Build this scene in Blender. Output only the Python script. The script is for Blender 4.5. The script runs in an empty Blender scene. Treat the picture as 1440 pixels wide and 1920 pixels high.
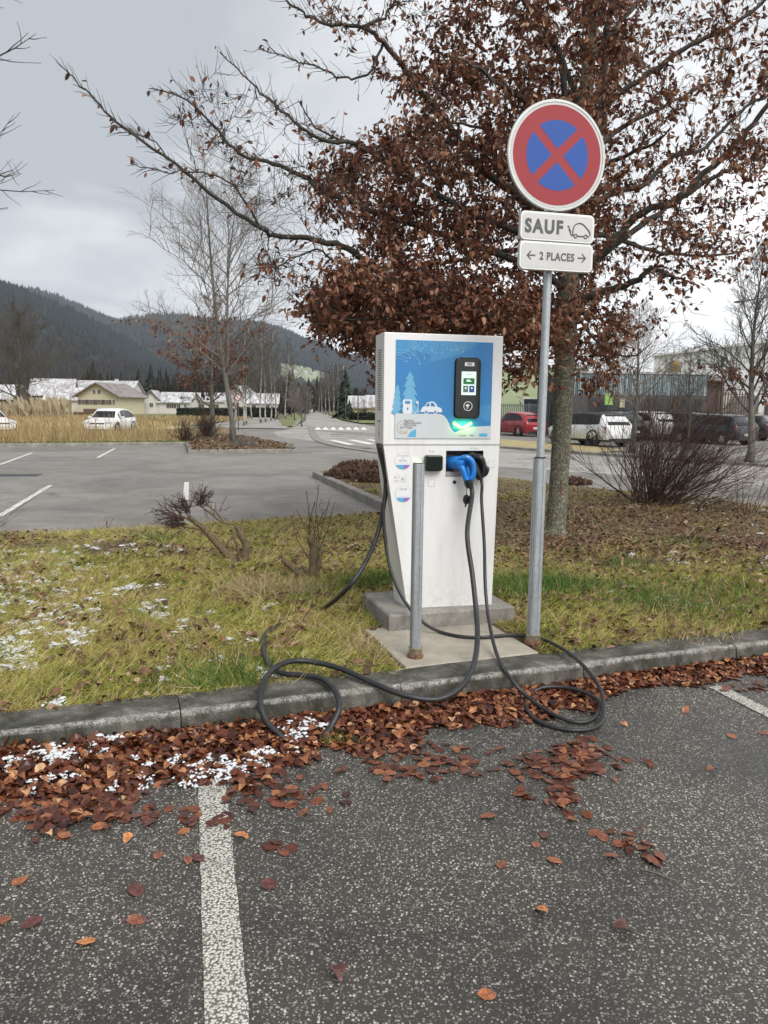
import bpy, math, random
import numpy as np
from mathutils import Vector, Matrix, noise as mnoise
random.seed(7); rng = np.random.default_rng(7)
S = bpy.context.scene
COL = S.collection
R_ = math.radians

# ------------------------------------------------------------------ camera
FPX, CAMZ, PITCH, ROLL = 1400.0, 1.65, math.atan(195/1400), R_(0.67)
cF = np.array([0, math.cos(PITCH), -math.sin(PITCH)])
_r0 = np.array([1.0, 0, 0]); _u0 = np.array([0, math.sin(PITCH), math.cos(PITCH)])
cR = math.cos(ROLL)*_r0 + math.sin(ROLL)*_u0
cU = -math.sin(ROLL)*_r0 + math.cos(ROLL)*_u0
cC = np.array([0, 0, CAMZ])
def ray(x, y): return cF*FPX + cR*(x-720) + cU*(960-y)
def G(x, y, z=0.0):            # point on the level z
    d = ray(x, y); return cC + d*((z-CAMZ)/d[2])
def A(x, y, Y):                # point at distance Y
    d = ray(x, y); return cC + d*(Y/d[1])
def base(x, Y, z=0.0):         # ground point at distance Y in the direction of column x
    p = A(x, 800, Y); p = A(x + 0.0117*(0), 800, Y); return np.array([p[0], Y, z])

cam_d = bpy.data.cameras.new('camera'); cam = bpy.data.objects.new('camera', cam_d); COL.objects.link(cam)
M = Matrix(((cR[0], cU[0], -cF[0], 0), (cR[1], cU[1], -cF[1], 0), (cR[2], cU[2], -cF[2], CAMZ), (0, 0, 0, 1)))
cam.matrix_world = M
cam_d.sensor_fit = 'VERTICAL'; cam_d.sensor_height = 24.0; cam_d.lens = 24.0*FPX/1920
cam_d.clip_start = 0.05; cam_d.clip_end = 20000
S.camera = cam
S.render.resolution_x = 768; S.render.resolution_y = 1024

# ------------------------------------------------------------------ world
W = bpy.data.worlds.new('World'); S.world = W; W.use_nodes = True
nt = W.node_tree; nt.nodes.clear()
def N(t, tree=None, **kw):
    n = (tree or nt).nodes.new(t)
    for k, v in kw.items(): setattr(n, k, v)
    return n
L = nt.links.new
SUN_EL, SUN_AZ = R_(48), R_(150)       # azimuth from +Y clockwise: behind the camera, to its right
sky = N('ShaderNodeTexSky', sky_type='NISHITA', sun_disc=False, sun_elevation=SUN_EL, sun_rotation=SUN_AZ)
bg1 = N('ShaderNodeBackground'); bg1.inputs[1].default_value = 0.09
L(sky.outputs[0], bg1.inputs[0])
tc = N('ShaderNodeTexCoord'); sp = N('ShaderNodeSeparateXYZ'); L(tc.outputs['Generated'], sp.inputs[0])
def mth(op, a, b=None, tree=None, c=None, clamp=False):
    n = N('ShaderNodeMath', tree, operation=op); n.use_clamp = clamp
    ln = (tree or nt).links.new
    for i, v in enumerate([a, b, c]):
        if v is None: continue
        if isinstance(v, (int, float)): n.inputs[i].default_value = v
        else: ln(v, n.inputs[i])
    return n.outputs[0]
zz = mth('MAXIMUM', sp.outputs[2], 0.0)
den = mth('ADD', zz, 0.16)
cx = mth('DIVIDE', sp.outputs[0], den); cy = mth('DIVIDE', sp.outputs[1], den)
cmb = N('ShaderNodeCombineXYZ'); L(cx, cmb.inputs[0]); L(cy, cmb.inputs[1])
n1 = N('ShaderNodeTexNoise'); L(cmb.outputs[0], n1.inputs[0]); n1.inputs['Scale'].default_value = 0.95
n1.inputs['Detail'].default_value = 6; n1.inputs['Roughness'].default_value = 0.52; n1.inputs['Distortion'].default_value = 0.35
n2 = N('ShaderNodeTexNoise'); L(cmb.outputs[0], n2.inputs[0]); n2.inputs['Scale'].default_value = 0.28; n2.inputs['Detail'].default_value = 2
cl = mth('MULTIPLY_ADD', n1.outputs[0], 0.62, c=mth('MULTIPLY', n2.outputs[0], 0.38))
# paler towards the brighter side of the overcast and towards the horizon
cl = mth('ADD', cl, mth('MULTIPLY', sp.outputs[0], 0.26))
cl = mth('ADD', cl, mth('MULTIPLY', mth('POWER', mth('SUBTRACT', 1.0, zz), 5.0), 0.17))
cr_ = N('ShaderNodeValToRGB'); L(cl, cr_.inputs[0])
e = cr_.color_ramp.elements
e[0].position = 0.42; e[0].color = (0.345, 0.36, 0.38, 1)
e[1].position = 0.655; e[1].color = (0.90, 0.90, 0.895, 1)
x_ = cr_.color_ramp.elements.new(0.52); x_.color = (0.54, 0.55, 0.56, 1)
bg2 = N('ShaderNodeBackground'); bg2.inputs[1].default_value = 1.0; L(cr_.outputs[0], bg2.inputs[0])
mx = N('ShaderNodeMixShader'); mx.inputs[0].default_value = 0.93
L(bg1.outputs[0], mx.inputs[1]); L(bg2.outputs[0], mx.inputs[2])
wo = N('ShaderNodeOutputWorld'); L(mx.outputs[0], wo.inputs[0])

sun_d = bpy.data.lights.new('sun', 'SUN'); sun = bpy.data.objects.new('sun', sun_d); COL.objects.link(sun)
sun_d.energy = 1.5; sun_d.angle = R_(35); sun_d.color = (1.0, 0.965, 0.92)
sdir = Vector((math.sin(SUN_AZ)*math.cos(SUN_EL), math.cos(SUN_AZ)*math.cos(SUN_EL), math.sin(SUN_EL)))
sun.rotation_euler = sdir.to_track_quat('Z', 'Y').to_euler()
S.view_settings.view_transform = 'Standard'; S.view_settings.look = 'None'
S.view_settings.gamma = 1.0; S.view_settings.use_curve_mapping = False
S.view_settings.exposure = 0.72
S.render.engine = 'CYCLES'
S.cycles.max_bounces = 6; S.cycles.diffuse_bounces = 3; S.cycles.glossy_bounces = 3; S.cycles.transmission_bounces = 4
S.cycles.volume_bounces = 0; S.cycles.transparent_max_bounces = 8
S.cycles.use_denoising = True
S.cycles.caustics_reflective = False; S.cycles.caustics_refractive = False

# ------------------------------------------------------------------ materials
def new_mat(name):
    m = bpy.data.materials.new(name); m.use_nodes = True
    t = m.node_tree; b = t.nodes['Principled BSDF']
    return m, t, b
def ramp(t, fac, stops):
    r = N('ShaderNodeValToRGB', t); t.links.new(fac, r.inputs[0])
    el = r.color_ramp.elements
    el[0].position, el[0].color = stops[0][0], (*stops[0][1], 1)
    el[1].position, el[1].color = stops[-1][0], (*stops[-1][1], 1)
    for p, c in stops[1:-1]:
        q = el.new(p); q.color = (*c, 1)
    return r.outputs[0]
def noise_n(t, vec, scale, detail=4, rough=0.55, dist=0.0, w=None):
    n = N('ShaderNodeTexNoise', t); n.inputs['Scale'].default_value = scale
    n.inputs['Detail'].default_value = detail; n.inputs['Roughness'].default_value = rough; n.inputs['Distortion'].default_value = dist
    if vec is not None: t.links.new(vec, n.inputs[0])
    return n.outputs[0]
def vor_n(t, vec, scale, out='Distance', feature='F1', rnd=1.0):
    n = N('ShaderNodeTexVoronoi', t, feature=feature); n.inputs['Scale'].default_value = scale
    n.inputs['Randomness'].default_value = rnd
    if vec is not None: t.links.new(vec, n.inputs[0])
    return n.outputs[out]
def mixc(t, fac, a, b, typ='MIX'):
    n = N('ShaderNodeMix', t, data_type='RGBA', blend_type=typ)
    for sock, v in ((n.inputs[0], fac), (n.inputs[6], a), (n.inputs[7], b)):
        if isinstance(v, (int, float)): sock.default_value = v
        elif isinstance(v, tuple): sock.default_value = (*v, 1)
        else: t.links.new(v, sock)
    return n.outputs[2]
def bump(t, b, h, strength=0.5, dist=0.01):
    n = N('ShaderNodeBump', t); n.inputs['Strength'].default_value = strength; n.inputs['Distance'].default_value = dist
    t.links.new(h, n.inputs['Height']); t.links.new(n.outputs[0], b.inputs['Normal'])
def objc(t): return N('ShaderNodeTexCoord', t).outputs['Object']
def mat(name, col, rough=0.6, metal=0.0, vary=0.12, scale=6.0, bmp=0.0, bscale=60.0, spec=0.5, emit=None, estr=0.0, alpha=1.0, coat=0.0):
    m, t, b = new_mat(name)
    v = objc(t)
    if vary > 0:
        nz = noise_n(t, v, scale, 5, 0.6)
        c0 = tuple(max(0, c*(1-vary)) for c in col); c1 = tuple(min(1, c*(1+vary)) for c in col)
        t.links.new(ramp(t, nz, [(0.3, c0), (0.7, c1)]), b.inputs['Base Color'])
    else: b.inputs['Base Color'].default_value = (*col, 1)
    b.inputs['Roughness'].default_value = rough; b.inputs['Metallic'].default_value = metal
    b.inputs['Specular IOR Level'].default_value = spec
    if coat: b.inputs['Coat Weight'].default_value = coat; b.inputs['Coat Roughness'].default_value = 0.08
    if bmp: bump(t, b, noise_n(t, v, bscale, 4), bmp, 0.005)
    if emit: b.inputs['Emission Color'].default_value = (*emit, 1); b.inputs['Emission Strength'].default_value = estr
    return m
def island_mat(name, stops, rough=0.6, transl=0.0, patch=None, bmp=0.0, spec=0.4, mottle=0):
    """colour differs from leaf to leaf / blade to blade"""
    m, t, b = new_mat(name)
    g = N('ShaderNodeNewGeometry', t); oi = N('ShaderNodeObjectInfo', t)
    r = mth('FRACT', mth('ADD', g.outputs['Random Per Island'], oi.outputs['Random'], t), None, t)
    if patch:
        pv = noise_n(t, N('ShaderNodeNewGeometry', t).outputs['Position'], patch[0], 3, 0.6)
        p2 = noise_n(t, N('ShaderNodeNewGeometry', t).outputs['Position'], patch[0]*5.5, 3, 0.6)
        pv = mth('MULTIPLY_ADD', p2, 0.45, t, mth('MULTIPLY', pv, 0.55, t))
        a_ = mth('MULTIPLY', mth('SUBTRACT', pv, 0.5, t), 3.6*patch[1], t)
        b_ = mth('MULTIPLY', mth('SUBTRACT', r, 0.5, t), 1-patch[1]*0.35, t)
        r = mth('ADD', mth('ADD', a_, b_, t), 0.5, t, clamp=True)
    col = ramp(t, r, stops)
    if mottle: col = mixc(t, 1.0, col, ramp(t, noise_n(t, N('ShaderNodeNewGeometry', t).outputs['Position'], mottle, 4, 0.7), [(0.30, (0.48, 0.46, 0.44)), (0.52, (1.0, 1.0, 1.0)), (0.72, (1.35, 1.28, 1.15))]), 'MULTIPLY')
    t.links.new(col, b.inputs['Base Color'])
    b.inputs['Roughness'].default_value = rough; b.inputs['Specular IOR Level'].default_value = spec
    if bmp: bump(t, b, noise_n(t, objc(t), 90, 3), bmp, 0.003)
    if transl:
        tr = N('ShaderNodeBsdfTranslucent', t); t.links.new(col, tr.inputs[0])
        ms = N('ShaderNodeMixShader', t); ms.inputs[0].default_value = transl
        t.links.new(b.outputs[0], ms.inputs[1]); t.links.new(tr.outputs[0], ms.inputs[2])
        t.links.new(ms.outputs[0], t.nodes['Material Output'].inputs[0])
    return m

def m_asphalt_near():
    m, t, b = new_mat('coarse_asphalt'); v = objc(t)
    vd = N('ShaderNodeTexVoronoi', t); vd.inputs['Scale'].default_value = 118; t.links.new(v, vd.inputs[0])
    wob = noise_n(t, v, 260, 2)
    d = mth('MULTIPLY_ADD', wob, 0.30, t, vd.outputs['Distance'])
    sx = N('ShaderNodeSeparateColor', t); t.links.new(vd.outputs['Color'], sx.inputs[0])
    size = mth('MULTIPLY_ADD', sx.outputs[0], 0.38, t, 0.43)           # stones of unequal size
    stone = mth('MULTIPLY', mth('SUBTRACT', size, d, t), 9.0, t, clamp=True)
    stc = ramp(t, sx.outputs[1], [(0.0, (0.055, 0.050, 0.043)), (0.35, (0.12, 0.112, 0.098)), (0.72, (0.24, 0.228, 0.205)), (1.0, (0.50, 0.485, 0.45))])
    fine = ramp(t, noise_n(t, v, 340, 2), [(0.3, (0.020, 0.018, 0.015)), (0.75, (0.080, 0.073, 0.062))])
    col = mixc(t, stone, fine, stc)
    big = noise_n(t, v, 1.1, 5, 0.62, 0.5)
    wet = ramp(t, big, [(0.34, (0.60, 0.60, 0.61)), (0.48, (0.97, 0.96, 0.94)), (0.66, (1.32, 1.28, 1.20))])
    col = mixc(t, 1.0, col, wet, 'MULTIPLY')
    # stains, silt and old damp, each with its own outline
    st_ = mth('MULTIPLY', mth('SUBTRACT', noise_n(t, v, 0.9, 4, 0.55, 1.2), 0.57, t), 9, t, clamp=True)
    col = mixc(t, mth('MULTIPLY', st_, 0.42, t), col, (0.045, 0.042, 0.038))
    st2 = mth('MULTIPLY', mth('SUBTRACT', noise_n(t, v, 2.4, 6, 0.7, 0.8), 0.60, t), 7, t, clamp=True)
    col = mixc(t, mth('MULTIPLY', st2, 0.30, t), col, (0.19, 0.155, 0.105))
    t.links.new(col, b.inputs['Base Color'])
    rr = ramp(t, big, [(0.36, (0.30,)*3), (0.6, (0.52,)*3)])
    t.links.new(rr, b.inputs['Roughness'])
    bump(t, b, mth('MULTIPLY_ADD', stone, 0.7, t, mth('MULTIPLY', noise_n(t, v, 300, 2), 0.4, t)), 0.9, 0.004)
    return m
def m_asphalt_far(name, base_c, sc=40):
    m, t, b = new_mat(name); v = objc(t)
    big = noise_n(t, v, 0.25, 6, 0.62, 0.8); f = noise_n(t, v, sc, 4, 0.7)
    c = ramp(t, big, [(0.3, tuple(x*0.66 for x in base_c)), (0.5, base_c), (0.70, tuple(x*1.22 for x in base_c))])
    c = mixc(t, 1.0, c, ramp(t, noise_n(t, v, 1.3, 5, 0.65, 1.0), [(0.34, (0.84, 0.83, 0.80)), (0.6, (1.08, 1.08, 1.08))]), 'MULTIPLY')
    c = mixc(t, 1.0, c, ramp(t, f, [(0.3, (0.72,)*3), (0.7, (1.2,)*3)]), 'MULTIPLY')
    # sealed cracks
    cd = vor_n(t, mixv(t, v, 0.5), 0.16, 'Distance', 'DISTANCE_TO_EDGE')
    crk = ramp(t, cd, [(0.0, (0.62,)*3), (0.004, (1, 1, 1))])
    c = mixc(t, 1.0, c, crk, 'MULTIPLY')
    t.links.new(c, b.inputs['Base Color']); b.inputs['Roughness'].default_value = 0.8; b.inputs['Specular IOR Level'].default_value = 0.3
    bump(t, b, f, 0.5, 0.004)
    return m
def mixv(t, v, amt):
    n = N('ShaderNodeTexNoise', t); t.links.new(v, n.inputs[0]); n.inputs['Scale'].default_value = 0.5
    a = N('ShaderNodeVectorMath', t, operation='SCALE'); t.links.new(n.outputs['Color'], a.inputs[0]); a.inputs['Scale'].default_value = amt*4
    s = N('ShaderNodeVectorMath', t, operation='ADD'); t.links.new(v, s.inputs[0]); t.links.new(a.outputs[0], s.inputs[1])
    return s.outputs[0]
def m_paint_near():
    m, t, b = new_mat('worn_road_paint'); v = objc(t)
    vd = N('ShaderNodeTexVoronoi', t); vd.inputs['Scale'].default_value = 105; t.links.new(v, vd.inputs[0])
    d = mth('MULTIPLY_ADD', noise_n(t, v, 260, 2), 0.3, t, vd.outputs['Distance'])
    gap = mth('MULTIPLY', mth('SUBTRACT', d, 0.60, t), 6.0, t, clamp=True)
    wear = mth('MULTIPLY', mth('SUBTRACT', noise_n(t, v, 7, 7, 0.75), 0.52, t), 6.0, t, clamp=True)
    g2 = mth('MAXIMUM', gap, mth('MULTIPLY', wear, 0.75, t), t)
    col = mixc(t, g2, (0.66, 0.645, 0.57), (0.10, 0.095, 0.082))
    col = mixc(t, mth('MULTIPLY', noise_n(t, v, 30, 4), 0.35, t), col, (0.34, 0.33, 0.28))
    t.links.new(col, b.inputs['Base Color']); b.inputs['Roughness'].default_value = 0.55
    bump(t, b, mth('SUBTRACT', 1.0, d, t), 1.0, 0.006)
    return m
def m_soil():
    m, t, b = new_mat('verge_soil'); v = objc(t)
    n1 = noise_n(t, v, 1.6, 5, 0.6, 0.4); n2 = noise_n(t, v, 26, 5, 0.7)
    a = ramp(t, n1, [(0.32, (0.060, 0.038, 0.022)), (0.5, (0.13, 0.095, 0.040)), (0.68, (0.16, 0.155, 0.040))])
    c = mixc(t, 1.0, a, ramp(t, n2, [(0.3, (0.45,)*3), (0.7, (1.45, 1.4, 1.3))]), 'MULTIPLY')
    t.links.new(c, b.inputs['Base Color']); b.inputs['Roughness'].default_value = 0.9
    bump(t, b, n2, 1.0, 0.02)
    return m
def m_concrete(name, c0, c1, sc=9, lich=0.0, bm=0.6):
    m, t, b = new_mat(name); v = objc(t)
    n1 = noise_n(t, v, sc, 7, 0.68, 0.3); n2 = noise_n(t, v, 140, 3, 0.7)
    c = ramp(t, n1, [(0.34, c0), (0.66, c1)])
    c = mixc(t, 1.0, c, ramp(t, n2, [(0.28, (0.6,)*3), (0.72, (1.3,)*3)]), 'MULTIPLY')
    if lich:
        l = mth('MULTIPLY', mth('SUBTRACT', noise_n(t, v, 22, 6, 0.72), 0.60, t), 14, t, clamp=True)
        c = mixc(t, mth('MULTIPLY', l, lich, t), c, (0.42, 0.42, 0.35))
    t.links.new(c, b.inputs['Base Color']); b.inputs['Roughness'].default_value = 0.85
    bump(t, b, n2, bm, 0.004)
    return m
def m_kerb():
    m, t, b = new_mat('kerb_concrete'); v = objc(t)
    n1 = noise_n(t, v, 5, 7, 0.7, 0.5); n2 = noise_n(t, v, 120, 3, 0.7); n3 = noise_n(t, v, 30, 6, 0.75)
    c = ramp(t, n1, [(0.34, (0.022, 0.024, 0.013)), (0.46, (0.055, 0.054, 0.040)), (0.56, (0.10, 0.095, 0.080)), (0.70, (0.20, 0.19, 0.165))])
    # bare, rubbed aggregate along the front arris of each stone
    s = N('ShaderNodeSeparateXYZ', t); t.links.new(v, s.inputs[0])
    dy = mth('SUBTRACT', s.outputs[1], 0.018, t); dz = mth('SUBTRACT', s.outputs[2], 0.118, t)
    dd = mth('SQRT', mth('ADD', mth('MULTIPLY', dy, dy, t), mth('MULTIPLY', dz, dz, t), t), None, t)
    edge = mth('MULTIPLY', mth('SUBTRACT', mth('MULTIPLY_ADD', n1, 0.05, t, 0.004), dd, t), 60, t, clamp=True)
    edge = mth('MULTIPLY', edge, mth('MULTIPLY', mth('SUBTRACT', n3, 0.40, t), 5, t, clamp=True), t)
    c = mixc(t, mth('MULTIPLY', edge, 0.9, t), c, (0.38, 0.365, 0.335))
    l = mth('MULTIPLY', mth('SUBTRACT', noise_n(t, v, 13, 6, 0.7), 0.61, t), 14, t, clamp=True)
    c = mixc(t, mth('MULTIPLY', l, 0.55, t), c, (0.36, 0.37, 0.30))
    c = mixc(t, 1.0, c, ramp(t, n2, [(0.28, (0.6,)*3), (0.72, (1.4,)*3)]), 'MULTIPLY')
    t.links.new(c, b.inputs['Base Color']); b.inputs['Roughness'].default_value = 0.82
    bump(t, b, mth('ADD', n2, n3, t), 0.8, 0.006)
    return m
def m_bark(name, c0, c1, lich, lc=(0.28, 0.31, 0.22), sc=1.0, zs=0.35):
    m, t, b = new_mat(name); v = objc(t)
    mp = N('ShaderNodeMapping', t); t.links.new(v, mp.inputs[0]); mp.inputs['Scale'].default_value = (1, 1, zs)
    n1 = noise_n(t, mp.outputs[0], 20*sc, 6, 0.7); n2 = noise_n(t, v, 14*sc, 6, 0.72, 0.6)
    c = ramp(t, n1, [(0.32, c0), (0.68, c1)])
    l = mth('MULTIPLY', mth('SUBTRACT', n2, 1-lich, t), 9, t, clamp=True)
    c = mixc(t, l, c, lc)
    t.links.new(c, b.inputs['Base Color']); b.inputs['Roughness'].default_value = 0.88
    bump(t, b, mth('ADD', n1, mth('MULTIPLY', l, 0.5, t), t), 0.9, 0.012)
    return m
def m_birch():
    m, t, b = new_mat('birch_bark'); v = objc(t)
    mp = N('ShaderNodeMapping', t); t.links.new(v, mp.inputs[0]); mp.inputs['Scale'].default_value = (1, 1, 2.2)
    c = ramp(t, noise_n(t, mp.outputs[0], 2.2, 5, 0.7), [(0.42, (0.12, 0.10, 0.085)), (0.52, (0.40, 0.38, 0.34)), (0.75, (0.52, 0.50, 0.46))])
    t.links.new(c, b.inputs['Base Color']); b.inputs['Roughness'].default_value = 0.8
    return m
def m_galv():
    m, t, b = new_mat('galvanised_steel'); v = objc(t)
    mp = N('ShaderNodeMapping', t); t.links.new(v, mp.inputs[0]); mp.inputs['Scale'].default_value = (1, 1, 0.12)
    vc = vor_n(t, v, 55, 'Color')
    sc_ = N('ShaderNodeSeparateColor', t); t.links.new(vc, sc_.inputs[0])
    n = noise_n(t, mp.outputs[0], 30, 5, 0.65)
    c = ramp(t, n, [(0.3, (0.33, 0.36, 0.38)), (0.7, (0.52, 0.55, 0.57))])
    c = mixc(t, 0.25, c, ramp(t, sc_.outputs[0], [(0, (0.34, 0.37, 0.39)), (1, (0.6, 0.62, 0.64))]))
    sp_ = mth('MULTIPLY', mth('SUBTRACT', noise_n(t, v, 28, 4, 0.6), 0.68, t), 16, t, clamp=True)
    c = mixc(t, mth('MULTIPLY', sp_, 0.6, t), c, (0.72, 0.73, 0.72))
    t.links.new(c, b.inputs['Base Color']); b.inputs['Metallic'].default_value = 0.72
    t.links.new(ramp(t, n, [(0.3, (0.42,)*3), (0.7, (0.58,)*3)]), b.inputs['Roughness'])
    return m
def m_white_metal():
    m, t, b = new_mat('white_powder_coat'); v = objc(t)
    mp = N('ShaderNodeMapping', t); t.links.new(v, mp.inputs[0]); mp.inputs['Scale'].default_value = (1, 1, 0.15)
    n = noise_n(t, mp.outputs[0], 9, 6, 0.65)
    c = ramp(t, n, [(0.3, (0.70, 0.695, 0.68)), (0.45, (0.80, 0.795, 0.785)), (0.65, (0.84, 0.835, 0.83))])
    s = N('ShaderNodeSeparateXYZ', t); t.links.new(v, s.inputs[0])
    low = mth('MULTIPLY', mth('SUBTRACT', 0.30, s.outputs[2], t), 3.5, t, clamp=True)
    dirt = mth('MULTIPLY', low, mth('MULTIPLY', mth('SUBTRACT', noise_n(t, v, 16, 6, 0.75), 0.42, t), 3, t, clamp=True), t)
    c = mixc(t, mth('MULTIPLY', dirt, 0.6, t), c, (0.42, 0.39, 0.33))
    t.links.new(c, b.inputs['Base Color']); b.inputs['Roughness'].default_value = 0.34
    bump(t, b, noise_n(t, v, 420, 2), 0.12, 0.001)
    return m

MT = {}
MT['asphalt'] = m_asphalt_near()
MT['asphalt_mid'] = m_asphalt_far('worn_grey_asphalt', (0.225, 0.212, 0.198))
MT['asphalt_road'] = m_asphalt_far('pale_road_asphalt', (0.33, 0.31, 0.288))
MT['paint'] = m_paint_near()
MT['paint_far'] = mat('old_white_paint', (0.62, 0.62, 0.58), 0.6, vary=0.25, scale=5)
MT['paint_zebra'] = mat('white_crossing_paint', (0.80, 0.80, 0.76), 0.55, vary=0.12, scale=3)
MT['soil'] = m_soil()
MT['kerb'] = m_kerb()
MT['slab'] = m_concrete('slab_concrete', (0.30, 0.275, 0.22), (0.44, 0.40, 0.33), 5, 0.1)
MT['plinth'] = m_concrete('plinth_concrete', (0.17, 0.155, 0.14), (0.34, 0.32, 0.29), 6, 0.25)
MT['kerb_far'] = m_concrete('far_kerb_concrete', (0.16, 0.15, 0.13), (0.34, 0.32, 0.28), 3, 0.3)
MT['galv'] = m_galv()
MT['white'] = m_white_metal()
MT['rust'] = mat('rusty_steel', (0.17, 0.085, 0.05), 0.8, 0.2, 0.5, 40, 0.6, 120)
MT['brass'] = mat('tarnished_steel', (0.30, 0.25, 0.19), 0.45, 0.7, 0.3, 40, 0.2)
MT['rubber'] = mat('black_cable_rubber', (0.022, 0.022, 0.024), 0.42, vary=0.35, scale=30, bmp=0.25, bscale=150)
MT['black'] = mat('black_plastic', (0.014, 0.015, 0.016), 0.3, vary=0.15)
MT['gloss_black'] = mat('display_glass_black', (0.006, 0.010, 0.010), 0.12, vary=0)
MT['darkgrey'] = mat('recess_grey', (0.13, 0.14, 0.14), 0.5, vary=0.1)
MT['midgrey'] = mat('recess_shelf_grey', (0.34, 0.35, 0.35), 0.45, vary=0.1)
MT['plugblue'] = mat('blue_plug_plastic', (0.012, 0.19, 0.62), 0.36, vary=0.08)
MT['poster'] = mat('poster_blue', (0.035, 0.215, 0.50), 0.25, vary=0.06, scale=2)
MT['poster_mid'] = mat('poster_mid_blue', (0.06, 0.28, 0.55), 0.25, vary=0.04)
MT['poster_line'] = mat('poster_line_blue', (0.19, 0.46, 0.68), 0.25, vary=0)
MT['poster_tree'] = mat('poster_tree_blue', (0.15, 0.42, 0.64), 0.25, vary=0.05)
MT['poster_snow'] = mat('poster_snow_grey', (0.60, 0.64, 0.66), 0.25, vary=0.03)
MT['poster_white'] = mat('poster_white', (0.74, 0.78, 0.82), 0.25, vary=0)
MT['print_grey'] = mat('print_grey', (0.20, 0.20, 0.21), 0.5, vary=0)
MT['print_pale'] = mat('print_pale_grey', (0.48, 0.49, 0.50), 0.5, vary=0)
MT['print_orange'] = mat('print_orange', (0.50, 0.30, 0.17), 0.5, vary=0)
MT['print_cyan'] = mat('print_cyan', (0.10, 0.42, 0.66), 0.4, vary=0)
MT['print_purple'] = mat('print_purple', (0.30, 0.16, 0.50), 0.4, vary=0)
MT['sticker'] = mat('sticker_white', (0.80, 0.80, 0.82), 0.35, vary=0)
MT['screen'] = mat('lit_screen', (0.5, 0.6, 0.55), 0.2, vary=0, emit=(0.62, 0.80, 0.68), estr=0.42)
MT['scr_green'] = mat('screen_green', (0.01, 0.07, 0.02), 0.2, vary=0, emit=(0.01, 0.12, 0.03), estr=0.5)
MT['scr_grey'] = mat('screen_grey', (0.05, 0.08, 0.08), 0.2, vary=0, emit=(0.08, 0.11, 0.10), estr=0.5)
MT['scr_navy'] = mat('screen_navy', (0.01, 0.03, 0.12), 0.2, vary=0, emit=(0.02, 0.05, 0.22), estr=0.5)
MT['led'] = mat('green_led', (0.4, 1.0, 0.3), 0.3, vary=0, emit=(0.16, 1.0, 0.05), estr=3.2)
MT['led2'] = mat('green_led_small', (0.6, 1.0, 0.5), 0.3, vary=0, emit=(0.55, 1.0, 0.28), estr=1.4)
MT['sign_red'] = mat('sign_red', (0.335, 0.030, 0.038), 0.22, vary=0.05, scale=4)
MT['sign_blue'] = mat('sign_blue', (0.020, 0.085, 0.37), 0.22, vary=0.04, scale=4)
MT['sign_white'] = mat('sign_reflective_white', (0.62, 0.61, 0.60), 0.4, vary=0.05, scale=8)
MT['sign_rim'] = mat('sign_rim_grey', (0.60, 0.62, 0.60), 0.35, 0.3, 0.1, 12)
MT['sign_rim_w'] = mat('sign_rim_white', (0.80, 0.82, 0.79), 0.35, vary=0.05)
MT['sign_ink'] = mat('sign_ink', (0.10, 0.10, 0.105), 0.5, vary=0)
MT['snow'] = mat('thawing_snow', (0.64, 0.66, 0.68), 0.5, vary=0.16, scale=25, bmp=0.5, bscale=90)
MT['beech_bark'] = m_bark('beech_bark', (0.055, 0.048, 0.038), (0.20, 0.185, 0.14), 0.52, (0.34, 0.35, 0.25), 2.2, .6)
MT['beech_limb'] = m_bark('beech_limb_bark', (0.028, 0.026, 0.022), (0.085, 0.078, 0.064), 0.36, (0.13, 0.15, 0.10), 1.2, 1.0)
MT['scar'] = mat('bare_wood_scar', (0.12, 0.062, 0.040), 0.85, vary=0.5, scale=14, bmp=0.9, bscale=30)
MT['bark_grey'] = m_bark('grey_tree_bark', (0.07, 0.065, 0.055), (0.19, 0.175, 0.15), 0.42, (0.25, 0.26, 0.21), 0.4)
MT['twig'] = m_bark('twig_bark', (0.05, 0.043, 0.036), (0.13, 0.115, 0.095), 0.3, sc=0.5, zs=1)
MT['twig_pale'] = m_bark('pale_twig_bark', (0.13, 0.115, 0.10), (0.24, 0.215, 0.19), 0.3, sc=0.5, zs=1)
MT['bush_twig'] = m_bark('dark_bush_twigs', (0.032, 0.018, 0.014), (0.105, 0.060, 0.042), 0.25, sc=1, zs=1)
MT['stump'] = m_bark('mossy_stump_bark', (0.06, 0.042, 0.024), (0.24, 0.18, 0.10), 0.42, (0.15, 0.15, 0.06), 3)
MT['birch'] = m_birch()
MT['leaf_crown'] = island_mat('withered_beech_leaves', [(0.0, (0.060, 0.022, 0.016)), (0.3, (0.135, 0.050, 0.031)), (0.65, (0.24, 0.098, 0.052)), (0.88, (0.38, 0.19, 0.11)), (1.0, (0.50, 0.32, 0.21))], 0.45, 0.30, (0.9, 0.38))
MT['leaf_ground'] = island_mat('fallen_beech_leaves', [(0.0, (0.034, 0.011, 0.007)), (0.3, (0.095, 0.027, 0.015)), (0.62, (0.155, 0.050, 0.025)), (0.84, (0.28, 0.110, 0.048)), (0.95, (0.46, 0.23, 0.11)), (1.0, (0.60, 0.38, 0.22))], 0.30, 0.08, bmp=0.4, mottle=55)
MT['leaf_old'] = island_mat('old_verge_leaves', [(0.0, (0.050, 0.026, 0.017)), (0.5, (0.13, 0.062, 0.034)), (0.85, (0.24, 0.125, 0.068)), (1.0, (0.42, 0.30, 0.20))], 0.55, 0.10, bmp=0.4, mottle=45)
MT['leaf_wet'] = island_mat('wet_flat_leaves', [(0.0, (0.055, 0.018, 0.012)), (0.5, (0.12, 0.038, 0.022)), (0.85, (0.19, 0.066, 0.034)), (1.0, (0.28, 0.115, 0.055))], 0.28, 0.0, bmp=0.5, mottle=60)
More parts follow.
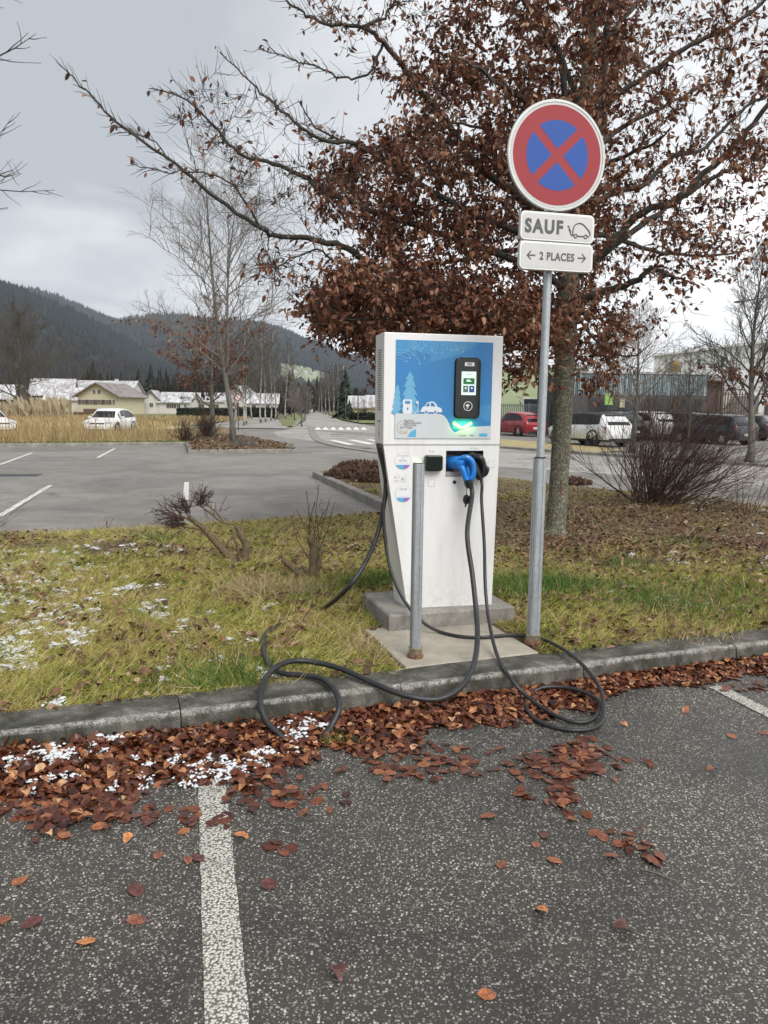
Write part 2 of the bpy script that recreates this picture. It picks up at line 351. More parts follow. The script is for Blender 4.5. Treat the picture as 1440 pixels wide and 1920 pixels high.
MT['leaf_orange'] = mat('orange_beech_leaf', (0.48, 0.19, 0.07), 0.42, vary=0.6, scale=70, bmp=0.6, bscale=140)
MT['leaf_brown'] = mat('brown_beech_leaf', (0.20, 0.072, 0.040), 0.4, vary=0.6, scale=70, bmp=0.6, bscale=140)
MT['leaf_dark'] = mat('dark_wet_beech_leaf', (0.10, 0.035, 0.030), 0.32, vary=0.6, scale=70, bmp=0.6, bscale=140)
MT['leaf_rust'] = mat('rusty_beech_leaf', (0.30, 0.105, 0.042), 0.4, vary=0.6, scale=70, bmp=0.6, bscale=140)
MT['grass'] = island_mat('winter_grass', [(0.0, (0.06, 0.09, 0.016)), (0.18, (0.17, 0.22, 0.028)), (0.36, (0.38, 0.40, 0.060)), (0.55, (0.56, 0.49, 0.14)), (0.76, (0.72, 0.62, 0.32)), (0.86, (0.44, 0.30, 0.15)), (1.0, (0.17, 0.10, 0.055))], 0.6, 0.22, (1.3, 0.75))
MT['grass_green'] = island_mat('fresh_green_grass', [(0.0, (0.045, 0.12, 0.018)), (0.6, (0.10, 0.20, 0.03)), (1.0, (0.22, 0.27, 0.07))], 0.5, 0.3)
MT['straw'] = island_mat('dry_straw', [(0.0, (0.30, 0.22, 0.10)), (0.5, (0.48, 0.38, 0.20)), (1.0, (0.66, 0.55, 0.34))], 0.6, 0.25)
MT['field_grass'] = island_mat('dry_field_grass', [(0.0, (0.24, 0.16, 0.085)), (0.5, (0.40, 0.30, 0.15)), (1.0, (0.55, 0.44, 0.24))], 0.7, 0.25)
MT['heather'] = island_mat('brown_heather', [(0.0, (0.07, 0.035, 0.028)), (0.6, (0.14, 0.078, 0.055)), (1.0, (0.22, 0.14, 0.10))], 0.8, 0.1)
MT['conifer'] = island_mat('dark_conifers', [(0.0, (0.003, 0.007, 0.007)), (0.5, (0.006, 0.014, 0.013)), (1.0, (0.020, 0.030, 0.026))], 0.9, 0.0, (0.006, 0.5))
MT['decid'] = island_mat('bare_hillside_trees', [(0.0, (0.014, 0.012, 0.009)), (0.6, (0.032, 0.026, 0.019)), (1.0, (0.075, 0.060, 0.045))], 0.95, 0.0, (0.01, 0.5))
MT['conifer_near'] = island_mat('fir_needles', [(0.0, (0.010, 0.022, 0.014)), (1.0, (0.035, 0.055, 0.032))], 0.85, 0.05)
MT['hedge'] = island_mat('dark_hedge', [(0.0, (0.014, 0.024, 0.012)), (1.0, (0.045, 0.055, 0.03))], 0.85)
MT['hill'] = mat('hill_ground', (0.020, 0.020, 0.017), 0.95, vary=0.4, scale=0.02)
MT['ground'] = mat('valley_ground', (0.11, 0.105, 0.055), 0.95, vary=0.35, scale=0.06)
MT['field'] = mat('dry_field', (0.36, 0.30, 0.15), 0.95, vary=0.28, scale=0.5, bmp=1.0, bscale=6)
MT['meadow'] = mat('hillside_meadow', (0.24, 0.27, 0.17), 0.95, vary=0.35, scale=0.05)
MT['lawn'] = mat('winter_lawn', (0.155, 0.175, 0.06), 0.95, vary=0.35, scale=0.8, bmp=1.0, bscale=10)
def m_roof():
    m, t, b = new_mat('snow_dusted_roof'); v = objc(t)
    n1 = noise_n(t, v, 0.55, 6, 0.7, 0.6); mp = N('ShaderNodeMapping', t); t.links.new(v, mp.inputs[0]); mp.inputs['Scale'].default_value = (3.0, .5, 1)
    n2 = noise_n(t, mp.outputs[0], 1.2, 5, 0.7)
    f = mth('MULTIPLY', mth('SUBTRACT', mth('MULTIPLY_ADD', n2, 0.5, t, mth('MULTIPLY', n1, 0.5, t)), 0.44, t), 7, t, clamp=True)
    t.links.new(mixc(t, f, (0.24, 0.215, 0.205), (0.62, 0.635, 0.66)), b.inputs['Base Color']); b.inputs['Roughness'].default_value = 0.75
    return m
MT['roof_snow'] = m_roof()
MT['roof_grey'] = mat('grey_brown_tiles', (0.22, 0.20, 0.195), 0.8, vary=0.35, scale=0.9)
MT['wall_cream'] = mat('cream_render', (0.50, 0.46, 0.34), 0.85, vary=0.06)
MT['wall_white'] = mat('white_render', (0.60, 0.585, 0.55), 0.85, vary=0.06)
MT['wall_dark'] = mat('dark_timber_wall', (0.10, 0.085, 0.075), 0.85, vary=0.2)
MT['wall_yellow'] = mat('yellow_render', (0.62, 0.55, 0.30), 0.85, vary=0.06)
MT['wood_brown'] = mat('brown_shutter', (0.11, 0.075, 0.055), 0.7, vary=0.2)
MT['glass'] = mat('window_glass', (0.03, 0.035, 0.04), 0.12, vary=0)
MT['car_glass'] = mat('car_glass', (0.012, 0.015, 0.017), 0.15, vary=0, spec=0.35)
MT['car_white'] = mat('white_car_paint', (0.74, 0.75, 0.75), 0.28, vary=0.03, coat=0.6)
MT['car_red'] = mat('dark_red_car_paint', (0.30, 0.022, 0.030), 0.28, vary=0.03, coat=0.6)
MT['car_dark'] = mat('dark_grey_car_paint', (0.018, 0.018, 0.020), 0.25, vary=0.05, coat=0.6)
MT['car_blue'] = mat('dark_blue_car_paint', (0.012, 0.014, 0.024), 0.25, vary=0.05, coat=0.6)
MT['car_silver'] = mat('silver_car_paint', (0.42, 0.43, 0.44), 0.3, 0.4, 0.03, coat=0.6)
MT['tyre'] = mat('tyre_rubber', (0.018, 0.018, 0.018), 0.8, vary=0.1)
MT['rim'] = mat('alloy_rim', (0.52, 0.52, 0.53), 0.35, 0.6, 0.05)
MT['rim_dark'] = mat('dark_rim', (0.05, 0.05, 0.055), 0.35, 0.5, 0.05)
MT['tail'] = mat('tail_lamp_red', (0.42, 0.03, 0.03), 0.2, vary=0)
MT['lamp_clear'] = mat('headlamp_clear', (0.55, 0.58, 0.6), 0.12, vary=0)
MT['plate'] = mat('number_plate_white', (0.62, 0.62, 0.60), 0.4, vary=0)
MT['trim_black'] = mat('black_car_trim', (0.025, 0.025, 0.025), 0.6, vary=0.1)
MT['mirror_red'] = mat('red_mirror_cap', (0.42, 0.03, 0.04), 0.3, vary=0)
MT['teal'] = island_mat('teal_cladding', [(0.0, (0.14, 0.19, 0.20)), (0.5, (0.24, 0.31, 0.32)), (1.0, (0.42, 0.50, 0.50))], 0.5)
MT['teal_back'] = mat('dark_teal_backing', (0.030, 0.055, 0.062), 0.7, vary=0.1)
MT['fence_dark'] = mat('dark_grey_fence', (0.055, 0.062, 0.068), 0.55, vary=0.1)
MT['fence_grey'] = mat('grey_green_fence', (0.17, 0.19, 0.18), 0.55, vary=0.1)
MT['lime'] = mat('lime_wall', (0.40, 0.47, 0.28), 0.7, vary=0.06)
MT['lime_board'] = mat('bright_lime_board', (0.30, 0.52, 0.12), 0.6, vary=0.04)
MT['ochre'] = mat('ochre_panel', (0.62, 0.36, 0.05), 0.6, vary=0.05)
MT['mauve'] = mat('mauve_panel', (0.34, 0.27, 0.28), 0.6, vary=0.05)
MT['hall_wall'] = mat('pale_grey_cladding', (0.80, 0.80, 0.77), 0.7, vary=0.06, scale=0.8)
MT['brownwall'] = mat('brown_porch_wall', (0.10, 0.06, 0.055), 0.7, vary=0.1)
MT['post_wood'] = mat('weathered_post', (0.085, 0.075, 0.062), 0.8, vary=0.2)
MT['pampas'] = island_mat('pampas_plumes', [(0.0, (0.34, 0.27, 0.16)), (1.0, (0.58, 0.50, 0.36))], 0.8, 0.3)

# ------------------------------------------------------------------ builders
def tag(o, label=None, cat=None, group=None, kind=None):
    if label: o['label'] = label
    if cat: o['category'] = cat
    if group: o['group'] = group
    if kind: o['kind'] = kind
    return o
def thing(name, label, cat, loc=(0, 0, 0), rz=0.0, group=None):
    o = bpy.data.objects.new(name, None); COL.objects.link(o)
    o.location = Vector([float(c) for c in loc]); o.rotation_euler = (0, 0, rz)
    o.empty_display_size = 0.1
    return tag(o, label, cat, group)
class MB:
    def __init__(s): s.v = []; s.f = []; s.m = []
    def add(s, vs, fs, mi=0):
        n = len(s.v); s.v += [tuple(map(float, p)) for p in vs]
        for f in fs: s.f.append(tuple(n+i for i in f)); s.m.append(mi)
        return s
    def box(s, a, b, mi=0, rz=0.0, c=None):
        x0, y0, z0 = a; x1, y1, z1 = b
        vs = [(x0, y0, z0), (x1, y0, z0), (x1, y1, z0), (x0, y1, z0), (x0, y0, z1), (x1, y0, z1), (x1, y1, z1), (x0, y1, z1)]
        return s.add(vs, [(3, 2, 1, 0), (4, 5, 6, 7), (0, 1, 5, 4), (1, 2, 6, 5), (2, 3, 7, 6), (3, 0, 4, 7)], mi)
    def prism(s, poly, o, u, w, n, depth, mi=0, mi_side=None):
        """poly of 2-D points on the plane o+u*a+w*b, thickened along n; front face at +n*depth"""
        o, u, w, n = map(np.array, (o, u, w, n)); k = len(poly)
        front = [o+u*a+w*b+n*depth for a, b in poly]; back = [o+u*a+w*b for a, b in poly]
        nn = len(s.v); s.v += [tuple(map(float, p)) for p in front+back]
        s.f.append(tuple(nn+i for i in range(k))); s.m.append(mi)
        for i in range(k):
            j = (i+1) % k; s.f.append((nn+i, nn+k+i, nn+k+j, nn+j)); s.m.append(mi if mi_side is None else mi_side)
        s.f.append(tuple(nn+k+i for i in range(k-1, -1, -1))); s.m.append(mi if mi_side is None else mi_side)
        return s
    def tube(s, pts, rad, k=8, mi=0, caps=True, sx=1.0, sy=1.0, rot=0.0):
        pts = [np.array(p, float) for p in pts]; n = len(pts)
        if isinstance(rad, (int, float)): rad = [rad]*n
        ref = None; base_i = len(s.v)
        for i, p in enumerate(pts):
            d = pts[min(i+1, n-1)]-pts[max(i-1, 0)]; l = np.linalg.norm(d); d = d/l if l > 1e-9 else np.array([0, 0, 1.0])
            if ref is None:
                a = np.array([0, 0, 1.0]) if abs(d[2]) < 0.9 else np.array([1.0, 0, 0])
                ref = np.cross(d, a)
            ref = ref-d*np.dot(ref, d); ref /= max(np.linalg.norm(ref), 1e-9)
            bi = np.cross(d, ref)
            for j in range(k):
                t = rot+2*math.pi*j/k
                q = p+(ref*math.cos(t)*sx+bi*math.sin(t)*sy)*rad[i]; s.v.append((float(q[0]), float(q[1]), float(q[2])))
        for i in range(n-1):
            for j in range(k):
                a = base_i+i*k+j; b = base_i+i*k+(j+1) % k
                s.f.append((a, b, b+k, a+k)); s.m.append(mi)
        if caps:
            s.f.append(tuple(base_i+j for j in range(k-1, -1, -1))); s.m.append(mi)
            s.f.append(tuple(base_i+(n-1)*k+j for j in range(k))); s.m.append(mi)
        return s
    def lathe(s, prof, c, axis='z', k=24, mi=0, caps=True):
        """prof: list of (r, h) along the axis"""
        c = np.array(c, float); bi = len(s.v); n = len(prof)
        for r, h in prof:
            for j in range(k):
                t = 2*math.pi*j/k; a, b = r*math.cos(t), r*math.sin(t)
                q = {'z': (a, b, h), 'y': (a, h, -b), 'x': (h, a, b)}[axis]
                s.v.append(tuple(float(x) for x in c+np.array(q)))
        for i in range(n-1):
            for j in range(k):
                a = bi+i*k+j; b = bi+i*k+(j+1) % k; s.f.append((a, b, b+k, a+k)); s.m.append(mi)
        if not caps: return s
        if prof[0][0] > 1e-6: s.f.append(tuple(bi+j for j in range(k-1, -1, -1))); s.m.append(mi)
        if prof[-1][0] > 1e-6: s.f.append(tuple(bi+(n-1)*k+j for j in range(k))); s.m.append(mi)
        return s
    def build(s, name, mats, parent=None, smooth=False, bevel=0.0, kind=None):
        me = bpy.data.meshes.new(name); me.from_pydata(s.v, [], s.f)
        mats = mats if isinstance(mats, (list, tuple)) else [mats]
        for m in mats: me.materials.append(MT[m] if isinstance(m, str) else m)
        if len(mats) > 1: me.polygons.foreach_set('material_index', s.m)
        if smooth: me.polygons.foreach_set('use_smooth', [True]*len(s.f))
        me.update()
        o = bpy.data.objects.new(name, me); COL.objects.link(o)
        if smooth == 'auto': me.polygons.foreach_set('use_smooth', [True]*len(s.f)); me.set_sharp_from_angle(angle=R_(38))
        if bevel:
            b = o.modifiers.new('bevel', 'BEVEL'); b.width = bevel; b.segments = 2; b.limit_method = 'ANGLE'; b.angle_limit = R_(40)
        if parent: o.parent = parent
        if kind: o['kind'] = kind
        return o
def np_mesh(name, V, Fa, mats, parent=None, kind=None, smooth=False):
    """V (n,3); Fa (m,k) all faces with the same number of corners"""
    me = bpy.data.meshes.new(name); V = np.asarray(V, np.float32); Fa = np.asarray(Fa, np.int32); k = Fa.shape[1]
    me.vertices.add(len(V)); me.vertices.foreach_set('co', V.ravel())
    me.loops.add(Fa.size); me.loops.foreach_set('vertex_index', Fa.ravel())
    me.polygons.add(len(Fa)); me.polygons.foreach_set('loop_start', np.arange(0, Fa.size, k, dtype=np.int32))
    if smooth: me.polygons.foreach_set('use_smooth', [True]*len(Fa))
    me.update(calc_edges=True)
    for m in (mats if isinstance(mats, (list, tuple)) else [mats]): me.materials.append(MT[m] if isinstance(m, str) else m)
    o = bpy.data.objects.new(name, me); COL.objects.link(o)
    if parent: o.parent = parent
    if kind: o['kind'] = kind
    return o
def scatter(protoV, protoF, P, Rm, Sc):
    """copies of a little shape, baked into one array. P (n,3) Rm (n,3,3) Sc (n,) or (n,3)"""
    n = len(P); k = len(protoV); Sc = np.asarray(Sc)
    if Sc.ndim == 1: Sc = Sc[:, None]*np.ones((1, 3))
    v = protoV[None, :, :]*Sc[:, None, :]
    v = np.einsum('nij,nkj->nki', Rm, v)+P[:, None, :]
    f = protoF[None, :, :]+(np.arange(n)*k)[:, None, None]
    return v.reshape(-1, 3), f.reshape(-1, protoF.shape[1])
def rot_mats(yaw, pitch, roll):
    cy, sy, cp, spp, cr, sr = np.cos(yaw), np.sin(yaw), np.cos(pitch), np.sin(pitch), np.cos(roll), np.sin(roll)
    o = np.zeros_like(cy); i = np.ones_like(cy)
    Rz = np.stack([np.stack([cy, -sy, o], -1), np.stack([sy, cy, o], -1), np.stack([o, o, i], -1)], 1)
    Ry = np.stack([np.stack([cp, o, spp], -1), np.stack([o, i, o], -1), np.stack([-spp, o, cp], -1)], 1)
    Rx = np.stack([np.stack([i, o, o], -1), np.stack([o, cr, -sr], -1), np.stack([o, sr, cr], -1)], 1)
    return Rz@Ry@Rx
def text_mesh(txt, size, m, parent, M4, bold=0.0, ext=0.0004, name='lettering', align='CENTER', sx=1.0, spacing=1.0, fit=None):
    cu = bpy.data.curves.new(name, 'FONT'); cu.body = txt; cu.size = size; cu.align_x = align; cu.align_y = 'CENTER'
    cu.offset = bold; cu.extrude = ext; cu.space_character = spacing; cu.resolution_u = 4
    o = bpy.data.objects.new(name, cu); COL.objects.link(o)
    dg = bpy.context.evaluated_depsgraph_get(); me = bpy.data.meshes.new_from_object(o.evaluated_get(dg))
    bpy.data.objects.remove(o); bpy.data.curves.remove(cu)
    me.name = name; me.materials.clear(); me.materials.append(MT[m])
    if fit:
        xs_ = [v.co.x for v in me.vertices]; ys_ = [v.co.y for v in me.vertices]; x0, x1, y0, y1 = min(xs_), max(xs_), min(ys_), max(ys_)
        for v in me.vertices: v.co.x = (v.co.x-(x0+x1)/2)*fit[0]/(x1-x0); v.co.y = (v.co.y-(y0+y1)/2)*fit[1]/(y1-y0)
    if sx != 1.0:
        for v in me.vertices: v.co.x *= sx
    ob = bpy.data.objects.new(name, me); COL.objects.link(ob); ob.parent = parent; ob.matrix_local = M4
    return ob
def spline(P, n=8):
    P = [np.array(p, float) for p in P]; P = [2*P[0]-P[1]]+P+[2*P[-1]-P[-2]]; out = []
    for i in range(1, len(P)-2):
        for k in range(n):
            t = k/n; p0, p1, p2, p3 = P[i-1:i+3]
            out.append(0.5*((2*p1)+(-p0+p2)*t+(2*p0-5*p1+4*p2-p3)*t*t+(-p0+3*p1-3*p2+p3)*t**3))
    out.append(P[-2]); return out
def inpoly(px, py, poly):
    px = np.asarray(px); py = np.asarray(py); ins = np.zeros(px.shape, bool); n = len(poly)
    for i in range(n):
        x0, y0 = poly[i]; x1, y1 = poly[(i+1) % n]
        c = ((y0 > py) != (y1 > py)) & (px < (x1-x0)*(py-y0)/(y1-y0+1e-12)+x0); ins ^= c
    return ins
def seg_dist(px, py, a, b):
    a = np.array(a); b = np.array(b); d = b-a; t = np.clip(((px-a[0])*d[0]+(py-a[1])*d[1])/(d@d), 0, 1)
    return np.hypot(px-(a[0]+t*d[0]), py-(a[1]+t*d[1]))
def sheet(name, poly, z, m, kind='structure'):
    b = MB(); b.add([(p[0], p[1], z) for p in poly], [tuple(range(len(poly)))])
    return tag(b.build(name, m), kind=kind)

# kerb frame: s runs along the kerb, t goes back from its front edge
KO = np.array([-0.276, 3.844]); KA = math.atan(0.357); KU = np.array([math.cos(KA), math.sin(KA)]); KN = np.array([-math.sin(KA), math.cos(KA)])
def KW(s, t): p = KO+KU*s+KN*t; return (float(p[0]), float(p[1]))
def TOK(x, y):
    dx = x-KO[0]; dy = y-KO[1]; return dx*KU[0]+dy*KU[1], dx*KN[0]+dy*KN[1]

# ------------------------------------------------------------------ ground
sheet('ground', [(-9000, -60), (9000, -60), (9000, 12000), (-9000, 12000)], -0.06, 'ground')
sheet('car_park', [(-34, -8), (62, -8), (62, 56), (4.5, 56), (-2.3, 62), (-7.5, 62), (-34, 62)], -0.006, 'asphalt_mid')
kl = [KW(-22, 0.1), KW(20, 0.1)]
sheet('parking_bay_asphalt', [(-24, -7.5), (24, -7.5), (24, kl[1][1]+1.5), kl[1], kl[0], (-24, kl[0][1]-1)], 0.0, 'asphalt')
# verge island
VP = [KW(-16, .24), KW(14, .24), (15.5, 10.2), (9, 11.7), (6.6, 12.7), (6.1, 13.8), (4.7, 14.8), (2.7, 17.5), (0.6, 19.3), (-1.75, 18.6), (-1.62, 17.5), (-0.05, 12.3), (0.12, 11.45), (-0.24, 11.1), (-2.95, 9.72), (-4.72, 9.05), (-10, 7.1), (-16.5, 4.6)]
BACK = VP[2:]
def vz(x, y):
    x = np.asarray(x, float); y = np.asarray(y, float)
    s_, t_ = TOK(x, y)
    z = 0.105+0.022*np.sin(1.3*x+0.7*y)*np.sin(0.9*y-0.5*x)+0.008*np.sin(5.1*x+1.7*y)*np.cos(4.3*y-2*x)
    z = 0.105+(z-0.105)*np.clip((t_-0.25)/0.5, 0, 1)
    d = np.full(x.shape, 99.0)
    for i in range(len(BACK)-1): d = np.minimum(d, seg_dist(x, y, BACK[i], BACK[i+1]))
    return z*np.clip(0.15+d/0.35, 0, 1)
gs = 0.11
xs = np.arange(-17, 16, gs); ys = np.arange(-3, 20, gs)
XX, YY = np.meshgrid(xs, ys, indexing='ij')
cen = inpoly(XX[:-1, :-1]+gs/2, YY[:-1, :-1]+gs/2, VP)
idx = np.arange(XX.size).reshape(XX.shape)
q = np.stack([idx[:-1, :-1], idx[1:, :-1], idx[1:, 1:], idx[:-1, 1:]], -1)[cen]
used, inv = np.unique(q, return_inverse=True)
px_, py_ = XX.ravel()[used], YY.ravel()[used]
# pull the front row onto the back of the kerb
s_, t_ = TOK(px_, py_); t2 = np.where(t_ < 0.24+gs, np.minimum(t_, 0.235), t_)
px2 = KO[0]+KU[0]*s_+KN[0]*t2; py2 = KO[1]+KU[1]*s_+KN[1]*t2
np_mesh('verge', np.stack([px2, py2, vz(px2, py2)], -1), inv.reshape(q.shape), 'soil', kind='structure', smooth=True)

# kerbs, stone by stone
def kerb_run(name, a, b, h, w, length, m, first=0.0, prof=None, gapw=0.006):
    root = bpy.data.objects.new(name, None); COL.objects.link(root); root['kind'] = 'structure'
    a = np.array(a, float); b = np.array(b, float); Lt = np.linalg.norm(b-a); u = (b-a)/Lt; ang = math.atan2(u[1], u[0])
    prof = prof or [(-.012, -.08), (0.0, h-.02), (.006, h-.006), (.02, h), (w, h+.004), (w, -.08)]
    def stone(ln, seed):
        rr = random.Random(seed); mb = MB(); K = 7; n = len(prof); vs = []
        for i in range(K):
            x = -ln/2+ln*i/(K-1)
            for (t, z) in prof:
                j = 0.0025 if z > 0 else 0
                ins = 0.006 if i in (0, K-1) and z > 0 else 0
                vs.append((x, t+rr.uniform(-j, j)+(ins if t < w/2 else -ins), z+rr.uniform(-j, j)-ins*0.7))
        fs = [(i*n+j, i*n+(j+1) % n, (i+1)*n+(j+1) % n, (i+1)*n+j) for i in range(K-1) for j in range(n)]
        fs = [f[::-1] for f in fs] + [tuple(range(n)), tuple(range(K*n-1, K*n-n-1, -1))]
        mb.add(vs, fs); return mb
    kinds = []
    for i in range(5):
        o = stone(length-gapw, i).build('kerb_stone', m); kinds.append(o.data); bpy.data.objects.remove(o)
    n = max(1, round((Lt-first)/length)); fit = (Lt-first)/n; sxx = fit/length; length = fit
    for i in range(n):
        o = bpy.data.objects.new('kerb_stone', kinds[i % 5]); COL.objects.link(o); o.parent = root
        c = a+u*(first+length*(i+0.5)); o.location = (c[0], c[1], random.uniform(-.003, .003)); o.rotation_euler = (0, 0, ang+random.uniform(-.004, .004)); o.scale = (sxx, 1, 1)
    return root
kerb_run('kerb', KW(-0.78-1.19*11, 0), KW(-0.78+1.19*12, 0), 0.12, 0.25, 1.19, 'kerb')
kerb_run('bed_kerb', (-1.72, 17.75), (0.14, 11.45), 0.13, 0.15, 1.0, 'kerb_far')
kerb_run('bed_kerb', (2.6, 17.75), (-1.72, 17.95), 0.10, 0.15, 1.0, 'kerb_far')

# bay markings
def line(name, a, b, w, m, z=0.004, lab=None):
    a = np.array(a[:2]); b = np.array(b[:2]); d = (b-a)/np.linalg.norm(b-a); n = np.array([-d[1], d[0]])*w/2
    Lt = np.linalg.norm(b-a); K = max(2, int(Lt/(0.035 if m == 'paint' else 0.25))); vs = []
    for i in range(K+1):
        c = a+d*Lt*i/K; vs += [(*(c-n*(1+random.uniform(-.04, .04))), z), (*(c+n*(1+random.uniform(-.04, .04))), z)]
    mb = MB(); mb.add(vs, [(2*i, 2*i+2, 2*i+3, 2*i+1) for i in range(K)])
    return tag(mb.build(name, m), kind='structure')
ld = np.array([-0.262, 1.0]); p0 = np.array([-0.405, 1.80])
line('bay_line', p0-ld*3.2, p0+ld*1.55, 0.118, 'paint')
p1 = np.array([2.02, 4.34]); line('bay_line', p1, p1+np.array([0.30, -1.0])*4.5, 0.10, 'paint')
for (a, b) in [((-2, 968), (95, 910)), ((183, 858), (215, 841)), ((348, 937), (350, 904)), ((0, 871), (60, 849))]:
    line('bay_line', G(*a), G(*b), 0.10, 'paint_far', 0.001)
line('edge_line', G(900, 872), G(1440, 905), 0.10, 'paint_far', 0.001)
line('edge_line', G(560, 848), G(705, 850), 0.0001+0.08, 'paint_far', 0.001) if False else None

# road beyond, path, lawns
def PG(l, z=0): return [tuple(G(x, y, z)[:2]) for x, y in l]
rd = [(-7.3, 61), (-2.2, 61), (-2.2-.111*30, 91), (-20.5, 256), (-24.5, 290), (-30.5, 300), (-27.5, 262), (-12.2, 110), (-9.4, 80)]
sheet('road', [(-7.2, 58), (-1.2, 50), (4.5, 50), (4.0, 58), (-0.6, 66), (-5.2, 91), (-21.0, 256), (-60, 700), (-66, 700), (-26.6, 256), (-9.6, 91)], 0.001, 'asphalt_road')
sheet('side_road', [tuple(G(938, 874)[:2]), tuple(G(1165, 892)[:2]), tuple(G(1440, 912)[:2]), (40, 8), (62, 12), (62, 30), (11.7, 22.7), (7.7, 27), (4.9, 31.8), (-1.5, 45), (-7.0, 58), (-7.4, 50), (-6.0, 42), (-1.5, 33), (1.5, 28)], -0.002, 'asphalt_road')
sheet('footpath', [(-14.5, 56), (-7.4, 56), (-8.2, 64), (-13.0, 92), (-21, 130), (-24, 160), (-28, 160), (-23.5, 120), (-18, 90), (-15.2, 66)], 0.05, 'asphalt_road')
sheet('lawn', [(-45, 60), (-15.6, 60), (-18.2, 90), (-24, 120), (-29, 165), (-45, 165)], 0.055, 'lawn')
sheet('lawn', [(-11.2+3.2, 62), (-7.6, 62), (-9.9, 91), (-22, 205), (-24, 205), (-13.0, 92), (-9.0, 66)], 0.07, 'lawn')
sheet('lawn', [(-2.6, 80), (20, 70), (20, 110), (-6, 130), (-14, 200), (-15.5, 200), (-6.4, 108)], 0.055, 'lawn')
sheet('lawn', [tuple(G(938, 838)[:2]), tuple(G(1100, 850)[:2]), tuple(G(1180, 845)[:2]), tuple(G(1060, 832)[:2]), tuple(G(938, 824)[:2])], 0.02, 'field')
kerb_run('road_kerb', (-7.35, 62), (-24.0, 230), 0.10, 0.3, 6.0, 'kerb_far')
cv = [G(x, y)[:2] for x, y in [(582, 800), (590, 818), (603, 828), (640, 838), (705, 848), (760, 856)]]
cvp = [np.array([*c, 0.0]) for c in cv]
mb = MB(); sp_ = spline(cvp, 6)
for i in range(len(sp_)-1):
    a, b = sp_[i], sp_[i+1]; d = (b-a)/np.linalg.norm(b-a); n = np.array([-d[1], d[0], 0])*0.22
    mb.add([a-n, b-n, b+n, a+n, a-n+[0, 0, .03], b-n+[0, 0, .03], b+n+[0, 0, .03], a+n+[0, 0, .03]], [(4, 5, 6, 7), (0, 1, 5, 4), (3, 7, 6, 2)])
tag(mb.build('channel_kerb', 'kerb_far'), kind='structure')
a, b = G(925, 840), G(1440, 877)
kerb_run('lay_by_kerb', (4.2, 33.2), (11.9, 22.4), 0.09, 0.2, 1.5, 'kerb_far'); kerb_run('lay_by_kerb', (11.9, 22.4), (22, 12.5), 0.09, 0.2, 1.5, 'kerb_far')
# zebra and give-way teeth of the raised table
mb = MB()
for i in range(7):
    a = G(590+14.3*i, 805.5); b = G(603+14.3*i, 806); c = G(597+14.3*i-1, 800.5)
    tag(MB().add([(a[0], a[1], .006), (b[0], b[1], .006), (c[0], c[1], .006)], [(0, 1, 2)]).build('shark_tooth_marking', 'paint_zebra'), kind='structure')
for (x0, x1, x2, x3, y0, y1) in [(617, 628, 666, 652, 825.5, 834), (652, 664, 704, 690, 824.8, 833), (686, 696, 740, 727, 824, 832)]:
    q4 = [G(x0, y0), G(x1, y0), G(x2, y1), G(x3, y1)]
    tag(MB().add([(p[0], p[1], .007) for p in q4], [(3, 2, 1, 0)]).build('zebra_stripe', 'paint_zebra'), kind='structure')
# drains and a manhole
for (x, y, w, h) in [(541, 833.5, .5, .5), (632, 815, .8, .5), (682, 841, .6, .5), (35, 891, .9, .5)]:
    c = G(x, y); mb = MB().box((-w/2, -h/2, -.01), (w/2, h/2, .006))
    for k in range(5): mb.box((-w/2+.04+k*w*.19, -h/2+.05, .006), (-w/2+.04+k*w*.19+w*.08, h/2-.05, .012))
    o = mb.build('drain_cover', 'fence_dark'); o.location = Vector(c); o.rotation_euler = (0, 0, .2)
    lab = {541: 'dark drain cover in the asphalt near the tip of the tree island', 632: 'long dark drain cover in the road between the zebra and the white teeth', 682: 'dark drain cover beside the channel kerb near the zebra stripes', 35: 'dark drain cover in the car park near the left edge'}[x]
    tag(o, lab, 'drain cover')

# field on the left, island with trees
FK = [(-30, 21.2), (-14.8, 28.7), (-8.5, 31.9)]
sheet('field', [(-60, 10), (-30, 21.4), (-14.8, 28.9), (-8.6, 32.0), (-9.6, 40), (-15, 58), (-60, 140), (-90, 140)], 0.08, 'field')
sheet('field', [(-60, 100), (-20, 62), (-30, 160), (-120, 160), (-160, 60), (-60, 12)], 0.03, 'field') 
kerb_run('field_kerb', FK[0], FK[1], 0.12, 0.15, 1.5, 'kerb_far'); kerb_run('field_kerb', FK[1], FK[2], 0.12, 0.15, 1.5, 'kerb_far')
ISL = [(-8.5, 31.9), (-6.8, 25.9), (-3.1, 27.3), (-4.0, 31), (-6.2, 37), (-9.5, 44), (-12, 44)]
sheet('tree_island', ISL, 0.11, 'soil')
for i in range(4):
    kerb_run('island_kerb', ISL[i], ISL[i+1], 0.13, 0.15, 1.0, 'kerb_far')

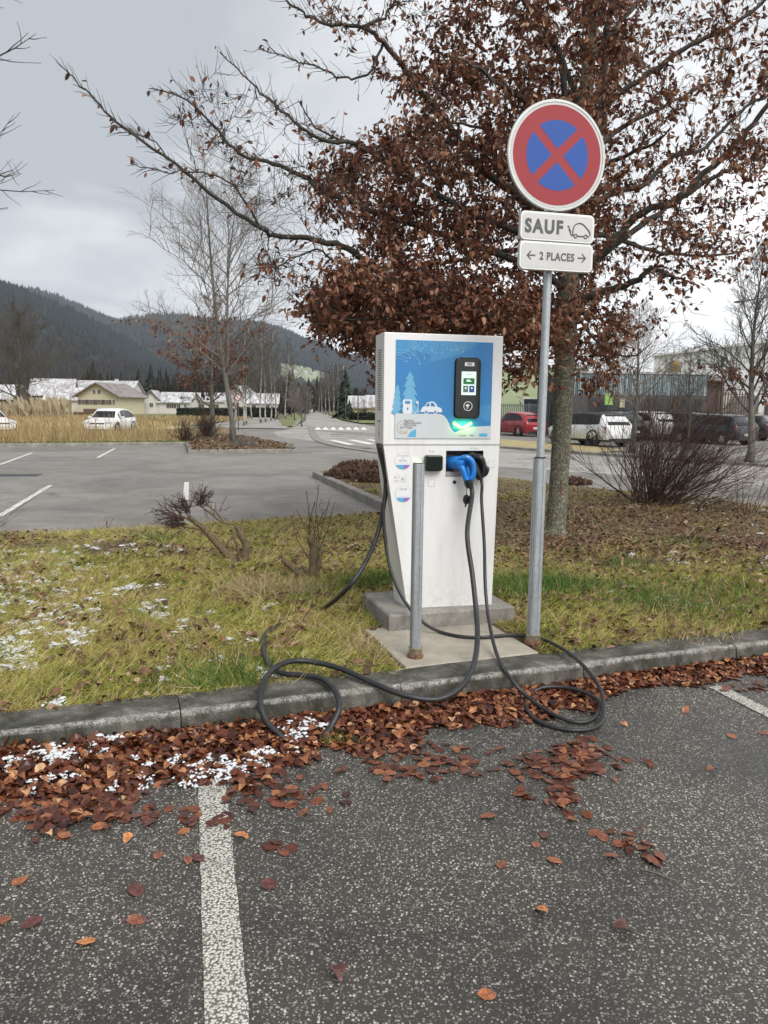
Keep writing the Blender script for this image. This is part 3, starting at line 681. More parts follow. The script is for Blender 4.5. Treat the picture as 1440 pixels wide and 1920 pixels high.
# ------------------------------------------------------------------ hills
def hill(name, knots, Y0, Y1, amp, m, nx=150, ny=60, back=1.25, z0=-1.0):
    kx = [A(px, py, Y1)[0] for px, py in knots]; kz = [A(px, py, Y1)[2] for px, py in knots]
    X = np.linspace(min(kx), max(kx), nx); Yv = np.linspace(0, back, ny)
    hz = np.interp(X, kx, kz)
    V = np.zeros((nx, ny, 3))
    for i, x in enumerate(X):
        for j, t in enumerate(Yv):
            y = Y0+(Y1-Y0)*t
            prof = math.sin(min(t, 1.0)*math.pi/2)**1.25 if t <= 1 else 1-(t-1)*0.8
            n = mnoise.fractal(Vector((x*.004, y*.004, 3.1)), 1.0, 2.0, 4)
            xs_ = x*(y/Y1)**0.0
            V[i, j] = (xs_, y, z0+hz[i]*prof+amp*n*min(1, t*2)*(1.0 if t < .85 else max(0.15, 1-(t-.85)*6) if t < 1 else .15))
    idx = np.arange(nx*ny).reshape(nx, ny)
    q = np.stack([idx[:-1, :-1], idx[1:, :-1], idx[1:, 1:], idx[:-1, 1:]], -1).reshape(-1, 4)
    o = np_mesh(name, V.reshape(-1, 3), q, m, kind='structure', smooth=True)
    def zf(x, y):
        fx = np.clip((x-X[0])/(X[-1]-X[0])*(nx-1), 0, nx-1.001); fy = np.clip(((y-Y0)/(Y1-Y0))/back*(ny-1), 0, ny-1.001)
        i = fx.astype(int); j = fy.astype(int); a = fx-i; b = fy-j; Z = V[:, :, 2]
        return Z[i, j]*(1-a)*(1-b)+Z[i+1, j]*a*(1-b)+Z[i, j+1]*(1-a)*b+Z[i+1, j+1]*a*b
    return X, zf, hz
def cone_proto(k=5, tiers=2):
    V = []; Fq = []
    for t in range(tiers):
        b = 0.12+0.45*t/tiers*1.1; top = min(1.0, b+0.62); r = 0.24*(1-0.35*t)
        n = len(V)
        for j in range(k):
            a = 2*math.pi*j/k+t; V.append((r*math.cos(a)*(1+.25*(j % 2)), r*math.sin(a)*(1+.25*(j % 2)), b-.05*(j % 2)))
        V.append((0, 0, top))
        for j in range(k): Fq.append((n+j, n+(j+1) % k, n+k))
    return np.array(V), np.array(Fq)
def broom_proto(k=9, seed=1):
    r = random.Random(seed); V = []; Fq = []
    for j in range(k):
        a = r.uniform(0, 6.28); d = r.uniform(.05, .42); h = r.uniform(.6, 1.0)*(1-d*.6); w = r.uniform(.06, .12)
        b = a+1.57; n = len(V); ox, oy = math.cos(a)*d, math.sin(a)*d
        V += [(ox*.25, oy*.25, 0), (ox+math.cos(b)*w, oy+math.sin(b)*w, h*.72), (ox-math.cos(b)*w, oy-math.sin(b)*w, h*.68), (ox*1.15, oy*1.15, h)]
        Fq += [(n, n+1, n+2), (n+1, n+3, n+2)]
    return np.array(V), np.array(Fq)
CP = cone_proto(); BP = broom_proto(11)
def forest(name, X, zf, n, y0, y1, hmin, hmax, proto, m, mask=None, wx=1.0, label=None, seed=3):
    r = np.random.default_rng(seed)
    x = r.uniform(X[0], X[-1], n); y = r.uniform(y0, y1, n)
    if mask is not None:
        k = mask(x, y, r); x, y = x[k], y[k]
    z = zf(x, y); n = len(x); h = r.uniform(hmin, hmax, n)
    Rm = rot_mats(r.uniform(0, 6.28, n), r.normal(0, .03, n), r.normal(0, .03, n))
    V, Fq = scatter(proto[0], proto[1], np.stack([x, y, z-1], -1), Rm, np.stack([h*wx, h*wx, h], -1))
    return tag(np_mesh(name, V, Fq, m), label, None, None, 'stuff')
def nz2(x, y, s):
    return np.array([mnoise.fractal(Vector((a*s, b*s, 9.7)), 1.0, 2.0, 3) for a, b in zip(x, y)])
X1, z1, h1 = hill('left_hill', [(-900, 470), (-500, 440), (-200, 485), (0, 546), (60, 562), (150, 600), (230, 645), (300, 692), (400, 722), (520, 735), (640, 762), (760, 772)], 420, 1250, 9, 'hill')
def tmask(y0, y1):
    def f(x, y, r):
        t = (y-y0)/(y1-y0); n = nz2(x, y, .004); return (t+n*.6) > .50
    return f
def bmask(y0, y1):
    def f(x, y, r):
        t = (y-y0)/(y1-y0); n = nz2(x, y, .004); return (t+n*.6) < .58
    return f
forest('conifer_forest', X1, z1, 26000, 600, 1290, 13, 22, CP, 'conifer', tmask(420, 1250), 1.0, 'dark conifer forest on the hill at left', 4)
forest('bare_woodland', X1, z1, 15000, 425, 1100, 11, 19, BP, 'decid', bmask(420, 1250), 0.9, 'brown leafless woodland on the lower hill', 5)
X2, z2, h2 = hill('middle_hill', [(100, 560), (250, 622), (330, 612), (430, 618), (500, 620), (545, 632), (575, 650), (620, 668), (670, 692), (700, 704), (800, 732), (1000, 755), (1200, 765)], 1300, 2500, 22, 'hill')
def hill_hit(px, py):
    # where the line of sight through a point of the photograph meets the middle hill
    for Y in np.arange(1310, 2500, 8.0):
        p = A(px, py, Y)
        if z2(np.array([p[0]]), np.array([Y]))[0] >= p[2]: return p
    return A(px, py, 2400)
VC = [hill_hit(x, y) for x, y in ((531, 690), (545, 696), (560, 698), (575, 702), (590, 705), (604, 708))]
def off_village(x, y):
    k = np.ones(len(x), bool)
    for c in VC: k &= ~((np.abs(x-c[0]) < 22) & (y > c[1]-190) & (y < c[1]+60))
    return k
gx_ = []; gf_ = []
for i in range(len(VC)*4-3):
    c = VC[0]+(VC[-1]-VC[0])*i/(len(VC)*4-4); c = np.array([np.interp(i/4, range(len(VC)), [v[k] for v in VC]) for k in range(3)])
    for j in range(12):
        yy = c[1]-60-20*math.sin(i)+j*(11+2*math.sin(i*1.7)); gx_.append((c[0]+3*math.sin(j*1.3+i), yy, float(z2(np.array([c[0]]), np.array([yy]))[0])+1.5))
nn_ = len(VC)*4-3
np_mesh('village_meadow', np.array(gx_), np.array([(i*12+j, (i+1)*12+j, (i+1)*12+j+1, i*12+j+1) for i in range(nn_-1) for j in range(11)]), 'meadow', kind='structure')
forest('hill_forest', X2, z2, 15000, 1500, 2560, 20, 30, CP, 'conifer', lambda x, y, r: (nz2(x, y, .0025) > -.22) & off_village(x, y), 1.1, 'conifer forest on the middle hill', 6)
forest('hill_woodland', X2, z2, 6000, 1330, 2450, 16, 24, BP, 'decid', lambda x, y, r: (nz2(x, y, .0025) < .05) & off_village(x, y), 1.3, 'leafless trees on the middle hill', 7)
X3, z3, h3 = hill('far_hill', [(300, 700), (560, 668), (640, 664), (700, 668), (800, 690), (1000, 740), (1250, 765)], 3600, 5200, 30, 'hill', 80, 30)

# ------------------------------------------------------------------ haze
if True:
    hb = MB().box((-1900, -25, -2), (2700, 5900, 470)).build('haze', 'snow')
    hb.data.materials.clear(); hm = bpy.data.materials.new('haze_air'); hm.use_nodes = True; t = hm.node_tree
    t.nodes.remove(t.nodes['Principled BSDF']); pv = N('ShaderNodeVolumePrincipled', t)
    pv.inputs['Color'].default_value = (0.80, 0.88, 1.0, 1); pv.inputs['Density'].default_value = 0.00013; pv.inputs['Anisotropy'].default_value = 0.1
    t.links.new(pv.outputs[0], t.nodes['Material Output'].inputs['Volume']); hb.data.materials.append(hm); hb['kind'] = 'stuff'

# ------------------------------------------------------------------ trees
def rvec(r, s=1.0):
    return np.array([r.gauss(0, s), r.gauss(0, s), r.gauss(0, s)])
def unit(v): return v/max(np.linalg.norm(v), 1e-9)
LEAF_V = np.array([(0, 0, 0), (.32, .27, .10), (.32, -.27, .10), (.70, .24, .07), (.70, -.24, .07), (1, 0, -.06), (.5, 0, 0)], float)
LEAF_F = np.array([(0, 6, 1), (0, 2, 6), (6, 3, 1), (6, 2, 4), (6, 5, 3), (6, 4, 5)])
def leaves_at(P, D, size, r, m, name, parent, droop=0.5):
    """P points, D outward directions"""
    n = len(P); P = np.array(P); D = np.array(D)
    yaw = np.arctan2(D[:, 1], D[:, 0])+r.normal(0, .9, n); pitch = r.normal(droop, .55, n); roll = r.normal(0, .9, n)
    Rm = rot_mats(yaw, pitch, roll)
    s = size*r.uniform(.65, 1.15, n)
    sc = np.stack([s, s*r.uniform(.6, 1.0, n), s*r.uniform(.2, 2.2, n)], -1)
    V, F = scatter(LEAF_V, LEAF_F, P, Rm, sc)
    o = np_mesh(name, V, F, m, parent); return o

def bare_tree(name, pos, H, seed, mat_trunk, mat_twig, label, group=None, lean=(0, 0), nprim=26, spread=.42, start=.25, r0=None, up=0.7, leaf=None, leafm='leaf_crown', depth=2, twig_r=.006, forks=1, nsec=7, ntert=5, cat='tree', kk=3):
    r = random.Random(seed); r0 = r0 or H*.014
    root = thing(name, label, cat, (pos[0], pos[1], pos[2] if len(pos) > 2 else 0), group=group)
    tr = MB(); cw = MB(); LP = []; LD = []
    leaders = []
    for fidx in range(forks):
        top = np.array([lean[0]*H+(fidx*.11)*H, lean[1]*H+r.uniform(-.05, .05)*H, H*(1-.08*fidx)])
        s0 = np.array([0, 0, -.1]) if fidx == 0 else leaders[0][max(1, int(len(leaders[0])*.3))]
        K = 12; pts = []
        for i in range(K+1):
            t = i/K; p = s0+(top-s0)*t+np.array([math.sin(t*5+seed), math.cos(t*4+seed*2), 0])*H*.012*(1 if 0 < i else 0)
            pts.append(p)
        leaders.append(pts)
        rr = [max(twig_r*1.5, (r0 if fidx == 0 else r0*.6)*(1-.93*(i/K)**.8)) for i in range(K+1)]
        if fidx == 0: rr[0] = r0*1.35
        tr.tube(pts, rr, 8)
        leaders[fidx] = pts
    def at(pts, t):
        f = t*(len(pts)-1); i = min(int(f), len(pts)-2); return pts[i]+(pts[i+1]-pts[i])*(f-i), unit(pts[i+1]-pts[i])
    def branch(p, d, ln, rad, lev):
        K = 5 if lev == 0 else 3; pts = [p]; dd = d
        for i in range(K):
            dd = unit(dd+rvec(r, .13)+np.array([0, 0, .09*up])); pts.append(pts[-1]+dd*ln/K)
        cw.tube(pts, [max(twig_r*.5, rad*(1-.8*i/K)) for i in range(K+1)], kk if lev else kk+1, caps=False)
        if leaf and r.random() < leaf(pts[-1]):
            for q in range(r.randint(2, 5)):
                pp, dq = at(pts, r.random()); LP.append(pp); LD.append(dq)
        if lev < depth:
            nn = nsec if lev == 0 else ntert
            for q in range(nn):
                t = .18+.8*(q+r.random()*.8)/nn; pp, dq = at(pts, min(t, .98))
                side = unit(np.cross(dq, rvec(r))); nd = unit(dq*.75+side*.75+np.array([0, 0, .12]))
                branch(pp, nd, ln*r.uniform(.32, .55)*(1.15-t*.55), rad*.48, lev+1)
    ga = r.uniform(0, 6.28)
    for i in range(nprim):
        t = start+(1-start)*(i+.5*r.random())/nprim; ga += 2.4
        pts = leaders[i % forks] if t > .35 else leaders[0]
        p, d = at(pts, min(t, .985)); e_ = r.uniform(.55, 1.05)
        out = np.array([math.cos(ga), math.sin(ga), 0])
        nd = unit(out*math.sin(e_)+d*math.cos(e_)*up*1.2)
        ln = H*spread*(1-((t-start)/(1-start))**1.5*.78)*r.uniform(.75, 1.1)
        branch(p, nd, ln, r0*.34*(1.1-t), 0)
    tr.build('trunk', mat_trunk, root, smooth=True)
    cw.build('crown', mat_twig, root, kind='stuff')
    if LP: leaves_at(LP, LD, .16 if H > 6 else .1, np.random.default_rng(seed), leafm, 'leaves', root)['kind'] = 'stuff'
    return root

# --- the large beech beside the charging point
bt = A(1040, 1003, 9.2)
beech = thing('beech_tree', 'large copper brown beech with lichened trunk, spreading behind the round sign', 'tree', (0, 0, 0))
TY = 9.2
def pl(l): return [A(x, y, Y) for x, y, Y in l]
TR = pl([(1040, 1012, 9.2), (1042, 985, 9.2), (1048, 900, 9.2), (1054, 800, 9.2), (1058, 700, 9.2), (1063, 600, 9.2), (1070, 480, 9.2), (1078, 380, 9.2), (1090, 250, 9.25), (1104, 120, 9.3), (1112, 0, 9.3), (1120, -160, 9.3), (1118, -330, 9.2), (1125, -480, 9.2)])
TRr = [.155, .125, .112, .115, .12, .128, .125, .115, .095, .075, .06, .045, .03, .012]
tp = spline(TR, 5); trr = np.interp(np.linspace(0, len(TR)-1, len(tp)), range(len(TR)), TRr)
mb = MB(); rr = random.Random(3)
mb.tube(tp, [x*(1+rr.uniform(-.04, .04)) for x in trr], 18)
# root flare
for a in range(7):
    an = a*.9; c = tp[0]; mb.tube([c+np.array([0, 0, .22]), c+np.array([math.cos(an)*.12, math.sin(an)*.12, .06]), c+np.array([math.cos(an)*.24, math.sin(an)*.24, -.04])], [.05, .05, .02], 6)
trunk = mb.build('trunk', 'beech_bark', beech, smooth=True)
# long scar of bare wood on the trunk's right side low down
sc = []
for (x, y, rad) in [(1042, 870, .03), (1046, 900, .045), (1044, 940, .05), (1040, 965, .04), (1040, 985, .03)]:
    p = A(x+5, y, 9.2-.070); sc.append((p+rng.normal(0, .006, 3), rad))
mb = MB(); mb.tube([s[0] for s in sc], [s[1] for s in sc], 10); mb.build('bark_scar', 'scar', beech, smooth=True)
LIMBS = [
 # (pixel polyline from the trunk outward with distances), start radius, end radius
 ([(1063, 598, 9.2), (1012, 577, 9.0), (878, 560, 8.7), (762, 531, 8.5), (700, 501, 8.4), (652, 466, 8.35), (590, 448, 8.3), (530, 444, 8.25), (490, 430, 8.2), (410, 374, 8.1), (330, 309, 8.0), (220, 230, 7.9), (170, 180, 7.85), (115, 124, 7.8)], .052, .005),
 ([(1066, 545, 9.2), (1000, 500, 9.0), (835, 442, 8.8), (762, 415, 8.6), (682, 391, 8.5), (621, 364, 8.4), (565, 330, 8.4), (500, 303, 8.3), (450, 288, 8.2), (400, 238, 8.2), (350, 187, 8.1), (280, 166, 8.1)], .046, .005),
 ([(1070, 440, 9.2), (980, 375, 9.1), (890, 302, 9.0), (847, 244, 8.9), (804, 189, 8.8), (762, 134, 8.7), (719, 79, 8.6), (682, 50, 8.5), (609, 42, 8.4), (560, 18, 8.3), (528, -6, 8.3)], .055, .006),
 ([(1068, 470, 9.2), (960, 430, 8.8), (860, 385, 8.5), (760, 330, 8.3), (680, 275, 8.3), (600, 262, 8.2), (540, 215, 8.1), (480, 165, 8.1), (412, 98, 8.0)], .04, .005),
 ([(1075, 400, 9.2), (1000, 330, 9.4), (900, 280, 9.6), (800, 260, 9.7), (690, 275, 9.8), (600, 245, 9.8), (560, 190, 9.8)], .04, .006),
 ([(700, 501, 8.4), (640, 495, 8.0), (590, 470, 7.8), (520, 500, 7.7), (480, 495, 7.6)], .016, .004),
 ([(490, 430, 8.2), (440, 350, 8.0), (380, 325, 7.9), (310, 322, 7.8), (252, 308, 7.8)], .012, .004),
 ([(330, 309, 8.0), (290, 265, 8.0), (250, 250, 8.0), (214, 234, 7.9)], .008, .004),
 ([(719, 79, 8.6), (690, 140, 8.6), (640, 145, 8.6), (590, 125, 8.5), (540, 108, 8.4), (484, 92, 8.4)], .016, .004),
 ([(682, 50, 8.5), (720, 30, 8.7), (750, -20, 8.8), (760, -90, 8.8)], .02, .006),
 ([(1063, 570, 9.2), (1134, 546, 9.0), (1190, 527, 8.8), (1222, 505, 8.7), (1270, 520, 8.6), (1310, 535, 8.5)], .056, .007),
 ([(1066, 530, 9.2), (1110, 495, 9.1), (1147, 458, 9.0), (1171, 428, 9.0), (1208, 397, 8.9), (1275, 367, 8.8), (1348, 300, 8.7), (1403, 245, 8.6), (1450, 180, 8.5), (1520, 120, 8.5)], .06, .02),
 ([(1070, 480, 9.2), (1098, 400, 9.3), (1147, 361, 9.4), (1208, 348, 9.5), (1263, 293, 9.6), (1324, 275, 9.8), (1400, 200, 9.9), (1480, 160, 10)], .045, .014),
 ([(1110, 495, 9.1), (1171, 446, 9.2), (1250, 391, 9.4), (1318, 342, 9.5), (1367, 318, 9.5), (1440, 287, 9.6), (1540, 250, 9.8)], .04, .016),
 ([(1080, 350, 9.25), (1122, 244, 9.3), (1134, 122, 9.4), (1141, 37, 9.4), (1170, -60, 9.5), (1190, -200, 9.5)], .065, .02),
 ([(1088, 265, 9.25), (1128, 200, 9.1), (1200, 150, 9.0), (1281, 92, 8.9), (1355, 60, 8.8), (1440, -5, 8.7), (1500, -60, 8.7)], .04, .012),
 ([(1080, 380, 9.2), (1061, 183, 9.0), (1050, 110, 8.9), (1030, 61, 8.8), (988, 12, 8.7), (950, -60, 8.6)], .045, .012),
 ([(1063, 590, 9.2), (1010, 600, 8.6), (940, 590, 8.1), (860, 600, 7.8), (760, 590, 7.6), (680, 600, 7.5), (620, 590, 7.4)], .04, .006),
 ([(1063, 600, 9.2), (1050, 640, 9.8), (1000, 650, 10.6), (940, 660, 11.3), (880, 640, 11.8)], .04, .008),
 ([(1063, 580, 9.2), (1100, 590, 10.0), (1130, 600, 10.8), (1140, 620, 11.5)], .045, .01),
 ([(1068, 500, 9.2), (1000, 470, 10.0), (900, 480, 11.0), (800, 500, 11.6), (720, 520, 12)], .045, .01),
 ([(1072, 450, 9.2), (1130, 440, 10.0), (1220, 470, 11.0), (1320, 480, 11.6), (1400, 470, 12)], .045, .012),
 ([(1078, 370, 9.2), (1000, 300, 10.2), (900, 240, 11.0), (820, 230, 11.6)], .045, .01),
 ([(1083, 320, 9.2), (1150, 250, 10.2), (1260, 190, 11.0), (1340, 150, 11.4)], .045, .01),
 ([(1078, 370, 9.2), (1100, 330, 8.4), (1180, 290, 7.6), (1250, 250, 7.0)], .04, .008),
 ([(1083, 310, 9.2), (1020, 220, 8.4), (930, 150, 7.6), (860, 110, 7.0)], .04, .008),
 ([(1095, 220, 9.3), (1040, 90, 10), (960, 20, 10.8), (900, -60, 11.4)], .04, .01),
 ([(1104, 120, 9.3), (1180, 20, 9.9), (1260, -60, 10.6), (1330, -120, 11)], .04, .01),
 ([(1112, 0, 9.3), (1040, -120, 9.0), (940, -200, 8.8)], .03, .008),
 ([(1066, 560, 9.2), (1120, 640, 8.9), (1180, 670, 8.7), (1225, 640, 8.5)], .02, .004),
]
NP = []; NR = []
lm = MB()
for pts, ra, rb in LIMBS:
    P = spline(pl(pts), 5); n = len(P)
    for i in range(1, n-1): P[i] = P[i]+rng.normal(0, .010, 3)
    rad = [ra*(1-i/(n-1))**1.0+rb*(i/(n-1)) for i in range(n)]
    lm.tube(P, rad, 8 if ra > .02 else 5, caps=False)
    for i in range(n): NP.append(P[i]); NR.append(rad[i])
for p, q in zip(tp[22:], trr[22:]): NP.append(p); NR.append(q*.5)
lm.build('limb', 'beech_limb', beech, smooth=True)
# silhouettes of the leafy masses, each filled in depth
DENSE = [(745, 150), (800, 118), (850, 30), (880, -60), (960, -260), (1160, -250), (1180, -60), (1170, 100), (1140, 250), (1130, 420), (1120, 520), (1150, 600), (1160, 650), (1140, 735), (1100, 742), (1075, 700), (960, 742), (930, 640), (770, 640), (700, 655), (712, 690), (690, 730), (668, 690), (640, 640), (585, 600), (592, 555), (640, 520), (655, 480), (622, 420), (585, 350), (640, 300), (700, 260), (735, 215)]
RIGHT = [(1120, -250), (1520, -250), (1560, 560), (1400, 520), (1330, 560), (1280, 600), (1210, 610), (1170, 660), (1130, 600), (1110, 480), (1120, 300)]
UPL = [(560, 10), (720, -200), (900, -250), (900, 20), (840, 60), (760, 140), (700, 170), (640, 120), (600, 60)]
LEFT = [(300, 180), (420, 130), (520, 190), (620, 240), (700, 290), (650, 420), (620, 470), (560, 440), (480, 400), (400, 330), (330, 240)]
LOWL = [(480, 470), (560, 490), (640, 520), (620, 590), (560, 560), (500, 530)]
def sample(poly, n, ylo, yhi, w, gap=0.0):
    xs = [p[0] for p in poly]; ys = [p[1] for p in poly]; out = []
    while len(out) < n:
        x = rng.uniform(min(xs), max(xs), n); y = rng.uniform(min(ys), max(ys), n)
        k = inpoly(x, y, poly)
        for a, b in zip(x[k], y[k]):
            u = rng.uniform(-1, 1); Y = (ylo+yhi)/2+(yhi-ylo)/2*u
            # bays of open air inside the mass
            if gap and mnoise.noise(Vector((a*.012, b*.012, Y*.9))) > gap: continue
            out.append((A(a, b, Y), w)); 
            if len(out) >= n: break
    return out
TG = sample(DENSE, 960, 7.3, 11.4, .95, .24)+sample(RIGHT, 520, 6.9, 11.6, .46, .14)+sample(UPL, 80, 7.6, 10, .24)+sample(LEFT, 100, 7.3, 9.6, .05)+sample(LOWL, 26, 7.3, 8.6, .12)
LOWMASS = [(585, 600), (592, 555), (655, 505), (760, 520), (900, 540), (1040, 580), (1050, 640), (930, 636), (770, 636), (700, 650), (640, 640)]
def thin(l):
    out = []
    for p, w in l:
        # the top and the outer right of the crown have lost more of their leaves
        q = np.array(p)-cC; d = q@cF; x = 720+FPX*(q@cR)/d; y = 960-FPX*(q@cU)/d
        k = np.clip((y+190)/300, .62, 1.0)
        out.append((p, w*k))
    return out
TG = thin(TG)
TG += sample(LOWMASS, 300, 7.0, 9.6, 1.2)
NPa = np.array(NP); NRa = np.array(NR)
T = np.array([t[0] for t in TG]); Wt = np.array([t[1] for t in TG])
d0 = np.array([np.min(np.sum((NPa-p)**2, 1)) for p in T]); order = np.argsort(d0)
cap = len(NPa)+len(T)*6; buf = np.zeros((cap, 3)); bufr = np.zeros(cap); n = len(NPa); buf[:n] = NPa; bufr[:n] = NRa
br = MB(); tw = MB(); LP = []; LD = []; r = random.Random(11)
for ti in order:
    p = T[ti]; w = Wt[ti]
    dd = np.sum((buf[:n]-p)**2, 1); i = int(np.argmin(dd)); a = buf[i]; dist = math.sqrt(dd[i])
    if dist < .04: continue
    K = 4; r0 = min(bufr[i]*.7, .005+.011*dist); pts = [a]
    sag = np.array([0, 0, .10*dist]); off = rvec(r, .07*dist)
    for k in range(1, K+1):
        t = k/K; pts.append(a+(p-a)*t+(off-sag*0.3)*math.sin(t*math.pi)+rvec(r, .012))
    rad = [r0*(1-.65*k/K) for k in range(K+1)]
    br.tube(pts, rad, 4, caps=False)
    for k in range(1, K+1):
        buf[n] = pts[k]; bufr[n] = rad[k]; n += 1
    nt_ = 5 if w > .5 else 6
    for q in range(nt_):
        k = r.uniform(.3, K); i0 = min(int(k), K-1); s = pts[i0]+(pts[i0+1]-pts[i0])*(k-i0); ax = unit(pts[i0+1]-pts[i0])
        side = unit(np.cross(ax, rvec(r))); d = unit(ax*.8+side*.8+np.array([0, 0, .22])); ln = r.uniform(.12, .42)
        mid = s+d*ln*.5+rvec(r, .012); e_ = s+unit(d+np.array([0, 0, .25]))*ln
        tw.tube([s, mid, e_], [.0034, .0026, .0014], 3, caps=False)
        nl = int(ln/.034)
        for c in range(nl):
            if r.random() > w*1.0: continue
            t = (c+.6)/nl; pp = s+(e_-s)*t; LP.append(pp+rvec(r, .008)); LD.append(unit(d+unit(np.cross(d, rvec(r)))*.9))
# long fine shoots along the outer limbs at the left
for pts, ra, rb in LIMBS[:10]:
    P = spline(pl(pts), 4)
    for i in range(len(P)//3, len(P)-1):
        for q in range(3):
            ax = unit(P[i+1]-P[i]); s = P[i]+(P[i+1]-P[i])*r.random()
            side = unit(np.cross(ax, rvec(r))+np.array([0, 0, .3])); d = unit(ax*1.0+side*.7); ln = r.uniform(.05, .34)*(1.15-i/len(P)*.6)
            e_ = s+d*ln; tw.tube([s, s+d*ln*.5+rvec(r, .01), e_], [.0042, .003, .0018], 3, caps=False)
            for c in range(3):
                if r.random() < (.20 if i < len(P)*.5 else .08): LP.append(s+(e_-s)*r.uniform(.3, 1)); LD.append(d)
br.build('branch', 'beech_limb', beech, kind='stuff'); tw.build('twig', 'beech_limb', beech, kind='stuff')
leaves_at(LP, LD, .080, np.random.default_rng(5), 'leaf_crown', 'crown', beech, .6)['kind'] = 'stuff'
print('beech leaves', len(LP))

# --- bare trees of the middle distance
p = A(437, 832, 31.0)
bare_tree('bare_tree', (p[0], 31.0, .1), 11.6, 21, 'bark_grey', 'twig_pale', 'tall leafless tree with brown leaves low down, on the kerbed island', lean=(-.085, 0), nprim=50, spread=.40, start=.24, r0=.13, leaf=lambda q: .9 if 2.0 < q[2] < 5.0 and q[0] < 1.7 else 0.0, forks=2, nsec=11, ntert=9, twig_r=.0065, up=.78)
p = A(400, 800, 40.0)
bare_tree('bare_tree', (p[0], 40.0, .1), 7.2, 22, 'bark_grey', 'twig', 'smaller brown-leaved tree behind the tall leafless one on the island', nprim=26, spread=.40, start=.22, r0=.16, leaf=lambda q: .8 if 1.6 < q[2] < 5.0 else .1, nsec=8, ntert=6, twig_r=.012)
p = A(40, 790, 92.0)
bare_tree('bare_tree', (p[0], 92.0, 0), 12.5, 23, 'twig', 'twig', 'wide dark leafless tree before the houses at the far left', nprim=38, spread=.62, start=.12, r0=.3, nsec=10, ntert=8, twig_r=.035)
bare_tree('bare_tree', (-7.4, 9.6, 0), 7.6, 24, 'bark_grey', 'twig', 'grey leafless tree whose twigs reach in over the sky at the left edge', nprim=30, spread=.56, start=.30, r0=.14, nsec=9, ntert=6, twig_r=.007, up=.9)
p = A(1188, 800, 30.0)
bare_tree('bare_tree', (p[0], 30.0, 0), 5.6, 25, 'bark_grey', 'twig_pale', 'slim leafless tree in front of the teal building', nprim=26, spread=.48, start=.28, r0=.13, nsec=9, ntert=6, twig_r=.010)
p = A(1290, 800, 38.0)
bare_tree('bare_tree', (p[0], 38.0, 0), 4.6, 26, 'twig', 'twig', 'low brownish leafless tree between the teal building and the pale hall', nprim=26, spread=.55, start=.18, r0=.1, nsec=8, ntert=6, twig_r=.012)
p = A(1408, 800, 24.0)
bare_tree('bare_tree', (p[0], 24.0, 0), 6.6, 27, 'bark_grey', 'twig', 'tall leafless tree with brown leaves low down, at the right edge', nprim=34, spread=.40, start=.22, r0=.14, nsec=10, ntert=7, twig_r=.009, leaf=lambda q: .75 if 1.7 < q[2] < 3.2 else 0, up=1.05)
p = A(1150, 800, 58.0)
bare_tree('bare_tree', (p[0], 58.0, 0), 8.6, 28, 'twig', 'twig_pale', 'leafless tree behind the teal building, left of the others', nprim=24, spread=.5, start=.3, r0=.12, nsec=8, ntert=6, twig_r=.016)
# birches on the lawn beside the path
for i, (x, Y, h, lab) in enumerate([(457, 62, 9, 'white-stemmed birch just right of the small round sign'), (462, 66, 10, 'second white-stemmed birch beside the path, close behind the first'), (490, 74, 11, 'dark-based birch midway along the row by the path'), (499, 78, 10, 'slim birch behind the dark-based one by the path'), (508, 84, 11, 'tall pale birch in the middle of the far path row'), (516, 90, 12, 'pale birch at the far end of the path row'), (440, 70, 9, 'slim birch left of the small round sign'), (472, 96, 12, 'birch far back between the row and the white house'), (536, 100, 12, 'pale stem where the path bends away')]):
    p = A(x, 790, Y)
    bare_tree('birch_tree', (p[0], Y, .05), h*.85, 40+i, 'birch', 'twig', lab, 'birches beside the path', lean=(random.uniform(-.05, .05), 0), nprim=26, spread=.34, start=.22, r0=.10, nsec=8, ntert=5, twig_r=.018, up=1.0)
p = A(566, 800, 64.0)
bare_tree('young_tree', (p[0], 64.0, .08), 3.4, 60, 'twig', 'twig_pale', 'small yellowish leafless tree on the grass strip beside the road', nprim=40, spread=.42, start=.15, r0=.06, nsec=8, ntert=5, twig_r=.022, forks=2, up=1.1)
for i, (x, Y, lab) in enumerate([(553, 92, 'young leafless tree second along the grass strip'), (547, 118, 'young leafless tree third along the grass strip'), (560, 150, 'young leafless tree farthest along the grass strip')]):
    p = A(x, 790, Y); bare_tree('young_tree', (p[0], Y, .08), 5.0, 61+i, 'twig', 'twig_pale', lab, nprim=26, spread=.4, start=.2, r0=.08, nsec=7, ntert=4, twig_r=.03, up=1.1)
# avenue on the far side of the road
av_n = ['nearest', 'second', 'third', 'fourth', 'fifth', 'sixth', 'seventh']
for i, (x, Y, h) in enumerate([(628, 120, 12), (622, 135, 14), (615, 150, 15), (609, 165, 15), (602, 182, 16), (597, 200, 16), (592, 222, 17)]):
    p = A(x, 770, Y)
    bare_tree('avenue_tree', (p[0]+1.0, Y, 0), h*.68, 80+i, 'birch', 'twig', av_n[i]+' pale-stemmed tree of the row right of the far road', 'trees along the far road', lean=(random.uniform(-.04, .04), 0), nprim=24, spread=.30, start=.22, r0=.13, nsec=7, ntert=4, twig_r=.035, up=1.0)
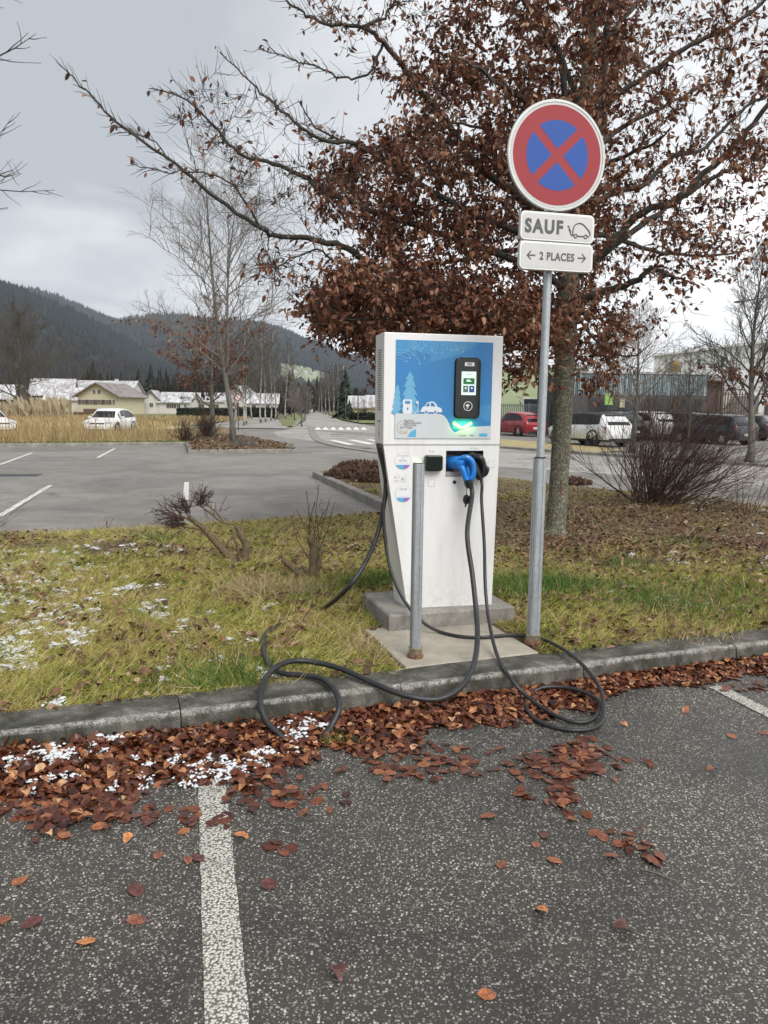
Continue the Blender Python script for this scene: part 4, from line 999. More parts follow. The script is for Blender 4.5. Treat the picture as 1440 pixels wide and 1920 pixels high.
# the wood that closes the view down the valley
r5 = np.random.default_rng(9); n = 620
xw = r5.uniform(-95, 0, n); yw = r5.uniform(150, 420, n); k = (np.abs(xw-(-21-(yw-256)*.11)) > 6) & (xw < -2-yw*.02) & (xw > -.2*yw-18); xw, yw = xw[k], yw[k]; n = len(xw)
bp2 = broom_proto(26, 5); h = r5.uniform(.028, .046, n)*yw*np.where(xw < -.17*yw, 1.15, .78)
V, F = scatter(bp2[0], bp2[1], np.stack([xw, yw, np.zeros(n)], -1), rot_mats(r5.uniform(0, 6.28, n), r5.normal(0, .04, n), r5.normal(0, .04, n)), np.stack([h*.7, h*.7, h], -1))
tag(np_mesh('wood', V, F, 'decid'), 'leafless brown wood closing the valley behind the road', None, None, 'stuff')
n = 260; xw = r5.uniform(-130, -20, n); yw = r5.uniform(200, 400, n); h = r5.uniform(8, 15, n)
V, F = scatter(bp2[0], bp2[1], np.stack([xw, yw, np.zeros(n)], -1), rot_mats(r5.uniform(0, 6.28, n), r5.normal(0, .04, n), r5.normal(0, .04, n)), np.stack([h*.62, h*.62, h], -1))
tag(np_mesh('wood', V, F, 'decid'), 'leafless brown wood behind the houses at left', None, None, 'stuff')

def conifer(pos, H, seed, label, wid=.26, m='conifer_near', group=None, whorls=22, low=.08, cat='tree'):
    r = random.Random(seed); root = thing('conifer', label, cat, pos, group=group)
    MB().tube([(0, 0, -.2), (0, 0, H*.5), (0, 0, H*.97)], [H*.018, H*.011, .02], 7).build('trunk', 'bark_grey', root, smooth=True)
    V = []; F = []
    for w_ in range(whorls):
        t = low+(1-low)*w_/whorls; R = H*wid*(1-t)**.85*r.uniform(.85, 1.1)
        for j in range(13):
            a = r.uniform(0, 6.28); L_ = R*r.uniform(.6, 1.1); zc = H*t+r.uniform(-.02, .02)*H; wd = L_*.30
            for s in range(3):
                t0 = s/3; n0 = len(V); c = math.cos(a); sn = math.sin(a); x0 = L_*t0; x1 = L_*(t0+.45); z0 = zc-x0*.22; z1 = zc-x1*.34-.02*H*s/3
                V += [(c*x0, sn*x0, z0+.02*H), (c*x1-sn*wd, sn*x1+c*wd, z1), (c*x1+sn*wd, sn*x1-c*wd, z1-.01*H), (c*x1*1.2, sn*x1*1.2, z1-.02*H)]
                F += [(n0, n0+2, n0+1), (n0+1, n0+2, n0+3)]
    np_mesh('crown', V, F, m, root, kind='stuff'); return root
p = A(648, 770, 118); conifer((p[0], 118, 0), 7.6, 1, 'tall dark fir left of the yellow house', .26)
p = A(668, 770, 122); conifer((p[0], 122, 0), 5.0, 2, 'shorter dark fir behind the yellow house', .30)
p = A(655, 770, 106); conifer((p[0], 106, 0), 2.9, 3, 'rounded dark evergreen beside the yellow house wall', .34, 'hedge', whorls=18, low=.0)
p = A(115, 770, 210); conifer((p[0]+10, 230, 0), 12, 4, 'dark fir standing above the snowy roofs at left', .2)
for i, (x, Y, h, lb) in enumerate([(262, 190, 11, 'dark fir behind the small gabled house'), (285, 205, 13, 'darker fir right of it behind the gabled house'), (300, 215, 12, 'fir behind the long white bungalow'), (183, 215, 12, 'single dark fir rising behind the chalet roof')]):
    p = A(x, 770, Y); conifer((p[0], Y, 0), h, 10+i, lb, .2)

# ------------------------------------------------------------------ bushes
def bush(name, pos, seed, label, n, hgt, wid, m, lean=(0, 0), r0=.008, sub=5, group=None, cat='bush', kk=3):
    r = random.Random(seed); root = thing(name, label, cat, pos, group=group); mb = MB(); st = MB()
    for i in range(n):
        a = r.uniform(0, 6.28); rad = abs(r.gauss(0, wid*.10)); p = np.array([math.cos(a)*rad, math.sin(a)*rad, -.05])
        tilt = abs(r.gauss(0, .6)); b = a+r.gauss(0, .6)
        d = unit(np.array([math.cos(b)*math.sin(tilt)*wid/hgt*1.1+lean[0], math.sin(b)*math.sin(tilt)*wid/hgt*1.1+lean[1], math.cos(tilt)*1.0]))
        ln = hgt*r.uniform(.65, 1.1)*(1.0+.25*tilt); K = 6; pts = [p]; dd = d
        for k in range(K):
            dd = unit(dd+rvec(r, .10)+np.array([lean[0]*.18, lean[1]*.1, .02])); pts.append(pts[-1]+dd*ln/K)
        rr_ = r.uniform(.6, 1.3)*r0
        st.tube(pts, [rr_*(1-.82*k/K) for k in range(K+1)], 4, caps=False)
        for q in range(sub):
            k = r.uniform(1.2, K-.2); i0 = int(k); s = pts[i0]+(pts[min(i0+1, K)]-pts[i0])*(k-i0); ax = unit(pts[min(i0+1, K)]-pts[i0])
            d2 = unit(ax+unit(np.cross(ax, rvec(r)))*.5); l2 = ln*r.uniform(.12, .38)
            e1 = s+d2*l2*.5+rvec(r, .01); e2 = s+unit(d2+np.array([lean[0]*.3, 0, .1]))*l2
            mb.tube([s, e1, e2], [rr_*.38, rr_*.28, rr_*.15], kk, caps=False)
            for q2 in range(2):
                s3 = s+(e2-s)*r.uniform(.2, .9); d3 = unit(d2+unit(np.cross(d2, rvec(r)))*.6); mb.tube([s3, s3+d3*l2*.35], [rr_*.2, rr_*.12], 3, caps=False)
    st.build('stem', m, root, kind='stuff'); mb.build('twig', m, root, kind='stuff'); return root
p = G(1222, 948, .09)
bush('bare_bush', (p[0], p[1], .08), 1, 'big dark leafless bush fanning out right of the beech trunk', 165, 1.72, 2.1, 'bush_twig', lean=(.22, -.05), r0=.0085, sub=12)
p = G(1400, 968, .09); bush('bare_bush', (p[0], p[1], .06), 2, 'thin leafless shrub at the right edge, right of the big dark bush', 22, .95, 1.2, 'bush_twig', lean=(.1, 0), r0=.006, sub=4)
p = G(395, 818, .1); bush('bare_bush', (p[0], p[1]-1.0, .1), 3, 'dark leafless bush on the tree island beside the trunk', 60, 1.3, 1.1, 'bush_twig', r0=.02, sub=6)
p = G(375, 822, .1); bush('bare_bush', (p[0], 33.5, .1), 6, 'lower dark bush at the left of the tree island', 45, .9, 1.1, 'bush_twig', r0=.018, sub=6)
p = G(455, 838, .1); bush('bare_bush', (p[0], p[1], .1), 4, 'low straw-brown shrub on the island right of the trunk', 60, .55, 1.5, 'twig_pale', r0=.014, sub=6)
p = G(20, 865, .1); bush('bare_bush', (G(-60, 1000, .1)[0], 9.0, .05), 5, 'sparse leafless twigs at the left edge of the verge', 10, .85, 1.0, 'twig_pale', lean=(.35, .1), r0=.005, sub=3)
def heather(pos, seed, label, rx, ry, h, group=None, n=2600):
    r = np.random.default_rng(seed); root = thing('heather_clump', label, 'shrub', pos, group=group)
    a = r.uniform(0, 6.28, n); q = np.sqrt(r.uniform(0, 1, n)); x = np.cos(a)*q*rx; y = np.sin(a)*q*ry; z = np.sqrt(np.clip(1-q*q, 0, 1))*h*r.uniform(.2, 1, n)
    V0 = np.array([(0, -.12, 0), (0, .12, 0), (.5, .1, .9), (.3, -.1, 1.0)]); F0 = np.array([(0, 1, 2), (0, 2, 3)])
    V, F = scatter(V0, F0, np.stack([x, y, z*.75], -1), rot_mats(r.uniform(0, 6.28, n), r.normal(0, .6, n), r.normal(0, .6, n)), r.uniform(.05, .12, n))
    np_mesh('foliage', V, F, 'heather', root, kind='stuff')
    b = random.Random(seed); mb = MB()
    for i in range(24): 
        an = b.uniform(0, 6.28); mb.tube([(0, 0, 0), (math.cos(an)*rx*.5, math.sin(an)*ry*.5, h*.5), (math.cos(an)*rx*.8, math.sin(an)*ry*.8, h*.8)], [.008, .006, .003], 3, caps=False)
    mb.build('stem', 'bush_twig', root, kind='stuff')
p = G(665, 893, .1); heather((p[0]-.1, p[1]-.2, .08), 1, 'brown heather clump in the bed, nearest the kerb corner', .55, .5, .26)
p = G(700, 900, .1); heather((p[0], p[1], .08), 2, 'brown heather clump in the bed, against the charging point edge', .5, .5, .24)
p = G(680, 880, .1); heather((p[0], p[1], .08), 3, 'brown heather clump at the back of the bed', .7, .5, .26)
p = G(1075, 905, .1); heather((p[0], p[1], .05), 4, 'low dark tuft at the road edge right of the beech trunk', .35, .3, .14, n=900)

# pruned stumps on the verge
def stump(name, pos, label, stems, seed, shoots, mats='stump'):
    root = thing(name, label, 'shrub', pos); r = random.Random(seed)
    for pts, ra, rb in stems:
        P = spline(pts, 4); n = len(P)
        P = [q+rvec(r, ra*.12) for q in P]
        MB().tube(P, [(ra+(rb-ra)*i/(n-1))*(1+r.uniform(-.13, .13)) for i in range(n)], 9).build('stem', mats, root, smooth=True)
    mb = MB()
    for pts, ra, rb in shoots: mb.tube(pts, [ra+(rb-ra)*i/(len(pts)-1) for i in range(len(pts))], 4, caps=False)
    if shoots: mb.build('twig', 'bush_twig', root, kind='stuff')
    return root
o1 = G(440, 1058, .1); Y1_ = o1[1]
def loc(x, y, dY=0.0): return A(x, y, Y1_+dY)-np.array([o1[0], o1[1], .08])
r = random.Random(31)
def fan(c, n, ln, d0, spread, seed, r0=.004):
    r = random.Random(seed); out = []
    for i in range(n):
        d = unit(d0+rvec(r, spread)); s = c+rvec(r, .02); L_ = ln*r.uniform(.6, 1.1); m_ = s+d*L_*.5+rvec(r, .012); e_ = s+unit(d+rvec(r, .2))*L_
        out.append(([s, m_, e_], r0, r0*.5))
        for q in range(5):
            t = r.uniform(.4, 1); b = s+(e_-s)*t; out.append(([b, b+unit(d+rvec(r, .6))*L_*.22], r0*.5, r0*.3))
    return out
st1 = [([loc(447, 1062), loc(425, 1038), loc(400, 1012), loc(375, 985), loc(352, 968)], .044, .022),
       ([loc(455, 1062), loc(462, 1030), loc(452, 1005), loc(444, 985)], .042, .030),
       ([loc(448, 1060), loc(446, 1030), loc(436, 1000)], .02, .012),
       ([loc(440, 984), loc(415, 978), loc(398, 965), loc(385, 955), loc(370, 945)], .010, .007),
       ([loc(420, 980), loc(405, 960), loc(392, 950), loc(380, 935)], .008, .006),
       ([loc(375, 985), loc(355, 975), loc(335, 965)], .012, .008), ([loc(385, 995), loc(360, 990), loc(338, 985)], .011, .007)]
sh1 = fan(loc(338, 972), 34, .26, unit(loc(305, 962)-loc(360, 972)), .45, 1)+fan(loc(375, 945), 34, .19, unit(loc(385, 922)-loc(372, 950)), .55, 2)+fan(loc(352, 960), 30, .2, unit(loc(335, 930)-loc(360, 965)), .5, 3)+fan(loc(345, 985), 18, .2, unit(loc(310, 985)-loc(350, 985)), .35, 4)+fan(loc(402, 965), 8, .16, np.array([.2, 0, .8]), .4, 5, .003)
stump('pruned_shrub', (o1[0], o1[1], .08), 'twisted pruned shrub with bushy twig ends leaning left on the verge', st1, 5, sh1)
o2 = G(582, 1088, .1); Y2_ = o2[1]
def loc2(x, y, dY=0.0): return A(x, y, Y2_+dY)-np.array([o2[0], o2[1], .08])
st2 = [([loc2(582, 1092), loc2(586, 1060), loc2(588, 1030), loc2(582, 1005)], .036, .042), ([loc2(590, 1090), loc2(597, 1055), loc2(602, 1020)], .028, .012),
       ([loc2(575, 1090), loc2(558, 1072), loc2(542, 1058), loc2(530, 1048)], .036, .026), ([loc2(570, 1092), loc2(550, 1088), loc2(528, 1076)], .026, .02),
       ([loc2(580, 1092), loc2(575, 1075), loc2(566, 1060)], .02, .014)]
sh2 = []
for (x, y) in [(575, 920), (598, 908), (590, 940), (618, 935), (556, 955), (605, 960), (580, 960), (545, 965), (625, 950), (592, 975)]:
    r = random.Random(x); s = loc2(590+r.uniform(-12, 12), 1035+r.uniform(-25, 25)); e_ = loc2(x, y, r.uniform(-.15, .15)); sh2.append(([s, s+(e_-s)*.5+rvec(r, .015), e_], .0042, .0022))
    for q in range(4):
        b = s+(e_-s)*r.uniform(.4, .95); sh2.append(([b, b+unit((e_-s)/np.linalg.norm(e_-s)+rvec(r, .5))*.08], .002, .0012))
stump('pruned_shrub', (o2[0], o2[1], .08), 'short cut stump with thin upright shoots left of the charging point', st2, 6, sh2)
for i, (x, y, h, lb) in enumerate([(340, 1000, .16, 'tiny dry weed stem at the verge edge left of the pruned shrub'), (200, 995, .17, 'thin dry weed standing at the verge edge, leftmost of its kind')]):
    g_ = G(x, y, .05); rt = thing('dry_weed', lb, 'weed', (g_[0], g_[1], .04)); mb = MB(); r = random.Random(i)
    for q in range(3): d = unit(np.array([r.gauss(0, .3), r.gauss(0, .2), 1])); mb.tube([(0, 0, 0), d*h*.5, d*h*r.uniform(.8, 1.3)+rvec(r, .01)], [.003, .0025, .0015], 4)
    mb.build('stem', 'bush_twig', rt)
    MB().tube([(0, 0, h*.55), (.01, 0, h*.8)], [.008, .002], 5).build('seed_head', 'bush_twig', rt)

# ------------------------------------------------------------------ houses
def house(label, pxc, Y, w, d, eave, ridge, yaw=0.0, wall='wall_white', roof='roof_snow', gable_front=False, wins=(), name='house', cat='house', over=.4, chimney=None, z=0.0, pane='glass', shutter='wood_brown', dark_base=0):
    p = A(pxc, 770, Y); root = thing(name, label, cat, (p[0], Y, z), yaw); hw, hd = w/2, d/2
    mb = MB()
    if gable_front:   # ridge runs away from the camera
        mb.add([(-hw, -hd, -1), (hw, -hd, -1), (hw, -hd, eave), (0, -hd, ridge), (-hw, -hd, eave), (-hw, hd, -1), (hw, hd, -1), (hw, hd, eave), (0, hd, ridge), (-hw, hd, eave)],
               [(0, 1, 2, 3, 4), (9, 8, 7, 6, 5), (0, 4, 9, 5), (1, 6, 7, 2), (4, 3, 8, 9), (3, 2, 7, 8)])
        mb.build('wall', wall, root)
        th = .22; rb = MB()
        for sg in (-1, 1):
            sl = (ridge-eave)/hw; xe = sg*(hw+over); ze = eave-sl*over
            rb.add([(0, -hd-over, ridge+.03), (xe, -hd-over, ze+.03), (xe, hd+over, ze+.03), (0, hd+over, ridge+.03), (0, -hd-over, ridge+th), (xe, -hd-over, ze+th), (xe, hd+over, ze+th), (0, hd+over, ridge+th)],
                   [(0, 1, 2, 3), (7, 6, 5, 4), (0, 4, 5, 1), (2, 6, 7, 3), (1, 5, 6, 2)] if sg > 0 else [(3, 2, 1, 0), (4, 5, 6, 7), (1, 5, 4, 0), (3, 7, 6, 2), (2, 6, 5, 1)])
        rf = rb.build('roof', roof, root)
        bb = MB()
        for sg in (-1, 1):
            sl = (ridge-eave)/hw; xe = sg*(hw+over); ze = eave-sl*over
            bb.add([(0, -hd-over-.03, ridge-.16), (xe, -hd-over-.03, ze-.16), (xe, -hd-over-.03, ze+.1), (0, -hd-over-.03, ridge+.1)], [(0, 1, 2, 3)])
        bb.build('barge_board', 'wood_brown', rf)
    else:
        mb.add([(-hw, -hd, -1), (hw, -hd, -1), (hw, hd, -1), (-hw, hd, -1), (-hw, -hd, eave), (hw, -hd, eave), (hw, hd, eave), (-hw, hd, eave), (-hw, 0, ridge), (hw, 0, ridge)],
               [(0, 1, 5, 4), (2, 3, 7, 6), (3, 0, 4, 8, 7), (1, 2, 6, 9, 5), (4, 5, 9, 8), (6, 7, 8, 9)])
        mb.build('wall', wall, root)
        rb = MB(); sl = (ridge-eave)/hd; th = .2
        for sg in (-1, 1):
            ye = sg*(hd+over); ze = eave-sl*over
            rb.add([(-hw-over, 0, ridge+.03), (hw+over, 0, ridge+.03), (hw+over, ye, ze+.03), (-hw-over, ye, ze+.03), (-hw-over, 0, ridge+th), (hw+over, 0, ridge+th), (hw+over, ye, ze+th), (-hw-over, ye, ze+th)],
                   [(0, 1, 2, 3), (7, 6, 5, 4), (3, 2, 6, 7), (0, 3, 7, 4), (2, 1, 5, 6)])
        rf = rb.build('roof', roof, root)
    if chimney:
        cx, cy, ch = chimney; MB().box((cx-.3, cy-.3, eave), (cx+.3, cy+.3, ch)).build('chimney', 'wall_white', rf)
    for (x, zc, ww, hh, *sh) in wins:
        f = MB().box((x-ww/2-.06, -hd-.05, zc-hh/2-.06), (x+ww/2+.06, -hd+.02, zc+hh/2+.06))
        fr = f.build('window', 'wall_white', root)
        MB().box((x-ww/2, -hd-.07, zc-hh/2), (x-.03, -hd-.03, zc+hh/2)).box((x+.03, -hd-.07, zc-hh/2), (x+ww/2, -hd-.03, zc+hh/2)).build('pane', pane, fr)
        if sh and sh[0]:
            for sg in (-1, 1):
                xs_ = x+sg*(ww/2+.36); MB().box((xs_-.28, -hd-.1, zc-hh/2), (xs_+.28, -hd-.02, zc+hh/2)).build('shutter', shutter, fr)
    if dark_base: MB().box((-hw*.75, -hd-.03, -.2), (-hw*.05, -hd+.01, dark_base)).build('garage_door', 'wood_brown', root)
    return root
# 1 px is about Y/1400 m
house('cream chalet with its gable towards the car park and a long row of shuttered windows', 211, 140, 7.6, 10, 3.3, 5.4, -.16, 'wall_cream', 'roof_grey', True,
      [(-.6, 3.9, .5, .7, 0), (.35, 3.9, .5, .7, 0), (-2.9, 2.1, .5, .8, 1), (-1.3, 2.1, .5, .8, 1), (.3, 2.1, .5, .8, 1), (1.75, 2.1, .5, .8, 1), (3.1, 2.1, .4, .8, 0)], over=.7, dark_base=.9, z=.0)
house('low white annex with a snowy roof, left of the cream chalet', 132, 143, 6.6, 7, 2.5, 4.6, 0, 'wall_white', 'roof_snow', False, [(.6, 1.45, .8, .8, 1)])
house('snow-roofed house right behind the cream chalet', 205, 166, 12.5, 9, 4.2, 6.7, 0, 'wall_white', 'roof_snow', False, [(-4, 3, .8, .9, 1)], chimney=(2.2, -1, 7.2))
house('house with a dark snow-streaked roof, second from the left edge', 104, 160, 8.2, 8, 3.6, 6.8, .25, 'wall_dark', 'roof_snow', False, [(0, 2, .8, .9, 0)])
house('dark-walled house with a snowy roof at the very left edge', 8, 150, 7.2, 8, 2.6, 5.2, .0, 'wall_dark', 'roof_snow', False, [(1, 1.5, .8, .8, 0)])
house('small white gabled house right of the cream chalet', 291, 150, 3.4, 7, 2.6, 4.4, .1, 'wall_white', 'roof_snow', True, [(0, 1.7, .6, .8, 0)])
house('long white bungalow with snowy roof and three windows in a row', 336, 150, 6.0, 7, 2.3, 4.1, 0, 'wall_white', 'roof_snow', False, [(-.5, 1.55, .6, .7, 1), (.9, 1.55, .6, .7, 0), (2.2, 1.35, .4, 1.0, 0)])
house('white house partly hidden by the tree island trunks', 395, 158, 7.0, 7, 2.6, 4.2, 0, 'wall_white', 'roof_snow', False, [(-1.5, 1.6, .7, .8, 1), (1.5, 1.6, .7, .8, 1)])
house('pale house glimpsed between the tall leafless tree and the round sign', 452, 165, 6.0, 7, 3.6, 6.0, -.2, 'wall_white', 'roof_snow', True, [(0, 2, .7, .8, 1)])
house('white house behind the birch stems beside the path', 492, 150, 6.2, 7, 2.3, 4.1, .1, 'wall_white', 'roof_snow', False, [(-1.4, 1.5, .7, .8, 0), (1.2, 1.5, .7, .8, 0)])
house('yellow house wall with snowy roof, left part beside the fir', 674, 112, 2.6, 6, 1.7, 3.2, 0, 'wall_yellow', 'roof_snow', False, [(.7, 1.1, .35, .45, 0)])
house('yellow house with snowy roof cut by the charging point', 706, 110, 2.5, 6, 1.75, 3.3, 0, 'wall_yellow', 'roof_snow', False, [(-1.0, .7, .4, .9, 0)])
vil = [('white villa highest of the hillside village', 545, 692, 9), ('small white house at the left end of the hillside village', 531, 685, 6), ('broad white house in the middle of the hillside village', 552, 696, 8), ('small pale house right of the villa on the hillside', 572, 699, 7), ('low pale house lower down in the hillside village', 590, 702, 7), ('pale house at the right end of the hillside village', 604, 705, 9)]
for i, (lb, x, y, w) in enumerate(vil):
    q = hill_hit(x, y+3)
    h_ = house(lb, x, float(q[1]), w*1.35, 10, 5, 9, .3*i, 'wall_white', 'roof_snow', i % 2 == 0, (), z=float(q[2])-1)
# long dark hedge and garden wall before the houses
def hedge(label, x0, x1, Y, h, d=1.2, n=3000, m='hedge', seed=1):
    a = A(x0, 770, Y)[0]; b = A(x1, 770, Y)[0]; r = np.random.default_rng(seed)
    root = thing('hedge', label, 'hedge', ((a+b)/2, Y, 0)); w = b-a
    MB().box((-w/2, -d/2, -.2), (w/2, d/2, h*.93)).build('hedge_core', m, root)
    V0 = np.array([(0, -.12, 0), (0, .12, 0), (.28, 0, .06)]); F0 = np.array([(0, 1, 2)])
    x = r.uniform(-w/2, w/2, n); f = r.random(n) < .6; y = np.where(f, -d/2, r.uniform(-d/2, d/2, n)); z = np.where(f, r.uniform(0, h, n), h*.93)
    V, F = scatter(V0, F0, np.stack([x, y, z], -1), rot_mats(r.uniform(0, 6.28, n), r.normal(0, 1, n), r.normal(0, 1, n)), r.uniform(.6, 1.6, n))
    np_mesh('foliage', V, F, m, root, kind='stuff')
hedge('long low dark hedge in front of the white houses', 333, 440, 118, 1.15); hedge('dark hedge behind the round sign and the birches', 446, 520, 112, 1.35, seed=2)
hedge('grey-green hedge in front of the yellow house', 655, 740, 98, .85, seed=3)
hedge('low brown hedge line along the far side of the dry field', 20, 165, 105, .35, seed=4, m='heather')
# small parking sign by the path
p = A(447, 790, 52); rt = thing('small_round_sign', 'small round no-parking sign on a thin post beside the birches', 'road sign', (p[0], 52, 0))
MB().tube([(0, 0, 0), (0, 0, 2.35)], .035, 8).build('post', 'post_wood', rt); 
dsc = MB().lathe([(.23, -.02), (.23, -.05), (0, -.05)], (0, 0, 2.25), 'y', 24); d_ = dsc.build('sign_disc', 'sign_red', rt)
MB().lathe([(.17, -.055), (.17, -.065), (0, -.065)], (0, 0, 2.25), 'y', 24).build('sign_face', 'sign_white', d_)
b_ = MB(); b_.prism([(-.135, .10), (-.10, .135), (.135, -.10), (.10, -.135)], (0, -.066, 2.25), (1, 0, 0), (0, 0, 1), (0, -1, 0), .006); b_.build('sign_bar', 'sign_red', d_)
# posts along the far road
pn = ['nearest', 'second nearest', 'third', 'fourth', 'fifth', 'sixth', 'farthest']
for i, (x, yb, yt) in enumerate([(671, 792.5, 742), (648, 788, 729), (634, 784.5, 750), (624.5, 782, 757), (617, 780, 762), (611, 778.5, 764), (606, 777.5, 765.5)]):
    b0 = G(x, yb); t0 = A(x, yt, b0[1]); rt = thing('roadside_post', pn[i]+' thin dark post right of the far road', 'post', b0, group='posts along the far road')
    h_ = float(t0[2]); MB().tube([(0, 0, 0), (0, 0, h_)], .055+.02*i/6, 8).build('shaft', 'post_wood', rt); MB().tube([(0, 0, h_), (0, 0, h_+.04)], .03, 8).build('tip', 'post_wood', rt)

# ------------------------------------------------------------------ school building and hall on the right
def seg_frame(a, b):
    a = np.array(a[:2]); b = np.array(b[:2]); L_ = np.linalg.norm(b-a); return a, b, L_, math.atan2(b[1]-a[1], b[0]-a[0])
def XY(x, Y): return (A(x, 770, Y)[0], Y)
a, b, L_, an = seg_frame(XY(1062, 46), XY(1321, 46))
rt = thing('teal_building', 'low building clad in narrow vertical teal slats over a dark base', 'building', (*a, 0), an)
zt = A(1190, 701, 46)[2]; zb = A(1190, 741, 46)[2]
MB().box((0, 0, -.2), (L_, 9, zt-.02)).build('wall', 'teal_back', rt)
MB().box((-.06, -.14, zt), (L_+.06, 9.1, zt+.12)).build('roof', 'roof_snow', rt)
mb = MB(); r = random.Random(4)
x = .02
sm = MB().box((-.032, -.05, zb), (.032, 0, zt-.01)).build('slat', 'teal', rt); sd = sm.data; bpy.data.objects.remove(sm)
while x < L_:
    o = bpy.data.objects.new('slat', sd); COL.objects.link(o); o.parent = rt; o.location = (x, r.uniform(-.06, 0), 0); o.scale = (r.uniform(.7, 1.25), 1, 1); x += .105
MB().box((0, -.1, -.1), (L_, -.0, zb-.02)).build('base_wall', 'wall_dark', rt)
for k, x in enumerate([1.2, 3.1, 5.0, 6.9]):
    w_ = MB().box((x, -.12, 1.0), (x+1.3, -.1, zb-.15)).build('window', 'fence_dark', rt); MB().box((x+.06, -.13, 1.06), (x+1.24, -.121, zb-.21)).build('pane', 'glass', w_)
# brown porch at its right end
a2 = XY(1321, 46); b2 = XY(1349, 46)
rt = thing('brown_porch', 'brown porch with a snowy canopy at the right end of the teal building', 'porch', (*a2, 0)); w = b2[0]-a2[0]
zt2 = A(1330, 707, 46)[2]
MB().box((.03, 0, -.1), (w, 8, zt2-.25)).build('wall', 'brownwall', rt); MB().box((.05, -.5, zt2-.22), (w+.1, 8.1, zt2+.12)).build('canopy', 'roof_snow', rt)
MB().box((w-.12, -.4, -.1), (w+.02, -.25, zt2-.22)).build('post', 'wood_brown', rt)
# lime-green part with its own fence
a, b = XY(925, 62), XY(1100, 62)
rt = thing('lime_building', 'pale lime-green building seen between the charging point and the trunk', 'building', (*a, 0)); w = b[0]-a[0]; zl = A(1000, 690, 62)[2]
MB().box((0, 0, -.2), (w, 12, zl)).build('wall', 'lime', rt); MB().box((-.1, -.3, zl), (w+.1, 12.2, zl+.25)).build('roof', 'roof_snow', rt)
for x in (2.4, 5.2): 
    w_ = MB().box((x, -.04, 1.2), (x+1.4, .0, 2.6)).build('window', 'wall_white', rt); MB().box((x+.08, -.06, 1.28), (x+1.32, -.041, 2.52)).build('pane', 'glass', w_)
def bar_fence(label, a, b, h, gap, m, thick=.02, z=0):
    a, b, L_, an = seg_frame(a, b); rt = thing('bar_fence', label, 'fence', (*a, z), an); n = int(L_/gap)
    sm = MB().box((-thick, -.02, .06), (thick, .02, h)).build('bar', m, rt); d = sm.data; bpy.data.objects.remove(sm)
    for i in range(min(n, 290)):
        o = bpy.data.objects.new('bar', d); COL.objects.link(o); o.parent = rt; o.location = (gap*(i+.5), 0, 0)
    MB().box((0, -.03, .12), (L_, .03, .17)).build('rail', m, rt); MB().box((0, -.031, h-.16), (L_, .031, h-.11)).build('rail', m, rt)
    k = 0
    while k*2.5 < L_: MB().box((k*2.5-.04, -.045, -.1), (k*2.5+.04, .045, h+.05)).build('fence_post', m, rt); k += 1
zf1 = A(1000, 757, 52)[2]
bar_fence('grey-green vertical bar fence behind the red car', XY(925, 52), XY(1068, 50), 2.05, .13, 'fence_grey', .032)
bar_fence('dark vertical bar fence in front of the teal building', XY(1062, 43), XY(1235, 43), float(A(1100, 744, 43)[2]), .12, 'fence_dark', .030)
bar_fence('brown bar fence right of the brown porch', XY(1345, 43), XY(1408, 43), float(A(1370, 735, 43)[2]), .16, 'wood_brown', .030)
for (x, Y, wpx, yt, yb, m, lb) in [(1141, 42.4, 15, 738, 759, 'lime_board', 'bright lime-green board fixed on the dark fence'), (1166, 42.4, 9, 747, 764, 'straw_board', 'small pale straw-coloured board right of the lime board')]:
    c = XY(x, Y); w = wpx/1400*Y; z0_, z1_ = A(x, yb, Y)[2], A(x, yt, Y)[2]
    if m == 'straw_board': MT[m] = mat(m, (.5, .45, .30), .7, vary=.1)
    rt = thing('notice_board', lb, 'board', (c[0], Y, 0)); MB().box((-w/2, 0, z0_), (w/2, .05, z1_)).build('panel', m, rt); MB().box((-.04, .051, 0), (.04, .12, z1_)).build('post', 'fence_dark', rt)
    if m == 'lime_board': MB().prism([(-.06, -.25), (.0, -.25), (.1, .25), (.04, .25)], (0, 0, (z0_+z1_)/2), (1, 0, 0), (0, 0, 1), (0, -1, 0), .004).build('stripe', 'fence_dark', rt)
# pale hall with coloured panels, behind
pa, pb = A(1225, 700, 78), A(1500, 700, 71)
a, b, L_, an = seg_frame(pa, pb)
rt = thing('pale_hall', 'tall pale grey hall with ochre panel and dark slot windows behind the teal building', 'building', (*a, 0), an)
ztop = A(1240, 669, 78)[2]; ztb = A(1500, 634, 71)[2]
MB().add([(0, 0, -.2), (L_, 0, -.2), (L_, 0, ztb), (0, 0, ztop), (0, 14, -.2), (L_, 14, -.2), (L_, 14, ztb), (0, 14, ztop)], [(0, 1, 2, 3), (7, 6, 5, 4), (0, 3, 7, 4), (1, 5, 6, 2), (3, 2, 6, 7)]).build('wall', 'hall_wall', rt)
for j in range(1, 22):
    x = L_*j/22; MB().box((x-.02, -.03, .1), (x+.02, 0, ztop+(ztb-ztop)*j/22-.1)).build('cladding_joint', 'midgrey', rt)
def hall_x(px):
    # distance along the wall where column px meets it
    d = ray(px, 700); d2 = d[:2]; aa = a; ub = np.array([math.cos(an), math.sin(an)])
    M_ = np.array([[ub[0], -d2[0]], [ub[1], -d2[1]]]); s = np.linalg.solve(M_, -aa); return s[0]
